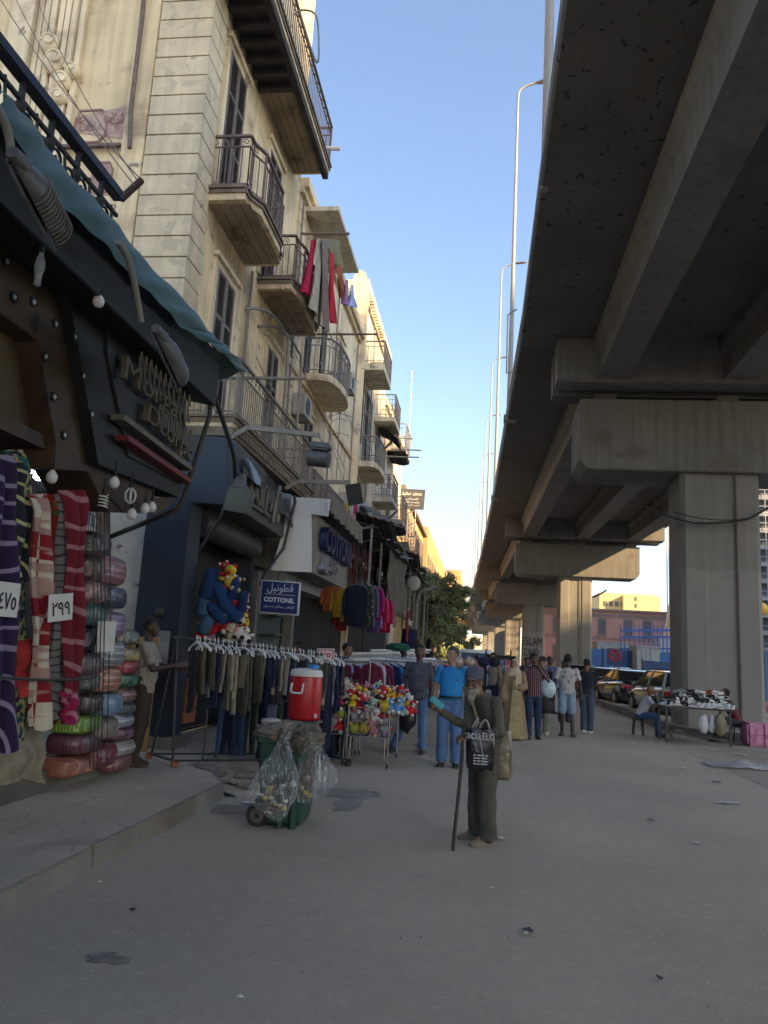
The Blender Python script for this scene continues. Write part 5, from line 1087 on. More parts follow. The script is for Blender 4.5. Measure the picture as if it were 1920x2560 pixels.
# ---------------------------------------------------------------- wheeled bin with sacks and clear bags
bc = V((-1.78, 7.55, 0)); t = empty('wheeled_bin', bc, 'battered green wheeled rubbish bin piled with grey sacking', 'bin')
greenp = M('dark green plastic', (.014, .05, .036), r=.45, var=.3, ns=2.5, c2=(.05, .1, .08), thr=.62, n2=5, bump=.1, bs=9)
def bx_ring(cx, cy, hw, hd, z): 
    e = .03; return [(cx-hw+e, cy-hd, z), (cx+hw-e, cy-hd, z), (cx+hw, cy-hd+e, z), (cx+hw, cy+hd-e, z), (cx+hw-e, cy+hd, z), (cx-hw+e, cy+hd, z), (cx-hw, cy+hd-e, z), (cx-hw, cy-hd+e, z)]
g = MB(); g.loft([bx_ring(bc.x, bc.y, hw, hd, z) for z, hw, hd in ((.02, .17, .22), (.06, .19, .24), (.4, .215, .26), (.92, .25, .29), (.93, .27, .31), (.99, .27, .31))])
g.build('body', greenp, t)
g = MB()
for s in (-1, 1): g.loft([bx_ring(bc.x+s*.06+.06, bc.y-.24, .035, .05, z) for z in (0, .25, .35)])
g.build('foot', greenp, t)
for s in (-1, 1):
    q = V((bc.x-.2, bc.y+s*.26-.02, .1)); g = MB(); n_ = 24
    g.tube([(q.x+.085*cos(2*pi*k/n_), q.y, q.z+.085*sin(2*pi*k/n_)) for k in range(n_)], .022, 8, closed=True); wh = g.build('wheel', blackr, t, smooth=True)
    g = MB(); g.cyl(q-V((0, .012, 0)), q+V((0, .012, 0)), .066, n=20); g.cyl(q-V((0, .02, 0)), q+V((0, .02, 0)), .02, n=10)
    for k in range(8): a = k*pi/4; g.bar(q-V((0, .016, 0)), q+V((.062*cos(a), -.016, .062*sin(a))), .008)
    g.build('rim', M('dusty rim', (.12, .115, .1)), wh)
sackm = M('grey sacking', (.19, .165, .13), r=.95, var=.35, ns=7, bump=.9, bs=22)
def lump(c, r, seed, n=20, m=14, amp=.28, fr=3):
    g = MB(); g.ell((0, 0, 0), 1, n, m); out = []
    for p in g.v:
        q = V(p); k = 1+amp*noise.noise(q*fr+V((seed, 0, 0)))+amp*.5*noise.noise(q*fr*2.7+V((0, seed, 0))); out.append((c[0]+q.x*r[0]*k, c[1]+q.y*r[1]*k, c[2]+q.z*r[2]*k))
    g.v = out; return g
lump((bc.x-.08, bc.y-.02, 1.02), (.27, .34, .13), 3, 60, 40, .22, 3.5).build('sacking', sackm, t, smooth=2)
lump((bc.x+.17, bc.y-.12, .96), (.16, .26, .17), 8, 60, 40, .3, 5).build('fringed_sacking', M('frayed sacking', (.15, .13, .1), r=1, var=.4, ns=12, bump=1, bs=40), t, smooth=2)
lump((bc.x+.19, bc.y-.16, .62), (.09, .13, .36), 11, 40, 40, .3, 4).build('hanging_sacking', M('brown sacking', (.09, .07, .055), r=1, var=.4, ns=9, bump=.8, bs=25), t, smooth=2)
lump((bc.x-.2, bc.y-.05, 1.14), (.1, .12, .03), 14, 18, 12, .3, 3).build('folded_bag', M('pale bag', (.35, .35, .34), r=.6), t, smooth=True)
g = MB(); g.tube(bez([(bc.x-.02, bc.y-.33, 1.1), (bc.x-.05, bc.y-.36, .98), (bc.x-.01, bc.y-.34, .88), (bc.x+.02, bc.y-.3, .72)], 5), .012, 6); g.tube(bez([(bc.x+.05, bc.y-.35, 1.1), (bc.x+.01, bc.y-.37, .95), (bc.x+.03, bc.y-.33, .86)], 5), .012, 6); g.build('tie', M('brown strap', (.07, .045, .03)), t, smooth=True)
plasm = M('clear polythene', (.75, .78, .8), r=.14, var=.02, alpha=.14, spec=1, bump=1, bs=13)
def film(nt, b):
    L = nt.links.new; tc = nt.nodes['Texture Coordinate']; mp = _n(nt, 'ShaderNodeMapping'); mp.inputs['Scale'].default_value = (30, 30, 3.5); L(tc.outputs['Object'], mp.inputs[0])
    n1 = _n(nt, 'ShaderNodeTexNoise', _Scale=1.0, _Detail=6.0, _Distortion=1.5); L(mp.outputs[0], n1.inputs['Vector'])
    mr = _n(nt, 'ShaderNodeMapRange', _From_Min=.52, _From_Max=.68, _To_Min=.1, _To_Max=.6); L(n1.outputs['Fac'], mr.inputs[0]); L(mr.outputs[0], b.inputs['Alpha'])
    bn = [n for n in nt.nodes if n.type == 'BUMP'][0]; L(n1.outputs['Fac'], bn.inputs['Height']); bn.inputs['Distance'].default_value = .05
setcolor(plasm, film)
def bag(top, rows, n=30, seed=0):
    g = MB(); rings = []
    for z, cx, cy, rx, ry in rows:
        rings.append([(top[0]+cx+rx*cos(a)*(1+.16*sin(6*a+seed+z*3)), top[1]+cy+ry*sin(a)*(1+.16*sin(5*a+seed)), top[2]+z) for a in [2*pi*k/n for k in range(n)]])
    g.loft(rings); return g
tb = empty('clear_bag', (bc.x+.02, bc.y-.36, .3), 'big clear plastic bag half full of rubbish hanging on the front of the green bin', 'plastic bag')
bag((bc.x+.04, bc.y-.4, 1.06), [(0, 0, .05, .03, .03), (-.1, -.01, 0, .04, .04), (-.25, -.03, 0, .09, .08), (-.42, -.05, -.01, .16, .11), (-.58, -.06, -.02, .22, .13), (-.7, -.09, -.02, .23, .12), (-.8, -.08, -.02, .17, .1), (-.88, -.04, -.02, .1, .07), (-.95, -.02, -.02, .03, .03)]).build('film', plasm, tb, smooth=True)
rn = random.Random(12); rub = [M('rubbish grey', (.3, .29, .27), var=.3), M('rubbish white', (.6, .6, .58)), M('rubbish black', (.02, .02, .02)), M('rubbish yellow', (.45, .33, .1)), M('rubbish brown', (.14, .1, .07))]
g = MB()
for i in range(46):
    g.cm = rn.choice((0, 0, 1, 2, 3, 4, 4)); zz = rn.uniform(.18, .52); ww_ = .16 if zz > .28 else .1
    g.ell((bc.x-.02+rn.uniform(-ww_, ww_), bc.y-.42+rn.uniform(-.06, .06), zz), (rn.uniform(.015, .045), rn.uniform(.015, .04), rn.uniform(.01, .035)), 7, 5)
g.build('rubbish', rub, tb)
tb = empty('clear_bag', (bc.x+.3, bc.y-.25, .3), 'second clear plastic bag bulging from the right side of the green bin', 'plastic bag')
bag((bc.x+.2, bc.y-.28, 1.08), [(0, -.02, .05, .03, .03), (-.1, .02, 0, .06, .05), (-.25, .08, 0, .11, .09), (-.42, .13, -.01, .16, .11), (-.55, .14, -.02, .17, .12), (-.66, .1, -.02, .13, .1), (-.78, .04, -.02, .06, .05)], seed=2).build('film', plasm, tb, smooth=True)
g = MB()
for i in range(16): g.cm = rn.choice((3, 4, 0)); g.ell((bc.x+.22+rn.uniform(-.05, .06), bc.y-.28+rn.uniform(-.04, .04), rn.uniform(.36, .56)), (.025, .025, .03), 7, 5)
g.build('rubbish', rub, tb)
for o_ in list(bpy.data.objects):                      # the bin is a low one: everything above its wheels is shortened
    if o_.parent is not None and o_.parent.name.startswith('wheeled_bin') and not o_.name.startswith('wheel'): o_.scale[2] = .81
    if o_.parent is not None and o_.parent.name.startswith('clear_bag'): o_.scale[2] = .83; o_.location[2] = -.05
# ---------------------------------------------------------------- soft toys in wire baskets
chrome = M('chrome wire', (.3, .3, .3), r=.3, m=.8, var=.1)
def basket(x0, x1, y0, y1, lab):
    t = empty('wire_basket', ((x0+x1)/2, (y0+y1)/2, 0), lab, 'basket', 'wheeled wire baskets of toys')
    g = MB(); z0, z1, zm = .42, .82, .62
    for z in (z0, zm, z1):
        ps = [(x0, y0, z), (x1, y0, z), (x1, y1, z), (x0, y1, z)]
        for a, b in zip(ps, ps[1:]+ps[:1]): g.bar(a, b, .013)
    for i in range(1, 9):
        x = x0+(x1-x0)*i/9; g.bar((x, y0, z0), (x, y0, z1), .005); g.bar((x, y1, z0), (x, y1, z1), .005)
    for i in range(1, 12):
        y = y0+(y1-y0)*i/12; g.bar((x0, y, z0), (x0, y, z1), .005); g.bar((x1, y, z0), (x1, y, z1), .005)
    g.box(x0, x1, y0, y1, z0-.01, z0-.002); g.build('cage', chrome, t)
    for x in (x0, x1):
        for y in (y0, y1):
            g = MB(); g.tube([(x, y, .07), (x, y, z1+.02)], .014, 8); g.tube([(x+(.05 if x == x0 else -.05), y, .1), (x+(.05 if x == x0 else -.05), y, z0)], .01, 6) if y == y0 else None; l = g.build('leg', chrome, t, smooth=True)
            g = MB(); g.cyl((x-.012, y, .03), (x+.012, y, .03), .03, n=12); g.build('caster', blackr, l)
    return t
basket(-1.86, -1.26, 11.35, 12.6, 'wheeled wire basket heaped with soft toys beside the men')
basket(-2.5, -1.92, 11.45, 12.6, 'left wire basket with soft toys under shiny wrapping, beside the navy clothes')
def toy(kind, c, c2, s):
    r = empty('soft_toy', (0, 0, 0)); m1, m2 = cloth(c), cloth(c2); eye = M('bead black', (.01, .01, .01), r=.3)
    g = MB()
    if kind == 'ball':
        g.ell((0, 0, 0), (.085*s,)*3, 16, 12); o = g.build('body', pattern('ball %.1f%.1f' % (c[0], c[1]), 'stripe', c, (.02, .03, .01), sc=(22, 22, 22)), r, smooth=True)
        g = MB(); [g.ell((sx_*.05*s, -.02, .085*s), .025*s, 10, 6) for sx_ in (-1, 1)]; g.build('ears', m2, r, smooth=True); return r
    g.ell((0, 0, 0), (.07*s, .06*s, .08*s), 14, 10); g.build('body', m1, r, smooth=True)
    g = MB(); g.ell((0, -.01, .115*s), (.06*s, .055*s, .055*s), 14, 10); h = g.build('head', m1 if kind != 'doll' else m2, r, smooth=True)
    g = MB(); g.ell((0, -.058*s, .105*s), (.028*s, .022*s, .02*s), 10, 6); g.build('muzzle', m2, h, smooth=True)
    g = MB(); [g.ell((sx_*.02*s, -.06*s, .13*s), .006*s, 6, 5) for sx_ in (-1, 1)]; g.build('eyes', eye, h)
    for sx_ in (-1, 1):
        g = MB()
        if kind == 'rabbit': g.ell((sx_*.03*s, 0, .2*s), (.016*s, .012*s, .06*s), 8, 6)
        else: g.ell((sx_*.045*s, 0, .16*s), (.022*s, .014*s, .022*s), 8, 6)
        g.build('ear', m2, h, smooth=True)
        g = MB(); g.ell((sx_*.08*s, -.03*s, .02*s), (.04*s, .024*s, .024*s), 8, 6); g.build('arm', m1, r, smooth=True)
        g = MB(); g.ell((sx_*.045*s, -.06*s, -.06*s), (.027*s, .045*s, .027*s), 8, 6); g.build('leg', m2, r, smooth=True)
    return r
tcol = {'lime': (.38, .45, .04), 'white': (.6, .57, .53), 'red': (.42, .012, .015), 'sky': (.1, .27, .5), 'pink': (.55, .2, .25), 'cream': (.5, .4, .27), 'yellow': (.6, .42, .03), 'black': (.012, .012, .014), 'grey': (.25, .25, .25), 'mauve': (.3, .2, .28), 'navy': (.01, .015, .06), 'mint': (.25, .42, .32)}
kinds = [('bear', 'pink', 'cream'), ('bear', 'cream', 'white'), ('ball', 'lime', 'yellow'), ('rabbit', 'grey', 'mauve'), ('bear', 'black', 'cream'), ('bear', 'sky', 'white'), ('rabbit', 'white', 'pink'), ('bear', 'red', 'white'), ('doll', 'navy', 'pink'), ('bear', 'yellow', 'red'), ('bear', 'mint', 'white'), ('ball', 'yellow', 'lime'), ('rabbit', 'mauve', 'cream'), ('bear', 'white', 'black')]
protos = {}; rn = random.Random(21); cnt = {}
def put_toy(ki, p, where, s=1.0):
    k, a, b = kinds[ki]; key = ki
    if key in protos: r = copy_tree(protos[key])
    else: r = protos[key] = toy(k, tcol[a], tcol[b], 1.0)
    r.location = p; r.rotation_euler = (rn.uniform(-.5, .5), rn.uniform(-.5, .5), rn.uniform(-.9, .9)); r.scale = (s, s, s)
    nm = {'bear': 'teddy', 'ball': 'round striped toy', 'rabbit': 'long eared rabbit', 'doll': 'hooded doll'}[k]
    tag(r, '%s %s, %s' % (a, nm, where), 'soft toy', 'soft toys in the wire baskets')
cols = 4
for (bx0_, bx1_, wn) in ((-1.86, -1.26, 'right'), (-2.5, -1.92, 'left')):
    for row, z, wz in ((0, .52, 'bottom layer'), (1, .7, 'upper layer')):
        for d_ in range(2):
            for k in range(4):
                put_toy(rn.choice((0, 1, 2, 3, 2, 7, 6, 11, 8, 12)), (bx0_+.08+k*.145, 11.45+d_*.2, z+rn.uniform(-.02, .02)), 'in the %s basket, %s, %s, %s' % (wn, wz, ('front', 'behind')[d_], ordn[k]))
hrn = random.Random(5); n_h = 0
for lay_, (z, x0, x1, n_) in enumerate(((.83, -2.35, -.98, 16), (.88, -2.3, -1.0, 16), (.94, -2.05, -1.05, 12), (.99, -1.95, -1.15, 8))):
    for k in range(n_):
        put_toy(hrn.choice((5, 4, 7, 8, 1, 5, 10, 9, 13, 2, 1, 11, 0, 9)), (x0+(x1-x0)*k/(n_-1)+hrn.uniform(-.02, .02), 11.42+lay_*.13+hrn.uniform(-.03, .05), z+hrn.uniform(-.02, .03)), 'on the heap, %s from the left in the %s tier' % (ordn[k], ordn[lay_]), hrn.uniform(.85, 1.2))
# crimson packs wrapped in shiny film over the left basket
wrapm = pattern('pink wrapped plush', 'floral', (.45, .03, .08), (.6, .35, .42), (.5, .45, .5), sc=(9, 9, 9), r=.3); wb = wrapm.node_tree.nodes['Principled BSDF']; wb.inputs['Coat Weight'].default_value = 1
for i, (x, y, z, rx) in enumerate(((-2.4, 11.55, .9, .15), (-2.12, 11.5, .9, .17), (-2.3, 11.75, 1.03, .17), (-2.0, 11.7, 1.0, .16), (-2.45, 11.8, 1.08, .13), (-2.15, 12.0, 1.12, .16), (-1.95, 11.95, 1.08, .1))):
    lump((x+.05, y-.06, z-.02), (rx*.85, .13, .07), i*3, 20, 14, .3, 3).build('wrapped_plush', wrapm, label='pink and crimson wrapped soft toy, %s on the heap left of the toy basket' % ordn[i], cat='soft toy', group='wrapped toys', smooth=True)
# toys hanging inside the blue shop
for i, (x, y, rr, ln, c, a) in enumerate(((452, 1262, .15, .5, (.01, .06, .2), .15), (480, 1288, .14, .46, (.012, .08, .25), -.5), (505, 1275, .1, .4, (.01, .05, .18), .2), (440, 1305, .13, .36, (.06, .18, .33), .1), (470, 1325, .13, .44, (.012, .075, .22), -.9), (446, 1350, .13, .3, (.08, .2, .35), .5), (500, 1322, .13, .4, (.012, .08, .24), -1.0), (525, 1300, .09, .35, (.008, .04, .15), .1))):
    c = tuple(round(q*.55, 3) for q in c); p = D(x, y, Y=11.2); d_ = V((sin(a), 0, cos(a)))*(ln/2); g = MB(); g.tube([p-d_*1.0, p-d_*.93, p-d_*.7, p, p+d_*.7, p+d_*.93, p+d_], [rr*.15, rr*.6, rr*.85, rr*.75, rr*.7, rr*.45, rr*.1], 18); g.build('plush_toy', cloth(c), label='plump blue plush toy hanging in the toy shop doorway, %s from the top' % ordn[i], cat='soft toy', group='blue plush in the toy shop', smooth=True)
for i, (x, y, rr) in enumerate(((458, 1360, .1), (482, 1355, .1), (500, 1345, .08), (478, 1275, .08))):
    p = D(x, y, Y=11.25); g = MB(); g.loft([[p+V((rr*1.1*q*cos(a_), rr*.6*q*sin(a_), z)) for a_ in [2*pi*k/14 for k in range(14)]] for z, q in ((-rr, .05), (-rr*.5, .6), (0, .95), (rr*.5, 1), (rr*.8, .6), (rr*.85, .1))]); g.build('plush_heart', cloth((.4, .01, .02)), label='red plush ball hanging under the blue plush, %s from the left' % ('first', 'second', 'third', 'small upper')[i], cat='soft toy', group='red plush in the toy shop', smooth=True)
for i, (x, y, ki, s) in enumerate(((498, 1255, 9, 1.5), (505, 1300, 7, 1.1), (525, 1310, 6, .9), (508, 1345, 2, .7), (520, 1365, 13, 1.3), (500, 1375, 1, 1.2), (530, 1380, 13, 1.2), (510, 1270, 4, 1.2), (493, 1240, 7, 1.2), (520, 1330, 2, .7), (488, 1350, 7, 1.4), (455, 1385, 12, 1.2), (530, 1345, 9, .9), (512, 1362, 0, 1.1), (440, 1372, 7, 1.2))):
    p = D(x, y, Y=11.25); put_toy(ki, p, 'hanging in the toy shop doorway, %s counting down' % ordn[i], s)
# ---------------------------------------------------------------- clothes hung outside the white shop
def bigshirt(x, y, Y, c, w_, L_, rz, lab, kind=None, c2=None, name='hanging_shirt', extra=0):
    p = D(x, y, Y=Y); r = empty(name, p, lab, 'clothes', 'clothes hung outside the shops', rz=rz)
    ORG[r.name] = V((0, 0, 0)); g = MB(); mk_hanger(g, w_*.9, .07); g.build('hanger', wireh, r, smooth=True)
    g = MB(); shirt_mesh(g, L_, w_, x); g.build('shirt', cloth(c, kind and 'patterned %s' % lab[:12], kind, c2), r, smooth=True); return r
bigshirt(722, 1262, 15.6, (.4, .1, .015), .26, .5, 1.1, 'orange top with red hood hung outside the white shop')
bigshirt(740, 1268, 15.4, (.5, .27, .02), .27, .56, .9, 'mustard yellow top with a small dark badge')
bigshirt(756, 1275, 15.2, (.55, .3, .02), .27, .58, .8, 'second mustard yellow top, nearest the navy shirt')
bigshirt(740, 1300, 15.8, (.35, .02, .02), .18, .55, .9, 'red top showing below the yellow ones')
bigshirt(770, 1258, 15.0, (.01, .014, .03), .3, .8, .9, 'long black navy shirt beside the mustard top')
bigshirt(782, 1256, 15.3, (.04, .05, .035), .3, .85, .9, 'dark camouflage shirt with pale blotches', 'floral', (.3, .3, .25))
bigshirt(793, 1260, 15.6, (.012, .015, .04), .3, .85, .9, 'dark navy shirt with thin pale checks', 'plaid', (.2, .22, .3))
bigshirt(805, 1262, 16.0, (.35, .01, .15), .3, .7, .9, 'magenta shirt beside the checked one')
bigshirt(818, 1285, 16.5, (.6, .03, .1), .3, .72, .8, 'bright coral pink shirt')
bigshirt(828, 1287, 16.8, (.4, .01, .08), .3, .75, .8, 'deep raspberry shirt, last of the pink ones')
bigshirt(808, 1320, 16.2, (.2, .13, .4), .2, .4, .8, 'small violet top below the magenta shirt')
bigshirt(883, 1315, 27, (.16, .01, .02), .5, 1.1, 0, 'dark red top with a white star hanging near the lamp post')
g = MB(); p = D(884, 1345, Y=26.8); pts = [(p.x+.16*(1 if k % 2 == 0 else .4)*sin(k*pi/5), p.y, p.z+.16*(1 if k % 2 == 0 else .4)*cos(k*pi/5)) for k in range(10)]; g.prism(pts, (0, .01, 0)); g.build('printed_star', whitep, label='white star printed on the dark red top', cat='print')
g = MB(); p = D(884, 1378, Y=27); g.loft([[p+V((.33*q*cos(a), .1*sin(a), z)) for a in [2*pi*k/14 for k in range(14)]] for z, q in ((-.75, 1), (0, .85), (.3, .8))]); g.build('navy_trousers', cloth((.01, .014, .05)), label='wide navy trousers hanging below the dark red top', cat='trousers', smooth=True)
for i, (x, y, c, s) in enumerate(((905, 1395, (.35, .17, .02), .25), (927, 1395, (.01, .015, .03), .35), (872, 1410, (.2, .02, .02), .2), (915, 1410, (.6, .25, .2), .3))):
    bigshirt(x, y-20, 30, c, s, .9, .2, ['mustard', 'black', 'dull red', 'salmon'][i]+' garment on the far market stall by the lamp post')
# second run of rails with children's clothes, then adults'
def longrail(p0, p1, n, cols, kind, L_, nm, glabel, words):
    its = [((i+.5)/n, kind, cols[i % len(cols)] if not callable(cols) else cols(i), L_, words[i % len(words)]) for i in range(n)]
    rail(p0, p1, its, nm, lambda i, cw: '%s %s, %s from the left' % (cw, glabel, ordn[i] if i < 40 else 'far'), glabel)
    t = empty('clothes_rack', (V(p0)+V(p1))/2*1.0-V((0, 0, p0[2])), 'steel clothes rack holding the row of %s' % glabel, 'rack'); g = MB(); a, b = V(p0), V(p1); g.tube([a, b], .016, 7)
    for q in (a, b): g.tube([q, V((q.x, q.y, .03))], .014, 6)
    g.build('rod', chrome, t)
lb1, lb2, lb3 = (.22, .36, .55), (.35, .45, .6), (.14, .26, .42)
longrail((-2.62, 12.9, 1.02), (-1.45, 13.3, 1.02), 16, [lb1, lb2, lb3, lb1, (.5, .55, .6), lb2, lb3, (.05, .06, .07)], 'kid', .5, 'hanging_shirt', 'pale blue childrens shirts on the low rail', ['light blue', 'powder blue', 'mid blue', 'light blue', 'white', 'powder blue', 'mid blue', 'charcoal'])
longrail((-2.75, 13.8, 1.42), (-1.6, 14.6, 1.42), 16, [(.2, .02, .05), (.5, .52, .6), (.25, .4, .6), (.55, .55, .55), (.15, .02, .05), (.2, .3, .5)], 'kid', .28, 'hanging_shirt', 'small striped tops on the upper rail', ['maroon', 'lilac', 'blue', 'white', 'maroon', 'blue'])
longrail((-1.9, 13.6, 1.48), (-1.0, 14.9, 1.48), 15, [(.22, .02, .05), (.5, .48, .55), (.2, .02, .05), (.4, .4, .6), (.02, .03, .12), (.05, .2, .5), (.02, .02, .02), (.55, .55, .53), (.02,)*3, (.03, .03, .035)], 'shirt', .62, 'hanging_shirt', 'long sleeved tops on the middle rail', ['maroon', 'white', 'maroon', 'lilac', 'navy', 'royal blue', 'black', 'white', 'black', 'charcoal'])
longrail((-1.85, 15.6, 1.52), (-.62, 17.0, 1.5), 18, [(.02,)*3, (.05, .05, .05), (.02,)*3, (.4, .38, .36), (.55, .13, .12), (.02, .015, .04), (.45, .04, .06), (.1, .02, .06), (.02, .02, .05)], 'shirt', .75, 'hanging_shirt', 'dark and coral tops behind the two men', ['black', 'charcoal', 'black', 'beige', 'coral', 'indigo', 'red', 'plum', 'navy'])
for k, (x0, x1, y, Y) in enumerate(((725, 940, 1425, 15), (745, 900, 1412, 19), (800, 930, 1405, 23))):
    g = MB(); a, b = D(x0, y, Y=Y), D(x1, y-1, Y=Y+3); g.tube([a, b], .035, 8)
    rn2 = random.Random(k)
    for i in range(40): q = a.lerp(b, i/40); g.tube([q+V((0, -.1, -.12)), q+V((0, 0, .02)), q+V((0, .1, -.12))], .01, 4)
    g.build('hanger_rail', hangm, label='rail crowded with white hangers behind the front racks, %s one' % ['nearest', 'middle', 'farthest'][k], cat='rail')
lump(tuple(D(860, 1398, Y=17.5)), (.26, .2, .09), 5, 30, 18, .35, 3).build('green_cloth', cloth((.015, .12, .09)), label='folded green cloth lying over the hanger rails', cat='cloth', smooth=True)
# laundry on the curved-front balcony
def laundry(pts_top, pts_bot, X, mt, lab, cat='laundry', wav=.05):
    g = MB(); n_ = len(pts_bot)
    def fn(u, v):
        def at_(P): i = u*(len(P)-1); k = min(len(P)-2, int(i)); f = i-k; return (P[k][0]*(1-f)+P[k+1][0]*f, P[k][1]*(1-f)+P[k+1][1]*f)
        a, b = at_(pts_top), at_(pts_bot); p = D(a[0]*(1-v)+b[0]*v, a[1]*(1-v)+b[1]*v, X=X); return p+V((wav*sin(u*11+v*3)*(.3+v), 0, 0))
    g.sheet(fn, 14, 18, .012); g.build('laundry', mt, label=lab, cat=cat, group='washing on the balcony', smooth=True)
laundry([(672, 518), (684, 516)], [(650, 628), (668, 640)], -3.92, cloth((.4, .01, .05)), 'folded crimson blanket drying at the left end of the balcony pole')
laundry([(684, 515), (700, 515)], [(668, 655), (690, 705)], -3.85, cloth((.42, .38, .28)), 'long cream sheet drying beside the crimson blanket')
laundry([(695, 515), (712, 515)], [(690, 700), (705, 718)], -3.8, cloth((.22, .17, .14), 'stained sheet'), 'long grey brown sheet hanging lowest from the balcony')
laundry([(712, 545), (720, 550)], [(708, 690), (722, 700)], -3.78, cloth((.5, .02, .04)), 'bright red trousers hanging low on the balcony')
laundry([(700, 515), (735, 520)], [(722, 580), (738, 580)], -3.82, cloth((.2, .18, .09)), 'folded olive cloth drying under the concrete slab')
laundry([(724, 580), (738, 570)], [(735, 640), (748, 655)], -3.75, pattern('orange flowered cloth', 'floral', (.35, .08, .04), (.45, .25, .08), (.2, .02, .04), sc=(14,)*3), 'red and orange flowered cloth on the balcony')
laundry([(745, 605), (752, 605)], [(740, 655), (748, 660)], -3.7, cloth((.3, .15, .3)), 'mauve patterned cloth near the end of the pole')
laundry([(757, 615), (763, 615)], [(752, 660), (767, 665)], -3.65, cloth((.35, .42, .65)), 'pale blue cloth hanging last on the pole')
laundry([(745, 1088), (752, 1086)], [(748, 1118), (752, 1118)], -3.3, cloth((.5, .35, .05)), 'yellow cloth on the low balcony above the awnings', wav=.02)
laundry([(752, 1086), (762, 1086)], [(755, 1122), (766, 1122)], -3.3, cloth((.55, .5, .58)), 'lilac white vest drying above the awnings', wav=.02)
laundry([(764, 1088), (772, 1088)], [(762, 1118), (772, 1118)], -3.3, cloth((.45, .02, .1)), 'crimson cloth drying above the awnings', wav=.02)
laundry([(772, 1086), (795, 1085)], [(772, 1120), (798, 1124)], -3.3, cloth((.5, .55, .62)), 'white shirt drying above the awnings', wav=.02)
# ---------------------------------------------------------------- people
def remesh(g, vox, sm=4, fold=0, ff=(9, 9, 5), seed=0):
    me = bpy.data.meshes.new('t'); me.from_pydata([tuple(p) for p in g.v], [], g.f)
    bm = bmesh.new(); bm.from_mesh(me); bmesh.ops.recalc_face_normals(bm, faces=bm.faces); bm.to_mesh(me); bm.free()
    o = bpy.data.objects.new('t', me); COL.objects.link(o); m = o.modifiers.new('r', 'REMESH'); m.mode = 'VOXEL'; m.voxel_size = vox
    s = o.modifiers.new('s', 'SMOOTH'); s.iterations = sm; s.factor = .5
    bpy.context.view_layer.update(); dg = bpy.context.evaluated_depsgraph_get(); out = bpy.data.meshes.new_from_object(o.evaluated_get(dg))
    bpy.data.objects.remove(o)
    if fold:
        nr = [v.normal.copy() for v in out.vertices]
        for v, n_ in zip(out.vertices, nr):
            p = v.co; q = V((p.x*ff[0], p.y*ff[1], p.z*ff[2]))+V((seed, seed*2, 0)); v.co = p+n_*(fold*(noise.noise(q)+.6*noise.noise(q*2.3)))
    for p in out.polygons: p.use_smooth = True
    return out
def mobj(name, me, mat, par):
    o = bpy.data.objects.new(name, me); COL.objects.link(o); me.materials.clear(); me.materials.append(mat); o.parent = par; return o
def cap_(g, a, b, ra, rb=None, n=12):
    rb = ra if rb is None else rb; a, b = V(a), V(b)
    g.tube([a, b], [ra, rb], n); g.ell(a, ra*.995, n, 8); g.ell(b, rb*.995, n, 8)
def limb(g, pts, rs):
    for (a, b), (ra, rb) in zip(zip(pts, pts[1:]), zip(rs, rs[1:])): cap_(g, a, b, ra, rb)
J0 = dict(pel=(0, 0, .97), wai=(0, 0, 1.1), che=(0, .005, 1.3), nek=(0, -.01, 1.47), hd=(0, .015, 1.635), shL=(-.18, 0, 1.43), shR=(.18, 0, 1.43), elL=(-.235, -.01, 1.15), elR=(.235, -.01, 1.15), wrL=(-.25, .06, .91), wrR=(.25, .06, .91), hipL=(-.09, 0, .93), hipR=(.09, 0, .93), knL=(-.1, .02, .51), knR=(.1, .02, .51), anL=(-.105, -.02, .09), anR=(.105, -.02, .09), toL=(-.12, .13, .03), toR=(.12, .13, .03))
skins = {'brown': (.18, .09, .055), 'dark': (.045, .025, .018), 'tan': (.3, .17, .11), 'mid': (.11, .06, .04)}
def torso_rings(P, rows):
    sp = [V(P[k]) for k in ('pel', 'wai', 'che', 'nek')]; out = []
    xr = (V(P['hipR'])-V(P['hipL'])).normalized(); xs = (V(P['shR'])-V(P['shL'])).normalized()
    for t, rx, ry, fy in rows:
        i = max(0, min(2, int(t))) if t >= 0 else 0; f = t-i
        c = sp[i].lerp(sp[i+1], f); d = (sp[i+1]-sp[i]).normalized(); x = xr.lerp(xs, max(0, min(1, t/3))).normalized(); x = (x-d*x.dot(d)).normalized(); y = d.cross(x)
        out.append([c+x*(rx*cos(a))+y*(ry*sin(a)*(1+(fy if sin(a) > 0 else 0))) for a in [2*pi*k/20 for k in range(20)]])
    return out
def hand(g, w_, d, nrm, s=1.0, curl=.5, side=1):
    w_, d, nrm = V(w_), V(d).normalized(), V(nrm).normalized(); nrm = (nrm-d*nrm.dot(d)).normalized(); x = d.cross(nrm)*side
    for k in range(-2, 3): cap_(g, w_+x*k*.008*s, w_+d*.085*s+x*k*.016*s, .015*s, .012*s, 8)
    for k, (l1, l2) in enumerate(((.04, .03), (.045, .035), (.042, .032), (.033, .025))):
        b = w_+d*.088*s+x*(k-1.5)*.02*s*1.0; c1 = d*cos(curl)+nrm*sin(curl); c2 = d*cos(curl*2.2)+nrm*sin(curl*2.2)
        m = b+c1*l1*s; cap_(g, b, m, .0092*s, .0085*s, 8); cap_(g, m, m+c2*l2*s, .0085*s, .007*s, 8)
    b = w_+d*.03*s-x*.03*s; m = b-x*.022*s+d*.03*s+nrm*.014*s; cap_(g, b, m, .012*s, .01*s, 8); cap_(g, m, m+d*.025*s+nrm*.016*s+x*.004, .01*s, .008*s, 8)
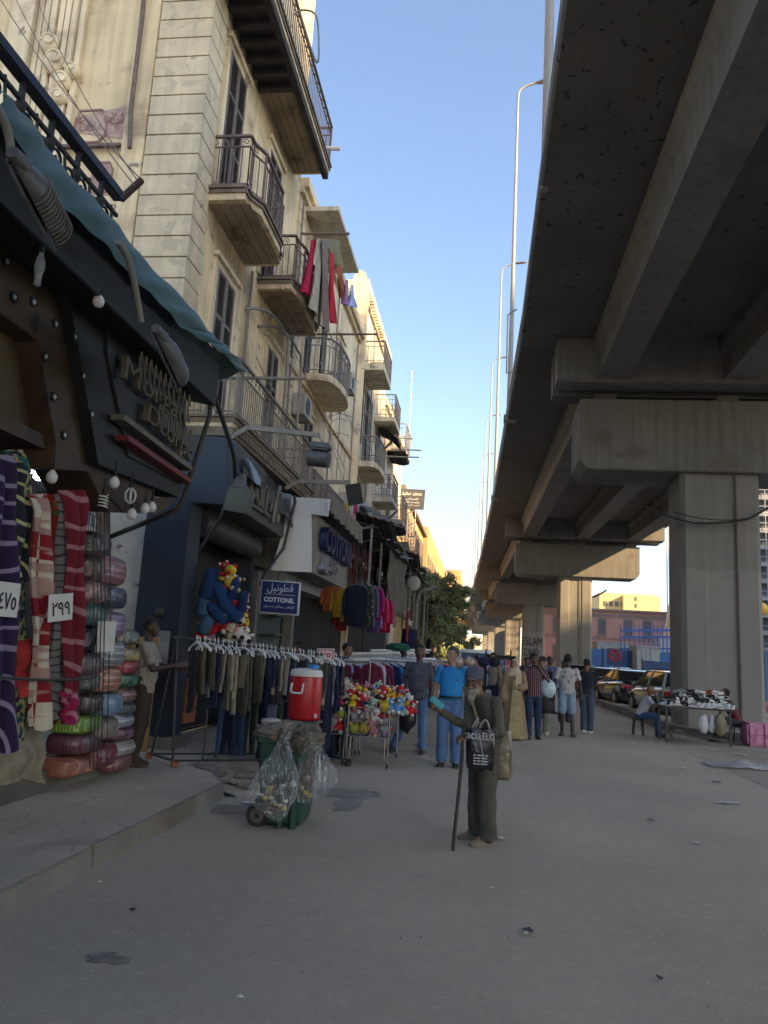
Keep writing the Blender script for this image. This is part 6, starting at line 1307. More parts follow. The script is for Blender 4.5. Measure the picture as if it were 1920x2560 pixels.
def person(loc, rz, h, label, J={}, skin='brown', top=None, topc=(.2, .2, .2), sleeve='short', bot='trousers', botc=(.05, .05, .08), shoe=(.02, .02, .02), hair=(.01, .008, .007), hairk='short', belly=0, vox=.013, yaw=0, tilt=0, tm=None, bm_=None, wide=1, group=None, hem=.1, curl=.4, simple=False, hands=None, legw=1.0, beard=None):
    s = h/1.75; P = dict(J0); P.update(J); P = {k: V(v)*s for k, v in P.items()}
    r = empty('person', (0, 0, 0), label, 'person', group); sk = M('skin '+skin, skins[skin], r=.55, var=.08, ns=9)
    # head in its own frame
    HM = Matrix.Translation(P['hd']) @ Matrix.Rotation(yaw, 4, 'Z') @ Matrix.Rotation(-tilt, 4, 'X') @ Matrix.Scale(s*1.02, 4)
    def hp(x, y, z): return HM @ V((x, y, z))
    g = MB()
    def he(c, r_, n=14, m=10): g.ell(c, r_, n, m, HM)
    he((0, -.012, .035), (.077, .096, .088)); he((0, .02, -.025), (.06, .068, .085)); he((0, .052, -.085), (.032, .032, .026)); he((0, .066, .03), (.056, .025, .016)); he((0, .085, -.058), (.026, .014, .012))
    he((0, .095, -.018), (.015, .018, .02)); g.tube([hp(0, .083, .025), hp(0, .1, -.02)], [.009*s, .014*s], 8)
    for q in (-1, 1): he((q*.077, -.008, -.008), (.012, .02, .03), 10, 6); he((q*.042, .052, -.028), (.022, .025, .025), 10, 6)
    cap_(g, P['nek']-V((0, 0, .03)), P['nek'].lerp(P['hd'], .55), .056*s, .052*s)
    g.loft(torso_rings(P, [(-.35, .12*wide, .09, 0), (0, .148*wide, .1, 0), (.5, .142*wide, .097, belly), (1, .135*wide, .095, belly), (1.6, .155*wide, .1, belly*.4), (2.2, .16*wide, .1, 0), (2.75, .1*wide, .07, 0), (2.95, .055, .055, 0)]))
    for q in 'LR':
        limb(g, [P['sh'+q], P['el'+q], P['wr'+q]], [.047*s, .037*s, .026*s]); limb(g, [P['hip'+q], P['kn'+q], P['an'+q]], [.075*s*legw, .052*s, .037*s]); cap_(g, P['an'+q]+V((0, 0, .015*s)), P['to'+q].lerp(P['an'+q], .25), .028*s, .018*s)
        hd_ = (hands or {}).get(q); d = P['wr'+q]-P['el'+q]; sd_ = -1 if q == 'L' else 1
        dd, nn, cu = hd_ if hd_ else (d, V((-sd_, .3, 0)), curl)
        hand(g, P['wr'+q]+V(dd).normalized()*.01, dd, nn, s, cu, sd_)
    mobj('body', remesh(g, vox if vox < .01 else .0115, 2), sk, r)
    # eyes, brows
    g = MB(); [g.ell((q*.031, .0745, .006), (.011, .0095, .0055), 10, 8, HM) for q in (-1, 1)]; g.build('eyes', M('eye white', (.25, .22, .2), r=.3), r, smooth=True)
    g = MB(); [g.ell((q*.031, .083, .006), (.006, .003, .005), 8, 6, HM) for q in (-1, 1)]; g.build('pupils', M('bead black', (.01, .01, .01), r=.3), r)
    if hair and hairk != 'scarf' and hairk != 'cap':
        g = MB(); g.ell((0, -.018, .045), (.083, .1, .09), 18, 12, HM); hl = MB()
        g2 = MB(); vs = []; 
        # keep the hair off the face
        for p in g.v: pass
        me_v = [HM.inverted() @ V(p) for p in g.v]; keep = [not (q.y > .03 and q.z < .065) and q.z > -.06 for q in me_v]
        g.f = [f for f in g.f if all(keep[i] for i in f)]; g.mi = g.mi[:len(g.f)]; g.build('hair', M('hair %.2f' % hair[0], hair, r=.8, var=.3, ns=30, bump=.6, bs=120), r, smooth=True)
        g = MB(); [g.ell((q*.031, .082, .028), (.018, .006, .0035), 8, 5, HM) for q in (-1, 1)]; g.build('eyebrows', M('hair %.2f' % hair[0], hair), r)
    # clothes
    if bot:
        g = MB(); g.loft(torso_rings(P, [(-.7, .1*wide, .09, 0), (-.4, .15*wide, .118, 0), (0, .168*wide, .12, 0), (.45, .16*wide, .115, belly*.9), (.75, .152*wide, .11, belly)]))
        for q in 'LR':
            A_, K_, N_ = P['hip'+q], P['kn'+q], P['an'+q]
            if bot == 'shorts': K2 = A_.lerp(K_, .92); limb(g, [A_, K2], [.095*s*legw, .09*s*legw])
            else: limb(g, [A_, K_, N_.lerp(K_, .04)], [.094*s*legw, .073*s*legw, .066*s*legw]); g.tube([N_.lerp(K_, .12), N_-V((0, 0, .03))], [.064*s*legw, .07*s*legw], 12)
        mobj('shorts' if bot == 'shorts' else 'trousers', remesh(g, vox, 4, .009, (8, 8, 7), loc[0]), bm_ or cloth(botc), r)
    if bot == 'gown':
        pass
    g = MB(); g.loft(torso_rings(P, [(-hem*4, .172*wide, .128, 0), (0, .17*wide, .126, 0), (.5, .163*wide, .12, belly), (1, .158*wide, .117, belly), (1.6, .172*wide, .12, belly*.5), (2.25, .182*wide, .118, 0), (2.6, .16*wide, .098, 0), (2.8, .1*wide, .082, 0), (2.93, .066, .068, 0), (3.0, .06, .06, 0)]))
    for q in 'LR':
        a, e, w_ = P['sh'+q], P['el'+q], P['wr'+q]
        if sleeve == 'short': cap_(g, a-V((0, 0, .012*s)), a.lerp(e, .4), .058*s, .056*s); g.tube([a.lerp(e, .35), a.lerp(e, .78)], [.056*s, .062*s], 14)
        elif sleeve == 'long': limb(g, [a-V((0, 0, .01*s)), e, w_.lerp(e, .05)], [.058*s, .052*s, .042*s])
    if sleeve != 'none': mobj('shirt', remesh(g, vox, 4, .009, (8, 8, 6), loc[1]), tm or cloth(topc), r)
    for q in 'LR':
        a, b = P['an'+q], P['to'+q]; d = V((b.x-a.x, b.y-a.y, 0)).normalized(); g = MB(); x = V((-d.y, d.x, 0)); zb_ = min(a.z-.09*s, b.z-.03*s); rings = []
        for u_, hw, ht in ((-.07, .03, .06), (-.05, .04, .085), (0, .042, .1), (.06, .045, .08), (.12, .05, .058), (.17, .044, .045), (.195, .025, .03)):
            c = V((a.x, a.y, 0))+d*(u_*s); zf = a.z-.09*s+(b.z-.03*s-(a.z-.09*s))*max(0, min(1, u_/.15)); rings.append([c+x*(hw*s*w__)+V((0, 0, zf+ht*s*z_)) for w__, z_ in ((-1, 0), (1, 0), (1.02, .35), (.7, .85), (.25, 1), (-.25, 1), (-.7, .85), (-1.02, .35))])
        g.loft(rings); g.build('shoe', M('shoe %.2f%.2f' % (shoe[0], shoe[2]), shoe, r=.6, var=.25, ns=12), r, smooth=True)
    r.location = loc; r.rotation_euler[2] = rz
    return r, HM, P
Dn = lambda **k: k
# the beggar in the road, old, bearded, bent over his stick
bp = V((.05, 7.42, 0)); brz = radians(128)      # faces the camera and to its left
hpw = lambda x, y, z: V((x, y, z))
beg_m = pattern('worn olive jersey', 'none', (.05, .047, .034), (.1, .1, .08)) if 0 else M('worn olive jersey', (.085, .08, .06), r=.95, var=.25, ns=4, c2=(.1, .092, .068), thr=.6, n2=5, bump=.8, bs=50)
beg_t = M('stained grey trousers', (.08, .075, .06), r=.95, var=.3, ns=3, c2=(.1, .09, .065), thr=.6, n2=4, soft=.15, bump=.8, bs=45)
def tolocal(p, loc, rz): return Matrix.Rotation(-rz, 3, 'Z') @ (V(p)-V(loc))
TL = lambda p: tuple((Matrix.Rotation(-brz, 3, 'Z') @ (V(p)-bp))*(1.75/1.62))
Yb = bp.y
hdp = D(1022, 1478, Y=Yb-.12); shf = D(1002, 1540, Y=Yb-.05); 
JB = dict(pel=TL((.07, Yb, .83)), wai=TL((.09, Yb, .95)), che=TL((.09, Yb-.04, 1.13)), nek=TL((.0, Yb-.1, 1.31)), hd=TL((-.05, Yb-.17, 1.415)),
 shR=TL((-.05, Yb-.16+.32, 1.25)), shL=TL((.16, Yb-.2, 1.26)), hipR=TL((.03, Yb+.08, .82)), hipL=TL((.1, Yb-.07, .8)),
 knR=TL((.02, Yb+.1, .43)), knL=TL((.1, Yb-.08, .43)), anR=TL((.02, Yb+.12, .08)), anL=TL((.12, Yb-.09, .08)), toR=TL((-.11, Yb+.06, .03)), toL=TL((-.02, Yb-.17, .03)))
JB['shR'] = TL((-.07, Yb+.02, 1.27)); JB['elR'] = TL((-.09, Yb-.06, 1.0)); w1 = D(955, 1538, Y=Yb-.2); JB['wrR'] = TL(w1)
JB['elL'] = TL((.2, Yb-.26, .99)); w2 = D(1012, 1588, Y=Yb-.3); JB['wrL'] = TL(w2)
R3 = Matrix.Rotation(-brz, 3, 'Z')
beg, HMb, Pb = person(bp, brz, 1.62, 'old beggar with grey beard and blue cap leaning on a stick in the road', JB, skin='brown', topc=None, tm=beg_m, bm_=beg_t, sleeve='long', shoe=(.17, .14, .09), hair=None, vox=.0085, yaw=radians(30), tilt=.08, hem=.17, legw=1.32, wide=1.12, belly=.25, hands={'R': (R3 @ V((-1, -.25, .25)), R3 @ V((0, 0, 1)), .75), 'L': (R3 @ V((-.8, -.4, -.2)), R3 @ V((.1, .2, -1)), .8)})
# beard, cap, glasses
g = MB()
for (c, r_) in (((0, .055, -.1), (.05, .045, .06)), ((0, .062, -.14), (.04, .036, .05)), ((0, .055, -.18), (.025, .025, .03)), ((-.05, .025, -.07), (.024, .04, .05)), ((.05, .025, -.07), (.024, .04, .05)), ((0, .09, -.047), (.034, .012, .012))): g.ell(c, r_, 14, 10, HMb)
mobj('beard', remesh(g, .007, 2, .007, (40, 40, 25)), M('grey beard', (.3, .27, .22), r=.95, var=.35, ns=30, bump=.9, bs=120), beg)
g = MB(); g.lathe([(.083, .0), (.092, .012), (.092, .04), (.09, .075), (.075, .105), (.045, .122), (.005, .128)], (0, -.012, .022), 26, HMb); cm_ = pattern('ribbed cap', 'stripe', (.05, .065, .11), (.14, .15, .17), sc=(0, 0, 13)); 
nt_ = cm_.node_tree
for n_ in nt_.nodes:
    if n_.type == 'TEX_WAVE': n_.bands_direction = 'Z'; n_.inputs['Scale'].default_value = 1.2
    if n_.type == 'MAPPING': n_.inputs['Scale'].default_value = (1, 1, 22)
g.build('knit_cap', cm_, beg, smooth=True)
g = MB()
for q in (-1, 1):
    g.tube([HMb @ V((q*.034+.026*cos(a), .1, .004+.022*sin(a))) for a in [k*pi/7 for k in range(14)]], .0032, 5, closed=True); g.tube([HMb @ V((q*.06, .099, .01)), HMb @ V((q*.08, .0, .01))], .003, 5)
g.tube([HMb @ V((-.008, .101, .008)), HMb @ V((.008, .101, .008))], .003, 5); g.build('glasses', M('bead black', (.01, .01, .01)), beg)
# things he carries (placed in the world)
stick = M('dark stick', (.04, .025, .018), r=.5, var=.3, ns=5)
g = MB(); a, b = w2+V((-.05, -.05, .02)), D(980, 1816, Y=Yb-.38); b.z = .0; g.tube(bez([a+V((.03, .02, .02)), a, a.lerp(b, .3)+V((.01, 0, 0)), b+V((0, 0, .08)), b]), .016, 8); g.build('walking_stick', stick, label='dark wooden walking stick the beggar leans on', cat='walking stick', smooth=True)
p = D(944, 1518, Y=Yb-.34); g = MB(); T_ = Matrix.Translation(p) @ Matrix.Rotation(radians(35), 4, 'Y') @ Matrix.Rotation(radians(15), 4, 'X'); g.box(-.07, .07, -.045, .045, -.018, .018, T_); t = g.build('tissue_pack', M('turquoise pack', (.12, .42, .45), r=.3, var=.05), label='small turquoise and white tissue pack held out by the beggar', cat='tissue pack', bevel=.008)
g = MB(); p = D(1038, 1618, Y=Yb-.36)
def shop_bag(c, w_, h_, d_, amp, seed):
    g = MB(); rings = []
    for z, k in ((h_*.5, .8), (h_*.42, .92), (h_*.1, .98), (-h_*.3, 1), (-h_*.46, .92), (-h_*.5, .7)):
        rings.append([c+V((w_*.5*k*(abs(cos(a))**.6)*(1 if cos(a) > 0 else -1), d_*.5*k*(abs(sin(a))**.8)*(1 if sin(a) > 0 else -1), z))+V((0, 0, .01*sin(a*6+seed)))+V((amp*sin(a*5+z*22+seed), amp*sin(a*4+z*15), 0)) for a in [2*pi*j/26 for j in range(26)]])
    return g.loft(rings)
t = empty('carrier_bag', p, 'glossy black carrier bag with white print hanging from the beggar\'s arm', 'bag')
shop_bag(p, .25, .34, .12, .008, 1).build('bag', M('glossy black plastic', (.015, .016, .02), r=.22, bump=.7, bs=10), t, smooth=True)
wi = M('bag white ink', (.5, .5, .52), r=.4)
F1 = lambda dx, dz: frame(p+V((dx, -.066, dz)), (1, .05, -.06), (0, 0, 1))
text('acia', .1, .003, F1(-.06, .12), wi, 'lettering', t, fit=(.125, .065)); text('ELC', .1, .003, F1(.065, .115), wi, 'lettering', t, fit=(.1, .06))
g = MB()
for i in range(4):
    for k in range(4): g.bar(p+V((-.06+k*.033, -.067, -.045-i*.024)), p+V((-.038+k*.033+.006*((i+k) % 2), -.067, -.047-i*.024)), .004, .009)
g.build('fine_print', wi, t)
g = MB(); g.bar(p+V((-.01, -.07, .1)), p+V((.04, -.07, -.12)), .01, .004); g.bar(p+V((-.05, -.068, .06)), p+V((-.03, -.068, -.02)), .008, .004); g.build('stripe', wi, t)
g = MB()
g.tube(bez([p+V((-.08, 0, .17)), p+V((-.03, .0, .26)), w2+V((.05, 0, 0)), p+V((.03, 0, .25)), p+V((.08, 0, .17))], 5), .008, 5); g.build('handles', M('pale bag', (.35, .35, .34)), t)
q = D(1085, 1630, Y=Yb-.02); t2 = shop_bag(q, .17, .42, .16, .012, 4).build('sack', M('shiny tan sack', (.2, .17, .11), r=.28, m=.15, var=.25, ns=6, bump=.9, bs=12), label='shiny tan plastic sack slung behind the beggar\'s hip', cat='sack', smooth=True)
g = MB(); a = Pb; g.tube(bez([V((-.06, Yb-.2, 1.25)), V((.0, Yb-.25, 1.08)), V((.08, Yb-.24, .95)), V((.17, Yb-.1, .86))], 6), [.012]*19, 6); g.build('strap', M('yellow strap', (.2, .17, .09)), label='thin yellowish strap across the beggar\'s chest', cat='strap')
lump((.07, Yb-.26, .93), (.05, .03, .05), 3, 14, 10, .2, 3).build('pouch', blackr, label='small black pouch on the beggar\'s strap', cat='pouch', smooth=True)
# man in blue polo shirt
bluem = M('azure polo', (.012, .2, .48), r=.85, var=.1, ns=3, bump=.3, bs=40); jean = M('mid blue denim', (.09, .17, .33), r=.95, var=.25, ns=4, c2=(.15, .24, .4), thr=.55, n2=2.5, soft=.2, bump=.4, bs=80)
r, HMx, _ = person((-.42, 12.05, 0), radians(178), 1.76, 'grey haired man in a bright blue polo shirt and jeans turning to his companion', dict(wrL=(-.24, .1, .93), wrR=(.24, .08, .93)), skin='tan', tm=bluem, bm_=jean, belly=.55, hair=(.06, .055, .05), yaw=radians(-38), wide=1.08, legw=1.25, hem=.02)
g = MB(); rr_ = torso_rings({k: V(v) for k, v in J0.items()}, [(.28, .172*1.09, .128, .5), (.48, .168*1.09, .126, .55)]); g.loft(rr_, cap=False); g.build('belt', M('black leather', (.012, .01, .01), r=.4), r)
g = MB(); g.ell((-.08, .125, 1.28), (.01, .008, .018), 8, 6); g.build('shirt_emblem', M('navy ink', (.01, .01, .04)), r)
# man in the grey shirt
person((-1.02, 13.35, 0), radians(172), 1.78, 'man in a loose grey shirt and jeans walking beside the blue shirted man', dict(anL=(-.12, .02, .09), toL=(-.13, .17, .03), knR=(.2, .1, .52), anR=(.34, .12, .1), toR=(.38, .26, .05), wrR=(.27, .08, .9)), skin='mid', topc=(.075, .078, .1), bm_=jean, belly=.3, hem=.2, wide=1.12, yaw=radians(8), hair=(.012, .01, .01))
lump(tuple(D(880, 1545, Y=13.2)), (.14, .12, .27), 9, 20, 16, .25, 2).build('black_bag', M('black plastic', (.015, .016, .018)), label='black plastic bag carried beside the grey shirted man', cat='bag', smooth=True)
# man by the blankets
person((-3.97, 9.0, .16), radians(-78), 1.72, 'man in a pale checked shirt and brown trousers standing by the bagged blankets', dict(elR=(.2, .13, 1.14), wrR=(.13, .38, 1.2), elL=(-.21, .12, 1.14), wrL=(-.1, .36, 1.17), anL=(-.11, -.06, .09), toL=(-.12, .1, .03)), skin='dark', tm=pattern('pale checked shirt', 'plaid', (.32, .29, .25), (.15, .13, .12), sc=(20,)*3), botc=(.04, .03, .022), belly=.35, hem=.22, hair=(.008, .007, .006), shoe=(.06, .035, .02), yaw=radians(-5), vox=.011)
# woman in beige gown and companion
gw, HMw, Pw = person((.73, 16.7, 0), radians(190), 1.62, 'woman in a long beige gown and cream headscarf beside the man in stripes', dict(elL=(-.24, .02, 1.15), wrL=(-.1, .17, 1.14)), skin='tan', sleeve='none', bot=None, hair=None, yaw=radians(-40))
g = MB(); sg_ = 1.62/1.75
prof_ = [(0.02, .33, .27), (.4, .28, .22), (.8, .22, .17), (1.0, .18, .135), (1.15, .17, .125), (1.3, .185, .125), (1.42, .17, .1), (1.48, .09, .07)]
g.loft([[(rx*cos(a)*sg_*(1+.04*sin(7*a)*(1.2-z if z < 1.2 else 0)), ry*sin(a)*sg_, z*sg_) for a in [2*pi*k/28 for k in range(28)]] for z, rx, ry in prof_])
for q in 'LR':
    limb(g, [Pw['sh'+q], Pw['el'+q], Pw['wr'+q]], [.075, .075, .085])
mobj('gown', remesh(g, .012, 4, .01, (9, 9, 3)), M('beige gown', (.24, .17, .1), r=.9, var=.15, ns=4), gw)
g = MB(); g.sheet(lambda u, v: ((u-.5)*(.1+.24*v), .135+.14*v+.01*cos((u-.5)*3), 1.22-v*1.18), 8, 16, .01); g.build('gown_panel', pattern('gold brocade', 'floral', (.32, .26, .13), (.18, .12, .06), sc=(22,)*3), gw)
g = MB(); g.ell((0, -.015, .03), (.092, .115, .11), 18, 12, HMw); inv = HMw.inverted(); kp_ = [not ((inv @ V(p)).y > .06 and abs((inv @ V(p)).x) < .065 and (inv @ V(p)).z < .06) for p in g.v]; g.f = [f for f in g.f if all(kp_[i] for i in f)]; g.mi = g.mi[:len(g.f)]
g.loft([[(rx*cos(a), ry*sin(a)-.01, z) for a in [2*pi*k/18 for k in range(18)]] for z, rx, ry in ((1.47, .085, .095), (1.41, .12, .11), (1.34, .16, .12), (1.28, .17, .13))]); g.sheet(lambda u, v: (-.05+.12*(u-.5), .155+.03*v, 1.38-.42*v), 4, 8, .012); g.build('headscarf', M('cream scarf', (.5, .4, .28), r=.9, var=.12, bump=.5, bs=20), gw, smooth=True)
sm_ = pattern('striped shirt', 'stripe', (.02, .012, .035), (.3, .16, .16), sc=(7, .01, .01))
person((1.16, 17.1, 0), radians(183), 1.76, 'man in a dark vertically striped shirt with his hand raised to his neck', dict(elL=(-.3, .08, 1.2), wrL=(-.12, .07, 1.42), anR=(.1, .1, .09), toR=(.12, .25, .03), knR=(.1, .1, .52)), skin='mid', tm=sm_, botc=(.02, .035, .08), hem=.22, yaw=radians(35), hair=(.01, .01, .01))
person((1.42, 18.3, 0), radians(185), 1.66, 'woman in a dark top and sage trousers half hidden behind the striped shirt', dict(wrL=(-.2, .12, 1.15), anR=(.1, .1, .09)), skin='tan', topc=(.02, .02, .022), sleeve='long', botc=(.15, .18, .13), shoe=(.55, .5, .45), hem=.35, hair=(.03, .02, .015))
lump(tuple(D(1183, 1487, Y=17.6)), (.17, .12, .2), 4, 20, 16, .2, 2).build('carrier_bag', M('pale blue plastic', (.45, .58, .66), r=.35, bump=.5, bs=8), label='pale blue carrier bag on the shoulder behind the striped shirt', cat='bag', smooth=True)
lump(tuple(D(1180, 1525, Y=17.5)), (.15, .1, .16), 6, 18, 14, .15, 2).build('handbag', blackr, label='black handbag below the pale blue carrier bag', cat='handbag', smooth=True)
# two men walking away
tee = pattern('marbled tee', 'floral', (.42, .4, .39), (.16, .15, .16), (.3, .3, .31), sc=(9, 9, 9))
person((1.97, 18.1, 0), radians(-6), 1.8, 'man walking away in a white marbled t-shirt and pale denim shorts', dict(anL=(-.1, .06, .09), toL=(-.13, .2, .03), anR=(.12, -.06, .1), toR=(.16, .08, .03), elL=(-.26, -.02, 1.14), wrL=(-.29, .0, .88), elR=(.26, 0, 1.14), wrR=(.3, -.01, .9)), skin='dark', tm=tee, bot='shorts', botc=(.22, .3, .4), shoe=(.05, .03, .02), hair=(.008, .007, .007), hem=.12, wide=1.05, legw=1.02)
person((2.55, 19.3, 0), radians(-14), 1.72, 'man in a black t-shirt and grey jeans walking away beside the cars', dict(elR=(.24, .06, 1.16), wrR=(.2, .28, 1.14), anL=(-.04, -.16, .12), toL=(-.03, -.08, .0), knL=(-.07, .04, .52), anR=(.08, .1, .09), toR=(.09, .25, .03)), skin='brown', topc=(.012, .016, .024), bm_=M('faded grey jeans', (.05, .07, .1), r=.95, var=.3, ns=4), shoe=(.5, .48, .46), hair=(.01, .009, .008), hem=.1, wide=1.05, legw=1.15)
# vendors at the shoe table
sit = dict(pel=(0, 0, .52), wai=(0, .05, .64), che=(0, .14, .82), nek=(0, .2, .98), hd=(0, .26, 1.13), shL=(-.17, .18, .95), shR=(.17, .18, .95), elL=(-.2, .32, .75), elR=(.2, .32, .75), wrL=(-.08, .5, .8), wrR=(.06, .5, .82), hipL=(-.09, 0, .5), hipR=(.09, 0, .5), knL=(-.16, .4, .5), knR=(.14, .4, .52), anL=(-.14, .42, .1), anR=(.12, .44, .1), toL=(-.15, .57, .03), toR=(.12, .58, .03))
person((5.95, 19.3, 0), radians(80), 1.72, 'young man in a maroon t-shirt sitting bent over at the right of the shoe table', dict(sit), skin='tan', topc=(.11, .012, .016), botc=(.04, .042, .05), shoe=(.02, .02, .02), hair=(.01, .01, .01), tilt=-.5, hem=.05)
g = MB(); g.box(5.85, 6.15, 19.2, 19.45, .36, .4); [g.bar((xx, yy, .37), (xx+(xx-(5.85+6.15)/2)*.3, yy, 0), .03) for xx in (5.85+.03, 6.15-.03) for yy in (19.2+.03, 19.45-.03)]; g.build('stool', M('old crate wood', (.04, .03, .022)), label='low dark wooden stool under the man in maroon', cat='stool', bevel=.01)
person((3.85, 19.6, .0), radians(-100), 1.66, 'bald man in a white shirt sitting behind the left of the shoe table', dict(sit), skin='brown', topc=(.5, .5, .5), botc=(.03, .07, .17), hair=None, tilt=-.4, hem=.05)
g = MB(); g.box(3.68, 3.92, 19.5, 19.75, .36, .4); [g.bar((xx, yy, .37), (xx+(xx-(3.68+3.92)/2)*.3, yy, 0), .03) for xx in (3.68+.03, 3.92-.03) for yy in (19.5+.03, 19.75-.03)]; g.build('stool', M('old crate wood', (.04, .03, .022)), label='low dark wooden stool under the man in white', cat='stool', bevel=.01)
# people among the rails
person((-2.55, 14.9, 0), radians(-110), 1.74, 'bearded young man in a pale grey t-shirt behind the clothes rails', {}, skin='brown', topc=(.3, .32, .31), hair=(.015, .012, .01), yaw=radians(5))
person((-2.9, 12.4, .05), radians(100), 1.66, 'man whose dark haired head shows above the near clothes rack', {}, skin='brown', topc=(.02, .02, .02), hair=(.01, .01, .01))
person((-2.75, 13.6, .0), radians(170), 1.66, 'person with a black headscarf standing in the white shop doorway', {}, skin='dark', topc=(.015, .015, .015), sleeve='long', hair=(.008, .008, .008))
person((-2.0, 20.5, 0), radians(-40), 1.72, 'distant person in dark blue bending over the far clothes rails', {}, skin='dark', topc=(.02, .02, .06), hair=(.01, .01, .01))
# distant passers-by
far = [((1.0, 26, 0), (.12, .02, .02), 'red top'), ((1.6, 27.5, 0), (.03, .03, .05), 'dark jacket'), ((1.9, 30, 0), (.4, .38, .36), 'white shirt'), ((.3, 33, 0), (.05, .08, .2), 'blue shirt'), ((2.1, 36, 0), (.15, .12, .1), 'brown top'), ((-1.2, 31, 0), (.3, .06, .06), 'coral top'), ((2.5, 41, 0), (.02, .02, .02), 'black gown'), ((-.4, 38, 0), (.2, .2, .25), 'grey shirt'), ((1.35, 45, 0), (.3, .3, .1), 'yellow top'), ((.95, 22.5, 0), (.05, .05, .06), 'charcoal shirt'), ((1.75, 23.5, 0), (.35, .33, .3), 'cream blouse'), ((2.2, 25.5, 0), (.1, .1, .25), 'navy blouse'), ((-.1, 24, 0), (.3, .1, .1), 'brick red shirt'), ((.55, 28.5, 0), (.02, .02, .02), 'black robe'), ((2.75, 31, 0), (.25, .25, .27), 'grey t-shirt'), ((1.2, 34, 0), (.5, .48, .45), 'white robe'), ((-.8, 27, 0), (.08, .1, .05), 'green jacket'), ((.1, 42, 0), (.1, .05, .05), 'maroon jacket'), ((1.62, 20.6, 0), (.06, .07, .12), 'slate shirt'), ((.35, 20.9, 0), (.25, .2, .16), 'tan jacket'), ((2.35, 22.4, 0), (.2, .25, .3), 'faded blue shirt'), ((-1.5, 24.5, 0), (.4, .35, .3), 'cream t-shirt'), ((3.0, 27.0, 0), (.03, .05, .04), 'dark green shirt'), ((1.3, 39, 0), (.06, .06, .07), 'black jacket'), ((2.0, 48, 0), (.3, .28, .25), 'sand robe')]
for i, (l, c, wd_) in enumerate(far):
    person(l, radians((180 if i % 3 else 0)+(i*37) % 70-35), 1.66+.03*(i % 4), 'far passer-by in a %s in the crowd down the street' % wd_, dict(anL=(-.1, .1*(i % 2), .09)), skin=('tan', 'brown', 'mid')[i % 3], topc=c, botc=(.03, .03, .05), vox=.02, sleeve='long', group='far passers-by')
# ---------------------------------------------------------------- shoe table
tw_ = M('old table wood', (.06, .05, .04), r=.7, var=.3, ns=4)
t = empty('market_table', (4.85, 18.65, 0), 'low battered steel legged table covered with trainers beside the nearest pier', 'table')
g = MB(); g.box(4.05, 5.62, 18.2, 19.1, .76, .8); g.build('tabletop', tw_, t, bevel=.008)
for x in (4.15, 5.5):
    for y in (18.28, 19.0): g = MB(); g.bar((x, y, 0), (x, y, .76), .045); g.build('leg', darkm, t)
g = MB()
for x in (4.15, 5.5): g.bar((x, 18.28, .16), (x, 19.0, .16), .03)
for y in (18.28, 19.0): g.bar((4.15, y, .22), (5.5, y, .14), .03)
g.build('stretcher', darkm, t)
def shoe(cu, cs, c3_):
    r = empty('trainer', (0, 0, 0)); g = MB(); L_ = .29; rings = []; rs2 = []
    for u_ in [k/10 for k in range(11)]:
        y = (u_-.4)*L_; hw = .042*(1-.75*abs(2*u_-1)**5)*(1.08 if u_ > .5 else .9); lift = .012*max(0, u_-.75)*4
        rings.append([(-hw, y, lift), (hw, y, lift), (hw*1.03, y, .022+lift), (-hw*1.03, y, .022+lift)])
        ht = (.1 if u_ < .35 else .1-(u_-.35)*.13) if u_ > .02 else .06; ht = max(.03, ht)*(1 if u_ < .97 else .75); rs2.append([(x*hw*.95, y, .022+lift+z*ht) for x, z in ((-1, 0), (1, 0), (.95, .5), (.5, 1), (-.5, 1), (-.95, .5))])
    g.loft(rings); g.build('sole', cloth(cs), r, bevel=0, smooth=True); g = MB(); g.loft(rs2); g.build('upper', cloth(cu), r, smooth=True)
    g = MB(); g.ell((0, -.065, .115), (.028, .045, .012), 10, 6); g.build('opening', blackr, r)
    g = MB()
    for s in (-1, 1): g.tube(bez([(s*.0415, -.07, .075), (s*.0435, -.02, .04), (s*.043, .05, .055)], 4), .005, 5)
    g.build('side_flash', cloth(c3_), r)
    g = MB()
    for k in range(4): g.bar((-.018, .0+k*.018, .112-k*.009), (.018, .0+k*.018, .112-k*.009), .005)
    g.build('laces', cloth((.5, .5, .5)), r); return r
bkc, whc, gyc = (.015, .015, .017), (.6, .6, .6), (.2, .2, .21)
kinds_s = [(bkc, whc, whc, 'black and white'), (whc, (.45, .45, .45), gyc, 'white'), (gyc, whc, whc, 'grey'), (whc, whc, bkc, 'white with black flash'), (bkc, bkc, gyc, 'all black'), ((.4, .08, .03), whc, bkc, 'orange')]
ps_ = {}; rn = random.Random(9); n_i = 0
lay = [(0, 13, .8), (1, 11, .885), (2, 9, .97), (3, 5, 1.06)]
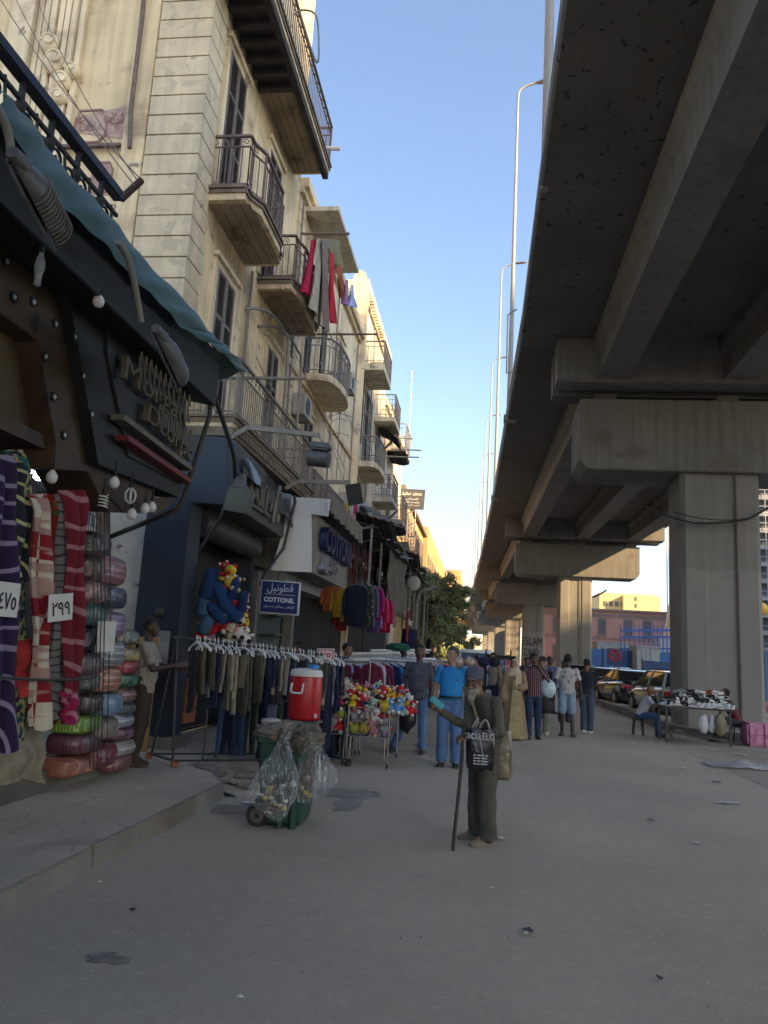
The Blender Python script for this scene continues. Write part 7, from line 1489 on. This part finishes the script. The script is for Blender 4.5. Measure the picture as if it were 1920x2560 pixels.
for L_i, n_, z in lay:
    for d_ in range(2 if L_i < 2 else 1):
        for k in range(n_//(1 if d_ == 0 else 2)):
            ki = rn.choice((0, 0, 1, 3, 4, 2, 3, 1, 0)) if not (L_i == 3 and k in (3,)) else 5
            if L_i == 0 and k > 8: ki = (3, 1, 3, 3)[k % 4]
            if ki in ps_: r = copy_tree(ps_[ki])
            else: r = ps_[ki] = shoe(*kinds_s[ki][:3])
            span = 1.45-L_i*.16; x = 4.12+L_i*.12+span*(k+.5)/(n_ if d_ == 0 else n_//2); r.location = (x+rn.uniform(-.02, .02), 18.32+L_i*.16+d_*.3, z+rn.uniform(0, .015)); r.rotation_euler = (rn.uniform(-.12, .25), rn.uniform(-.3, .3), rn.choice((1.35, -1.4, 1.1, -1.8))+rn.uniform(-.3, .3))
            n_i += 1; tag(r, '%s trainer, %s from the left in the %s tier%s' % (kinds_s[ki][3], ordn[k], ('bottom', 'second', 'third', 'top')[L_i], (', front row', ', back row')[d_]), 'trainer', 'trainers heaped on the table')
for i, (x, y, r_, c, al) in enumerate(((4.95, 18.35, (.1, .07, .22), (.55, .55, .55), 1), (5.15, 18.4, (.09, .07, .2), (.6, .6, .58), 1), (5.3, 18.3, (.12, .08, .24), (.2, .17, .1), 1))):
    lump((x, y, .46), r_, i+20, 20, 14, .25, 2.5).build('hanging_bag', M(('grey polythene', 'white polythene', 'tan polythene')[i], c, r=.35, bump=.7, bs=10), label=('greyish', 'white', 'tan')[i]+' plastic bag hanging under the shoe table', cat='bag', smooth=True)
lump((4.6, 19.2, .12), (.2, .12, .1), 31, 14, 10, .2, 2).build('shoe_box', M('pale card', (.4, .36, .3)), label='pale crushed carton lying behind the shoe table', cat='carton')
# pink wrapped bale
t = empty('pink_bale', (6.35, 18.95, 0), 'square pink plastic wrapped bale on the ground at the right edge', 'bale')
g = MB(); g.box(6.0, 6.75, 18.7, 19.3, .01, .52); g.v = [(p[0], p[1], p[2]) for p in g.v]; o = g.build('bale', M('pink plastic', (.5, .19, .32), r=.4, var=.2, ns=6, c2=(.36, .1, .2), thr=.55, n2=7, bump=1, bs=9), t, bevel=.05, smooth=True)
g = MB()
for x in (6.35,): g.bar((x, 18.69, .0), (x, 18.69, .53), .02, .01); 
g.bar((5.99, 18.69, .26), (6.76, 18.69, .28), .02, .01); g.build('strapping', M('dark pink band', (.2, .03, .08)), t)
# ---------------------------------------------------------------- parked cars
def car(loc, rz, col, lab, kind='saloon', tail=True, rough_=.25):
    t = empty('parked_car', (0, 0, 0), lab, 'car', 'cars parked behind the kerb'); paint = M('paint %.2f %.2f' % (col[0], col[2]), col, r=rough_, var=.08, ns=2, coat=1, m=.3 if col[0] > .1 else 0)
    L_, Wd = 4.5, .88; g = MB(); rings = []
    rows = [(-2.22, .62, .42, .78), (-2.15, .8, .3, .98), (-1.9, .86, .22, 1.05), (-1.3, .88, .2, 1.05), (0, .88, .2, .98), (1.1, .88, .2, .95), (1.7, .86, .2, .86), (2.1, .78, .25, .74), (2.25, .6, .35, .62)] if kind == 'saloon' else [(-2.15, .66, .42, .95), (-2.08, .82, .3, 1.02), (-1.8, .87, .22, 1.06), (-1.0, .88, .2, 1.05), (0, .88, .2, 1.0), (1.1, .88, .2, .96), (1.7, .86, .2, .86), (2.1, .78, .25, .74), (2.25, .6, .35, .62)]
    for y, hw, zb_, zt_ in rows:
        rings.append([(x*hw, y, zb_+(zt_-zb_)*z) for x, z in ((-.8, 0), (.8, 0), (.97, .15), (1, .45), (.98, .75), (.9, .96), (.7, 1), (-.7, 1), (-.9, .96), (-.98, .75), (-1, .45), (-.97, .15))])
    g.loft(rings); 
    for y in (-1.35, 1.35): pass
    g.build('body', paint, t, smooth=True)
    if kind == 'saloon': base, roof = (-1.75, .95), (-.95, .25); zr = 1.43
    else: base, roof = (-2.0, .95), (-1.75, .3); zr = 1.5
    g = MB(); fb = [(-.78, base[0]), (.78, base[0]), (.8, base[1]), (-.8, base[1])]; fr_ = [(-.6, roof[0]), (.6, roof[0]), (.6, roof[1]), (-.6, roof[1])]
    g.loft([[(x, y, 1.0) for x, y in fb], [(x*.985, y*.98, 1.04) for x, y in fb], [(x, y, zr-.03) for x, y in fr_]]); g.build('windows', M('car glass', (.012, .014, .015), r=.06, var=.05, spec=.8), t)
    g = MB(); g.loft([[(x*1.03, y*1.04, zr-.045) for x, y in fr_], [(x*1.02, y*1.03, zr-.01) for x, y in fr_], [(x*.85, y*.85, zr+.02) for x, y in fr_]]); rf = g.build('roof', paint, t, smooth=True)
    for (a, b), (c, d) in zip(fb+[(-.8, -.35), (.8, -.35)], fr_+[(-.61, -.35), (.61, -.35)]): g = MB(); g.bar((a, b, 1.0), (c, d, zr-.03), .07, .05); g.build('pillar', paint, t)
    if kind == 'wagon':
        g = MB(); [g.bar((s*.55, -1.6, zr+.05), (s*.55, .2, zr+.05), .03) for s in (-1, 1)]; g.build('roof_rail', blackr, t)
    for y in (-1.33, 1.35):
        for s in (-1, 1):
            g = MB(); g.lathe([(.2, -.1), (.3, -.095), (.325, -.06), (.325, .06), (.3, .095), (.2, .1)], (0, 0, 0), 24, Matrix.Translation((s*.8, y, .325)) @ Matrix.Rotation(pi/2, 4, 'Y')); w_ = g.build('wheel', blackr, t, smooth=True)
            g = MB(); g.lathe([(.02, -.09), (.19, -.088), (.19, .088), (.02, .09)], (0, 0, 0), 20, Matrix.Translation((s*.815, y, .325)) @ Matrix.Rotation(pi/2, 4, 'Y')); g.build('rim', M('alloy', (.3, .3, .3), r=.3, m=.8), w_, smooth=True)
            g = MB(); g.tube([(s*.87, y+.37*cos(a), .325+.37*sin(a)) for a in [pi*k/10 for k in range(11)]], .03, 6); g.build('wheel_arch', blackr, t)
    for s in (-1, 1):
        g = MB(); g.box(s*.62-.2, s*.62+.2, -2.24, -2.02, .74, .9); g.build('tail_light', M('tail lamp', (.3, .01, .012), r=.15, coat=1), t, bevel=.03)
        g = MB(); g.box(s*.62-.16, s*.62+.16, 2.0, 2.2, .6, .72); g.build('headlight', M('head lamp', (.6, .6, .6), r=.1, coat=1), t, bevel=.03)
        g = MB(); g.ell((s*.95, .75, 1.02), (.1, .06, .07), 10, 6); g.build('mirror', paint, t, smooth=True)
    g = MB(); g.box(-.26, .26, -2.27, -2.2, .6, .71); g.build('number_plate', whitep, t); g = MB(); g.box(-.8, .8, -2.24, -2.1, .28, .46); g.build('bumper', blackr, t, bevel=.03)
    t.location = loc; t.rotation_euler[2] = rz; return t
car((6.35, 27.6, .0), radians(4), (.3, .3, .29), 'silver beige estate car with roof rails, nearest in the parked row', 'wagon')
car((6.0, 33.2, .0), radians(6), (.01, .01, .012), 'glossy black saloon second in the parked row')
car((5.75, 38.8, .0), radians(6), (.05, .05, .052), 'dark grey saloon third in the parked row behind the walking man')
car((5.35, 45.5, .0), radians(5), (.35, .35, .36), 'pale car fourth in the parked row', 'wagon')
car((8.6, 52, .0), radians(85), (.5, .52, .5), 'white car standing crosswise beyond the parked row')
# white van at the far end
v = empty('van', (0, 0, 0), 'white van facing the camera in the crowd at the end of the street', 'van'); g = MB()
g.loft([[(x*hw, y, zb_+(zt_-zb_)*z) for x, z in ((-.9, 0), (.9, 0), (1, .3), (.95, .85), (.8, 1), (-.8, 1), (-.95, .85), (-1, .3))] for y, hw, zb_, zt_ in ((-2.4, .75, .4, 1.0), (-2.3, .85, .3, 1.1), (-1.7, .9, .3, 1.85), (-1.5, .9, .3, 1.95), (2.3, .9, .3, 1.95))]); g.build('body', whitep, v, smooth=True)
g = MB(); g.prism([(-.72, -2.25, 1.16), (.72, -2.25, 1.16), (.66, -1.78, 1.78), (-.66, -1.78, 1.78)], (0, -.03, .01)); g.build('windscreen', M('car glass', (.012,)*3), v)
for s in (-1, 1):
    g = MB(); g.box(s*.65-.13, s*.65+.13, -2.42, -2.3, .75, .92); g.build('headlight', M('head lamp', (.6,)*3), v)
    g = MB(); g.cyl((s*.85-.1, -1.5, .33), (s*.85+.1, -1.5, .33), .33, n=18); g.build('wheel', blackr, v)
v.location = D(1027, 1440, Y=39); v.location.z = 0
# stall with bags and caps in the middle distance
sl_ = D(1075, 1530, Y=21); t = empty('goods_stand', (sl_.x, 21, 0), 'dark upright stand hung with caps and printed packets behind the beggar', 'stall')
g = MB(); g.box(sl_.x-.35, sl_.x+.3, 20.9, 21.2, .1, 1.7); g.bar((sl_.x-.35, 20.9, 0), (sl_.x-.35, 20.9, 1.85), .04); g.bar((sl_.x+.3, 20.9, 0), (sl_.x+.3, 20.9, 1.85), .04); g.build('frame', dark, t)
for k in range(12):
    g = MB(); x, z = sl_.x-.25+(k % 4)*.16, .5+(k//4)*.4; g.box(x-.07, x+.07, 20.86, 20.9, z, z+.3); g.build('packet', pattern('packet %d' % (k % 4), 'floral', ((.3, .35, .5), (.5, .48, .45), (.1, .15, .3), (.4, .1, .1))[k % 4], (.6, .6, .6), sc=(14,)*3), t)
for k, (x, c) in enumerate(((990, (.4, .3, .25)), (1015, (.45, .35, .3)), (1045, (.02, .02, .06)), (1068, (.02, .02, .03)))):
    p = D(x, 1430, Y=20); lump(tuple(p), (.16, .1, .13), k*5, 14, 10, .2, 2).build('display_item', cloth(c) if k > 1 else M('clear bagged cap', c, r=.3, coat=1), label=('first', 'second', 'third', 'fourth')[k]+' bundled item hung above the stall behind the blue shirted man, from the left', cat='bundle', group='bundles above the far stall', smooth=True)
lump(tuple(D(1113, 1490, Y=20.5)), (.22, .2, .3), 41, 18, 12, .2, 2).build('red_bundle', cloth((.2, .01, .015)), label='dark red bundle beside the woman in beige', cat='bundle', smooth=True)
# ---------------------------------------------------------------- street lamp with globe light at left
p = D(895, 1425, Y=32); t = empty('street_lamp', (p.x, 32, .1), 'slim grey street lamp with a short bent arm before the tree', 'street lamp')
g = MB(); pt = [D(*q, Y=32) for q in ((903, 1290), (908, 1280), (930, 1272), (945, 1267))]; g.tube([V((p.x, 32, 0)), D(900, 1300, Y=32)]+bez(pt, 5), .07, 8); g.build('pole', polem, t, smooth=True)
q = D(893, 1260, Y=28); g = MB(); g.ell(q, (.26, .1, .28), 18, 12); t = g.build('satellite_lamp', M('pale dish', (.4, .38, .34), r=.5), label='round pale lamp dish on the market stall roof', cat='lamp', smooth=True)
# ---------------------------------------------------------------- trees
leafm = [M('leaf a', (.12, .16, .06), r=.7, var=.35, ns=3), M('leaf b', (.2, .24, .1), r=.7, var=.35, ns=3), M('leaf c', (.32, .3, .15), r=.7, var=.3, ns=3)]
bark = M('bark', (.1, .08, .055), r=.95, var=.3, ns=6, bump=.7, bs=20)
def tree(base, clumps, lab, seed, nl=900, ls=.12):
    rn = random.Random(seed); t = empty('street_tree', base, lab, 'tree', 'street trees'); g = MB(); top = V((base[0], base[1], clumps[0][2]))
    g.tube(bez([base, V(base).lerp(top, .4)+V((.1, 0, 0)), top]), [.2-.1*i/24 for i in range(25)], 9)
    for c in clumps: c0 = V(c[:3]); s_ = V(base).lerp(top, .45+.3*rn.random()); g.tube([s_, s_.lerp(c0, .5)+V((0, 0, .2)), c0], [.09, .06, .02], 6)
    g.build('trunk', bark, t, smooth=True); g = MB()
    for c in clumps:
        cc = V(c[:3]); R_ = c[3]; sub = [cc+V((rn.gauss(0, .5), rn.gauss(0, .5), rn.gauss(0, .45)))*R_ for _ in range(16)]
        for i in range(int(nl*R_)):
            b = rn.choice(sub); d = V((rn.gauss(0, 1), rn.gauss(0, 1), rn.gauss(0, .8))).normalized(); p = b+d*R_*.3*(rn.random()**.4)*rn.uniform(.7, 1.3)
            a = V((rn.gauss(0, 1), rn.gauss(0, 1), rn.gauss(0, 1))).normalized(); bb = a.orthogonal().normalized(); l = ls*rn.uniform(.6, 1.5); g.cm = rn.choice((0, 0, 1, 1, 2))
            g.add([p-a*l, p-bb*l*.45, p+a*l, p+bb*l*.45], [(0, 1, 2, 3)])
    g.build('crown', leafm, t); return t
def tp(x, y, Y, r): p = D(x, y, Y=Y); return (p.x, p.y, p.z, r)
b0 = D(935, 1400, Y=52); tree((b0.x, 52, 0), [tp(925, 1300, 52, 1.9), tp(895, 1285, 52, 1.4), tp(912, 1250, 52, 1.2), tp(950, 1290, 52, 1.5), tp(960, 1330, 52, 1.6), tp(925, 1350, 52, 1.7), tp(885, 1330, 52, 1.3), tp(890, 1240, 52, .6)], 'largest leafy street tree, tall crown before the sunlit building', 1, 2600)
b0 = D(985, 1420, Y=68); tree((b0.x, 68, 0), [tp(965, 1390, 68, 1.9), tp(985, 1400, 68, 1.7), tp(945, 1400, 68, 1.8), tp(975, 1360, 68, 1.5), tp(955, 1270, 68, 1.0), tp(975, 1290, 68, .9)], 'lower street tree to the right of the tallest one', 2, 2200, .13)
b0 = D(890, 1420, Y=62); tree((b0.x-1, 62, 0), [tp(870, 1290, 62, 1.6), tp(875, 1330, 62, 1.8), tp(880, 1260, 62, 1.2)], 'street tree at the left against the market stalls', 3, 2200, .13)
# ---------------------------------------------------------------- beyond the flyover
brick = M('red painted wall', (.62, .31, .23), r=.9, var=.1, ns=.5, streak=.2, c2=(.52, .28, .22), thr=.6, n2=.4)
RB = empty('building', (20, 118, 0), 'long low red building with tall windows behind the flyover', 'building')
g = MB(); g.box(9, 42, 112, 130, 0, 8.9); g.build('wall', brick, RB)
g = MB()
for z, d_ in ((8.9, .5), (8.3, .2), (5.0, .15), (8.0, .1)): g.box(8.9, 42.1, 112-d_, 112.3 if z < 8.9 else 130, z, z+.25)
g.build('cornice', M('dusty pink stone', (.36, .24, .19), r=.9), RB)
for k in range(11):
    for z0 in (5.6, 1.6):
        x = 10.2+k*3.05+(.5 if k % 2 else 0); g = MB(); g.box(x, x+1.0, 111.94, 112.0, z0, z0+2.1); w_ = g.build('window', M('grey shutter paint', (.16, .14, .12)), RB)
        g = MB(); g.box(x-.12, x, 111.85, 112, z0-.1, z0+2.2); g.box(x+1.0, x+1.12, 111.85, 112, z0-.1, z0+2.2); g.box(x-.12, x+1.12, 111.85, 112, z0+2.2, z0+2.32); g.box(x-.2, x+1.2, 111.75, 112, z0-.25, z0-.1); g.build('frame', M('dusty pink stone', (.36,)*3), w_)
YB = empty('building', (26, 170, 0), 'sunlit yellow block standing above the red building', 'building')
a, b = D(1295, 1325, Y=160), D(1405, 1290, Y=160); g = MB(); g.box(a.x, b.x+1, 160, 175, 0, b.z+.5); g.box(D(1345, 1300, Y=159).x, b.x+1.5, 158, 175, 0, D(1370, 1290, Y=159).z+.3); g.build('wall', M('yellow plaster', (.62, .48, .22), r=.9, var=.1), YB)
g = MB()
for k in range(8): g.box(a.x+.8+k*1.1, a.x+1.5+k*1.1, 159.9, 160, b.z-2.2, b.z-1.2)
for k in range(5): g.box(D(1372, 1300, Y=157.9).x, D(1376, 1300, Y=157.9).x, 157.9, 158, b.z-1-k*1.4, b.z-.2-k*1.4)
g.build('window', shut, YB)
HB = empty('building', (38, 95, 0), 'tall grey concrete tower under construction with floor slabs at the right edge', 'building'); cgr = M('raw concrete', (.3, .3, .3), r=.9, var=.15, ns=.4)
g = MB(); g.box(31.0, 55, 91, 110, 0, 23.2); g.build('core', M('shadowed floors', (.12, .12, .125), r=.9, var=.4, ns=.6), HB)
g = MB(); [g.box(30.2, 56, 90, 91.2, z, z+.5) for z in [k*1.9 for k in range(13)]]; [g.bar((30.4+k*1.9, 90.2, 0), (30.4+k*1.9, 90.2, 23.2), .25) for k in range(13)]; g.build('floor_slabs', cgr, HB)
g = MB(); [g.bar((29.8, 89.2, z), (56, 89.2, z), .06) for z in [k*.95 for k in range(25)]]; [g.bar((29.9+k*1.2, 89.2, 0), (29.9+k*1.2, 89.2, 24), .06) for k in range(21)]; g.build('scaffold', M('scaffold steel', (.35, .35, .34), r=.5), HB)
cr = empty('construction_hoist', (19, 80, 0), 'pale lattice hoist mast rising beside the nearest pier', 'crane mast'); g = MB()
a, b = D(1447, 1390, Y=80), D(1450, 1118, Y=80); x0 = a.x; w_ = .9
for dx in (0, w_): g.bar((x0+dx, 80, 0), (x0+dx, 80, b.z), .1); g.bar((x0+dx, 80.9, 0), (x0+dx, 80.9, b.z), .1)
z = 1
while z < b.z-1: g.bar((x0, 80, z), (x0+w_, 80, z+.9), .06); g.bar((x0, 80, z), (x0+w_, 80, z), .06); z += .9
g.build('mast', M('pale mast paint', (.5, .42, .36)), cr)
yl = M('crane yellow', (.75, .38, .02), r=.4, var=.1)
t = empty('mobile_crane', (18.5, 78, 0), 'yellow crane boom slanting up behind the nearest pier', 'crane'); g = MB(); g.prism([D(1434, 1388, Y=78), D(1462, 1390, Y=78), D(1462, 1290, Y=78), D(1450, 1300, Y=78)], (0, 1, 0)); g.build('boom', yl, t)
g = MB(); a_, b_ = D(1430, 1388, Y=77.5), D(1452, 1285, Y=77.5); g.bar(a_, b_, .12); c_ = a_+V((.6, 0, 0)); d_ = b_+V((.4, 0, 0)); g.bar(c_, d_, .12); [g.bar(a_.lerp(b_, k/12), c_.lerp(d_, (k+1)/12), .07) for k in range(12)]; g.build('lattice', M('pale mast paint', (.5, .42, .36)), t)
p = D(1644, 1315, Y=60); t = empty('crane_hook', p, 'yellow crane hook block hanging in front of the unfinished tower', 'hook'); g = MB(); g.ell(p, (.5, .3, .5), 12, 8); g.tube([p+V((0, 0, .3)), p+V((-.3, 0, 14))], .04, 5); g.tube([p-V((0, 0, .4)), p-V((.4, 0, 2.8))], .05, 5); g.tube([p-V((-.1, 0, .4)), p-V((.6, 0, 2.8))], .05, 5); g.build('hook', yl, t, smooth=True)
fb = M('blue hoarding', (.04, .13, .33), r=.6, var=.2, ns=.6, streak=.3); fs = M('deep blue hoarding', (.03, .06, .14), r=.6, var=.2)
def hoard(x0, x1, y, z1, mt, lab, corr=False):
    t = empty('hoarding', ((x0+x1)/2, y, 0), lab, 'fence', 'blue site hoardings'); n_ = max(2, int((x1-x0)/2)); 
    for i in range(n_):
        a, b = x0+(x1-x0)*i/n_, x0+(x1-x0)*(i+1)/n_; g = MB()
        if corr: m_ = 8*3; g.sheet(lambda u, v: (a+(b-a-.03)*u, y+.05*sin(u*50), .05+(z1-.05)*v), m_, 1, .02)
        else: g.box(a, b-.04, y, y+.05, .05, z1)
        g.build('panel', mt, t)
    g = MB(); [g.bar((x0+(x1-x0)*i/n_, y-.05, 0), (x0+(x1-x0)*i/n_, y-.05, z1+.1), .08) for i in range(n_+1)]; g.build('post', darkm, t)
hoard(8, 30, 66, 2.8, fb, 'mid blue flat hoarding behind the parked cars', False)
hoard(11.5, 22, 58, 2.0, fs, 'darker blue hoarding in front of the mid blue one')
hoard(9.6, 26, 36, 2.6, M('blue corrugated', (.07, .13, .22), r=.5, var=.2, ns=.5), 'blue grey corrugated hoarding right of the nearest pier', True)
bl2 = M('scaffold blue', (.03, .1, .4), r=.5)
t = empty('site_scaffold', (22, 70, 0), 'blue scaffold platform over the site behind the hoardings', 'scaffold'); g = MB()
a, b = D(1375, 1388, Y=70), D(1465, 1368, Y=70)
for k in range(12): x = a.x-1+k*.8; g.bar((x, 70, 0), (x, 70, 5.4), .07); g.bar((x, 72, 0), (x, 72, 5.2), .07)
for z in (3.3, 4.3, 4.9): g.bar((a.x-1, 70, z-.3), (a.x+8, 70, z+.2), .12); g.bar((a.x-1, 72, z-.3), (a.x+8, 72, z+.2), .12)
g.build('tubes', bl2, t); g = MB(); g.box(30, 52, 70, 71, 4.2, 4.5); g.box(30, 52, 72, 73, 4.8, 5.0); [g.bar((30+k*1.5, 70, 3), (30+k*1.5, 70, 5.2), .1) for k in range(14)]; g.build('far_platform', bl2, t)
for i, (x0, x1, y0, y1, Y, c, lb) in enumerate(((1290, 1360, 1392, 1412, 72, (.45, .48, .48), 'white site cabin behind the mid blue hoarding'), (1376, 1425, 1400, 1432, 64, (.36, .38, .36), 'pale ribbed container left of the yellow crane'), (1425, 1455, 1378, 1400, 75, (.5, .5, .48), 'white cabin under the blue scaffold'))):
    a, b = D(x0, y1, Y=Y), D(x1, y0, Y=Y); t = empty('site_cabin', ((a.x+b.x)/2, Y, 0), lb, 'cabin'); g = MB(); g.box(a.x, b.x, Y, Y+3, 0, b.z); g.build('wall', M('cabin %d' % i, c, streak=.3), t); g = MB(); [g.box(a.x+k*.35, a.x+k*.35+.06, Y-.04, Y, .2, b.z-.1) for k in range(int((b.x-a.x)/.35))]; g.box(a.x-.05, b.x+.05, Y-.08, Y+3, b.z, b.z+.12); g.build('ribs', M('cabin rib', (.3, .33, .36)), t)
p = D(1328, 1418, Y=46); t = empty('road_sign', (p.x, 46, 0), 'small square dark blue no stopping sign with a red cross beyond the cars', 'road sign'); g = MB(); g.box(p.x-.42, p.x+.42, 46, 46.04, p.z-.5, p.z+.45); g.bar((p.x, 46.06, 0), (p.x, 46.06, p.z), .06); g.build('plate', M('sign navy', (.02, .03, .12), r=.4), t)
g = MB(); g.tube([(p.x+.3*cos(a), 45.98, p.z+.06+.3*sin(a)) for a in [k*pi/12 for k in range(24)]], .05, 6, closed=True); [g.bar((p.x-.2, 45.97, p.z+.06-s*.2), (p.x+.2, 45.97, p.z+.06+s*.2), .06, .02, up=(0, 1, 0)) for s in (-1, 1)]; g.build('red_cross', M('sign red', (.4, .015, .03)), t)
g = MB(); a = D(1289, 1287, Y=75); g.tube(bez([a-V((1, 0, .3)), a, D(1310, 1275, Y=75)], 5), .09, 6); g.build('lamp_bracket', darkm, label='dark lamp bracket poking out right of the second pier', cat='lamp arm')
# graffiti on the third pier
gm = M('black spray paint', (.012, .012, .012), r=.7)
o3 = OFF(77.5); gy = 77.5-.28
t = empty('graffiti', (5.2+o3, gy, 1.4), 'black sprayed ESLAM lettering low on the third pier', 'graffiti')
text('ESLAM', 1, .01, frame((6.2+o3, gy, 3.35), (1, 0, 0), (0, 0, 1)), gm, 'lettering', t, fit=(1.9, .75)); text('ZAID', 1, .01, frame((6.1+o3, gy, 2.3), (1, 0, 0), (0, 0, 1)), gm, 'lettering', t, fit=(1.5, .7))
# ---------------------------------------------------------------- litter on the road
lit = [(1573, 1735, .33, .05, 'long flat strip of clear plastic on the right of the road', (.4, .4, .42)), (1548, 1690, .12, .05, 'grey crumpled paper near the right, above the clear strip', (.12, .12, .13)), (1140, 2012-0, .06, .03, 'small dark folded card lying in the foreground road', (.05, .05, .06)), (1136, 2019, .03, .015, 'tiny white scrap touching the dark folded card', (.5, .5, .48)), (519, 2157, .03, .015, 'small white cigarette packet scrap in the near foreground', (.55, .55, .5)), (216, 1908, .03, .012, 'tiny white scrap near the left kerb', (.5, .48, .42)), (1083, 1812, .07, .03, 'white paper scrap beside the beggar\'s shoes', (.5, .5, .5)), (1062, 1920, .03, .012, 'tiny pale scrap in front of the beggar', (.45, .42, .38)), (1363, 1605, .2, .05, 'pale strip of paper in front of the parked cars', (.5, .5, .48)), (1330, 1683, .07, .03, 'small white scrap in the middle right of the road', (.55, .55, .52)), (1440, 1682, .08, .03, 'small white scrap left of the crumpled film', (.55, .55, .52)), (1475, 1660, .12, .05, 'crumpled white tissue in front of the shoe table', (.6, .6, .58)), (1330, 1672, .05, .03, 'little white speck above the middle scrap', (.5, .5, .5)), (1503, 1822, .07, .03, 'pale scrap low on the right of the road', (.4, .38, .34)), (1408, 1770, .08, .05, 'dull grey scrap right of the beggar', (.3, .29, .27)), (1540, 1620, .3, .05, 'light strip of card below the shoe table', (.45, .42, .36)), (1600, 1630, .25, .08, 'white torn paper near the pink bale', (.5, .48, .45)), (1610, 1645, .2, .05, 'yellowish card scrap near the pink bale', (.45, .36, .2)), (1215, 1732, .04, .02, 'tiny scrap right of the beggar\'s bags', (.45, .42, .4)), (535, 1735, .1, .05, 'white crumpled tissue beside the green bin', (.5, .5, .48)), (1510, 1505, .01, .01, '', None), (286, 1968, .03, .02, 'small dark pebble of tar near the left kerb', (.03, .03, .03)), (1425, 2115, .03, .02, 'small dark scrap low on the right foreground', (.06, .06, .06))]
for i, (x, y, w_, d_, lb, c) in enumerate(lit):
    if not lb: continue
    p = D(x, y, Z=.008); rn = random.Random(i); a = rn.uniform(-.4, .4); g = MB(); cx_ = V((cos(a), sin(a), 0)); cy_ = V((-sin(a), cos(a), 0))
    g.sheet(lambda u, v: p+cx_*((u-.5)*w_*(1-.3*abs(v-.5)))+cy_*((v-.5)*d_*1.8)+V((0, 0, .012+.014*noise.noise(V((u*3+i, v*3, 0))))), 6, 5, .003); g.build('litter', M('litter %.2f %.2f' % (c[0], c[2]), c, r=.7, var=.15, ns=20), label=lb, cat='litter', group='litter on the road')
g = MB(); p = D(1600, 1658, Z=.0); g.sheet(lambda u, v: p+V(((u-.45)*1.3, (v-.5)*.7, .03+.1*max(0, noise.noise(V((u*4, v*4, 2)))+.15)*(1-abs(2*u-1)))), 24, 14, .003); g.build('plastic_film', M('litter film', (.5, .5, .5), r=.25, alpha=.5, bump=.9, bs=12), label='crumpled sheet of clear plastic film lying in front of the pink bale', cat='plastic film', smooth=True)
g = MB(); rn = random.Random(77)
for i in range(240):
    if i % 2: x, y = rn.uniform(-2.5, 3.5), rn.uniform(2.5, 16)
    else: x, y = rn.uniform(3.2, 7), rn.uniform(8, 20)
    s_ = rn.uniform(.004, .012); g.ell((x, y, s_*.4), (s_, s_*.8, s_*.5), 5, 3)
g.build('grit', M('grit', (.3, .28, .25), r=.9, var=.4, ns=5), kind='stuff', label='tiny loose grit scattered over the road', cat='grit', org=(0, 8, 0))
g = MB(); p = D(1650, 1535, Y=32); rn = random.Random(8)
lump((p.x, 32, .2), (1.6, .8, .35), 61, 24, 14, .4, 3).build('cable_heap', M('dusty pink rubble', (.3, .14, .13), r=.9, var=.4, ns=3), label='reddish heap of rubble by the corrugated hoarding at the right edge', cat='rubble', smooth=True)
# ---------------------------------------------------------------- warm dusty air over the street
g = MB(); g.box(-120, 240, -320, 420, -2, 104)
hz = bpy.data.materials.new('haze'); hz.use_nodes = True; nt = hz.node_tree; nt.nodes.clear()
out = nt.nodes.new('ShaderNodeOutputMaterial'); pv = nt.nodes.new('ShaderNodeVolumePrincipled'); pv.inputs['Density'].default_value = .0003; pv.inputs['Color'].default_value = (.92, .9, .86, 1); pv.inputs['Anisotropy'].default_value = .2
nt.links.new(pv.outputs[0], out.inputs['Volume'])
g.build('haze', hz, kind='stuff', org=(0, 0, -2), label='pale warm haze hanging over the whole street', cat='haze')
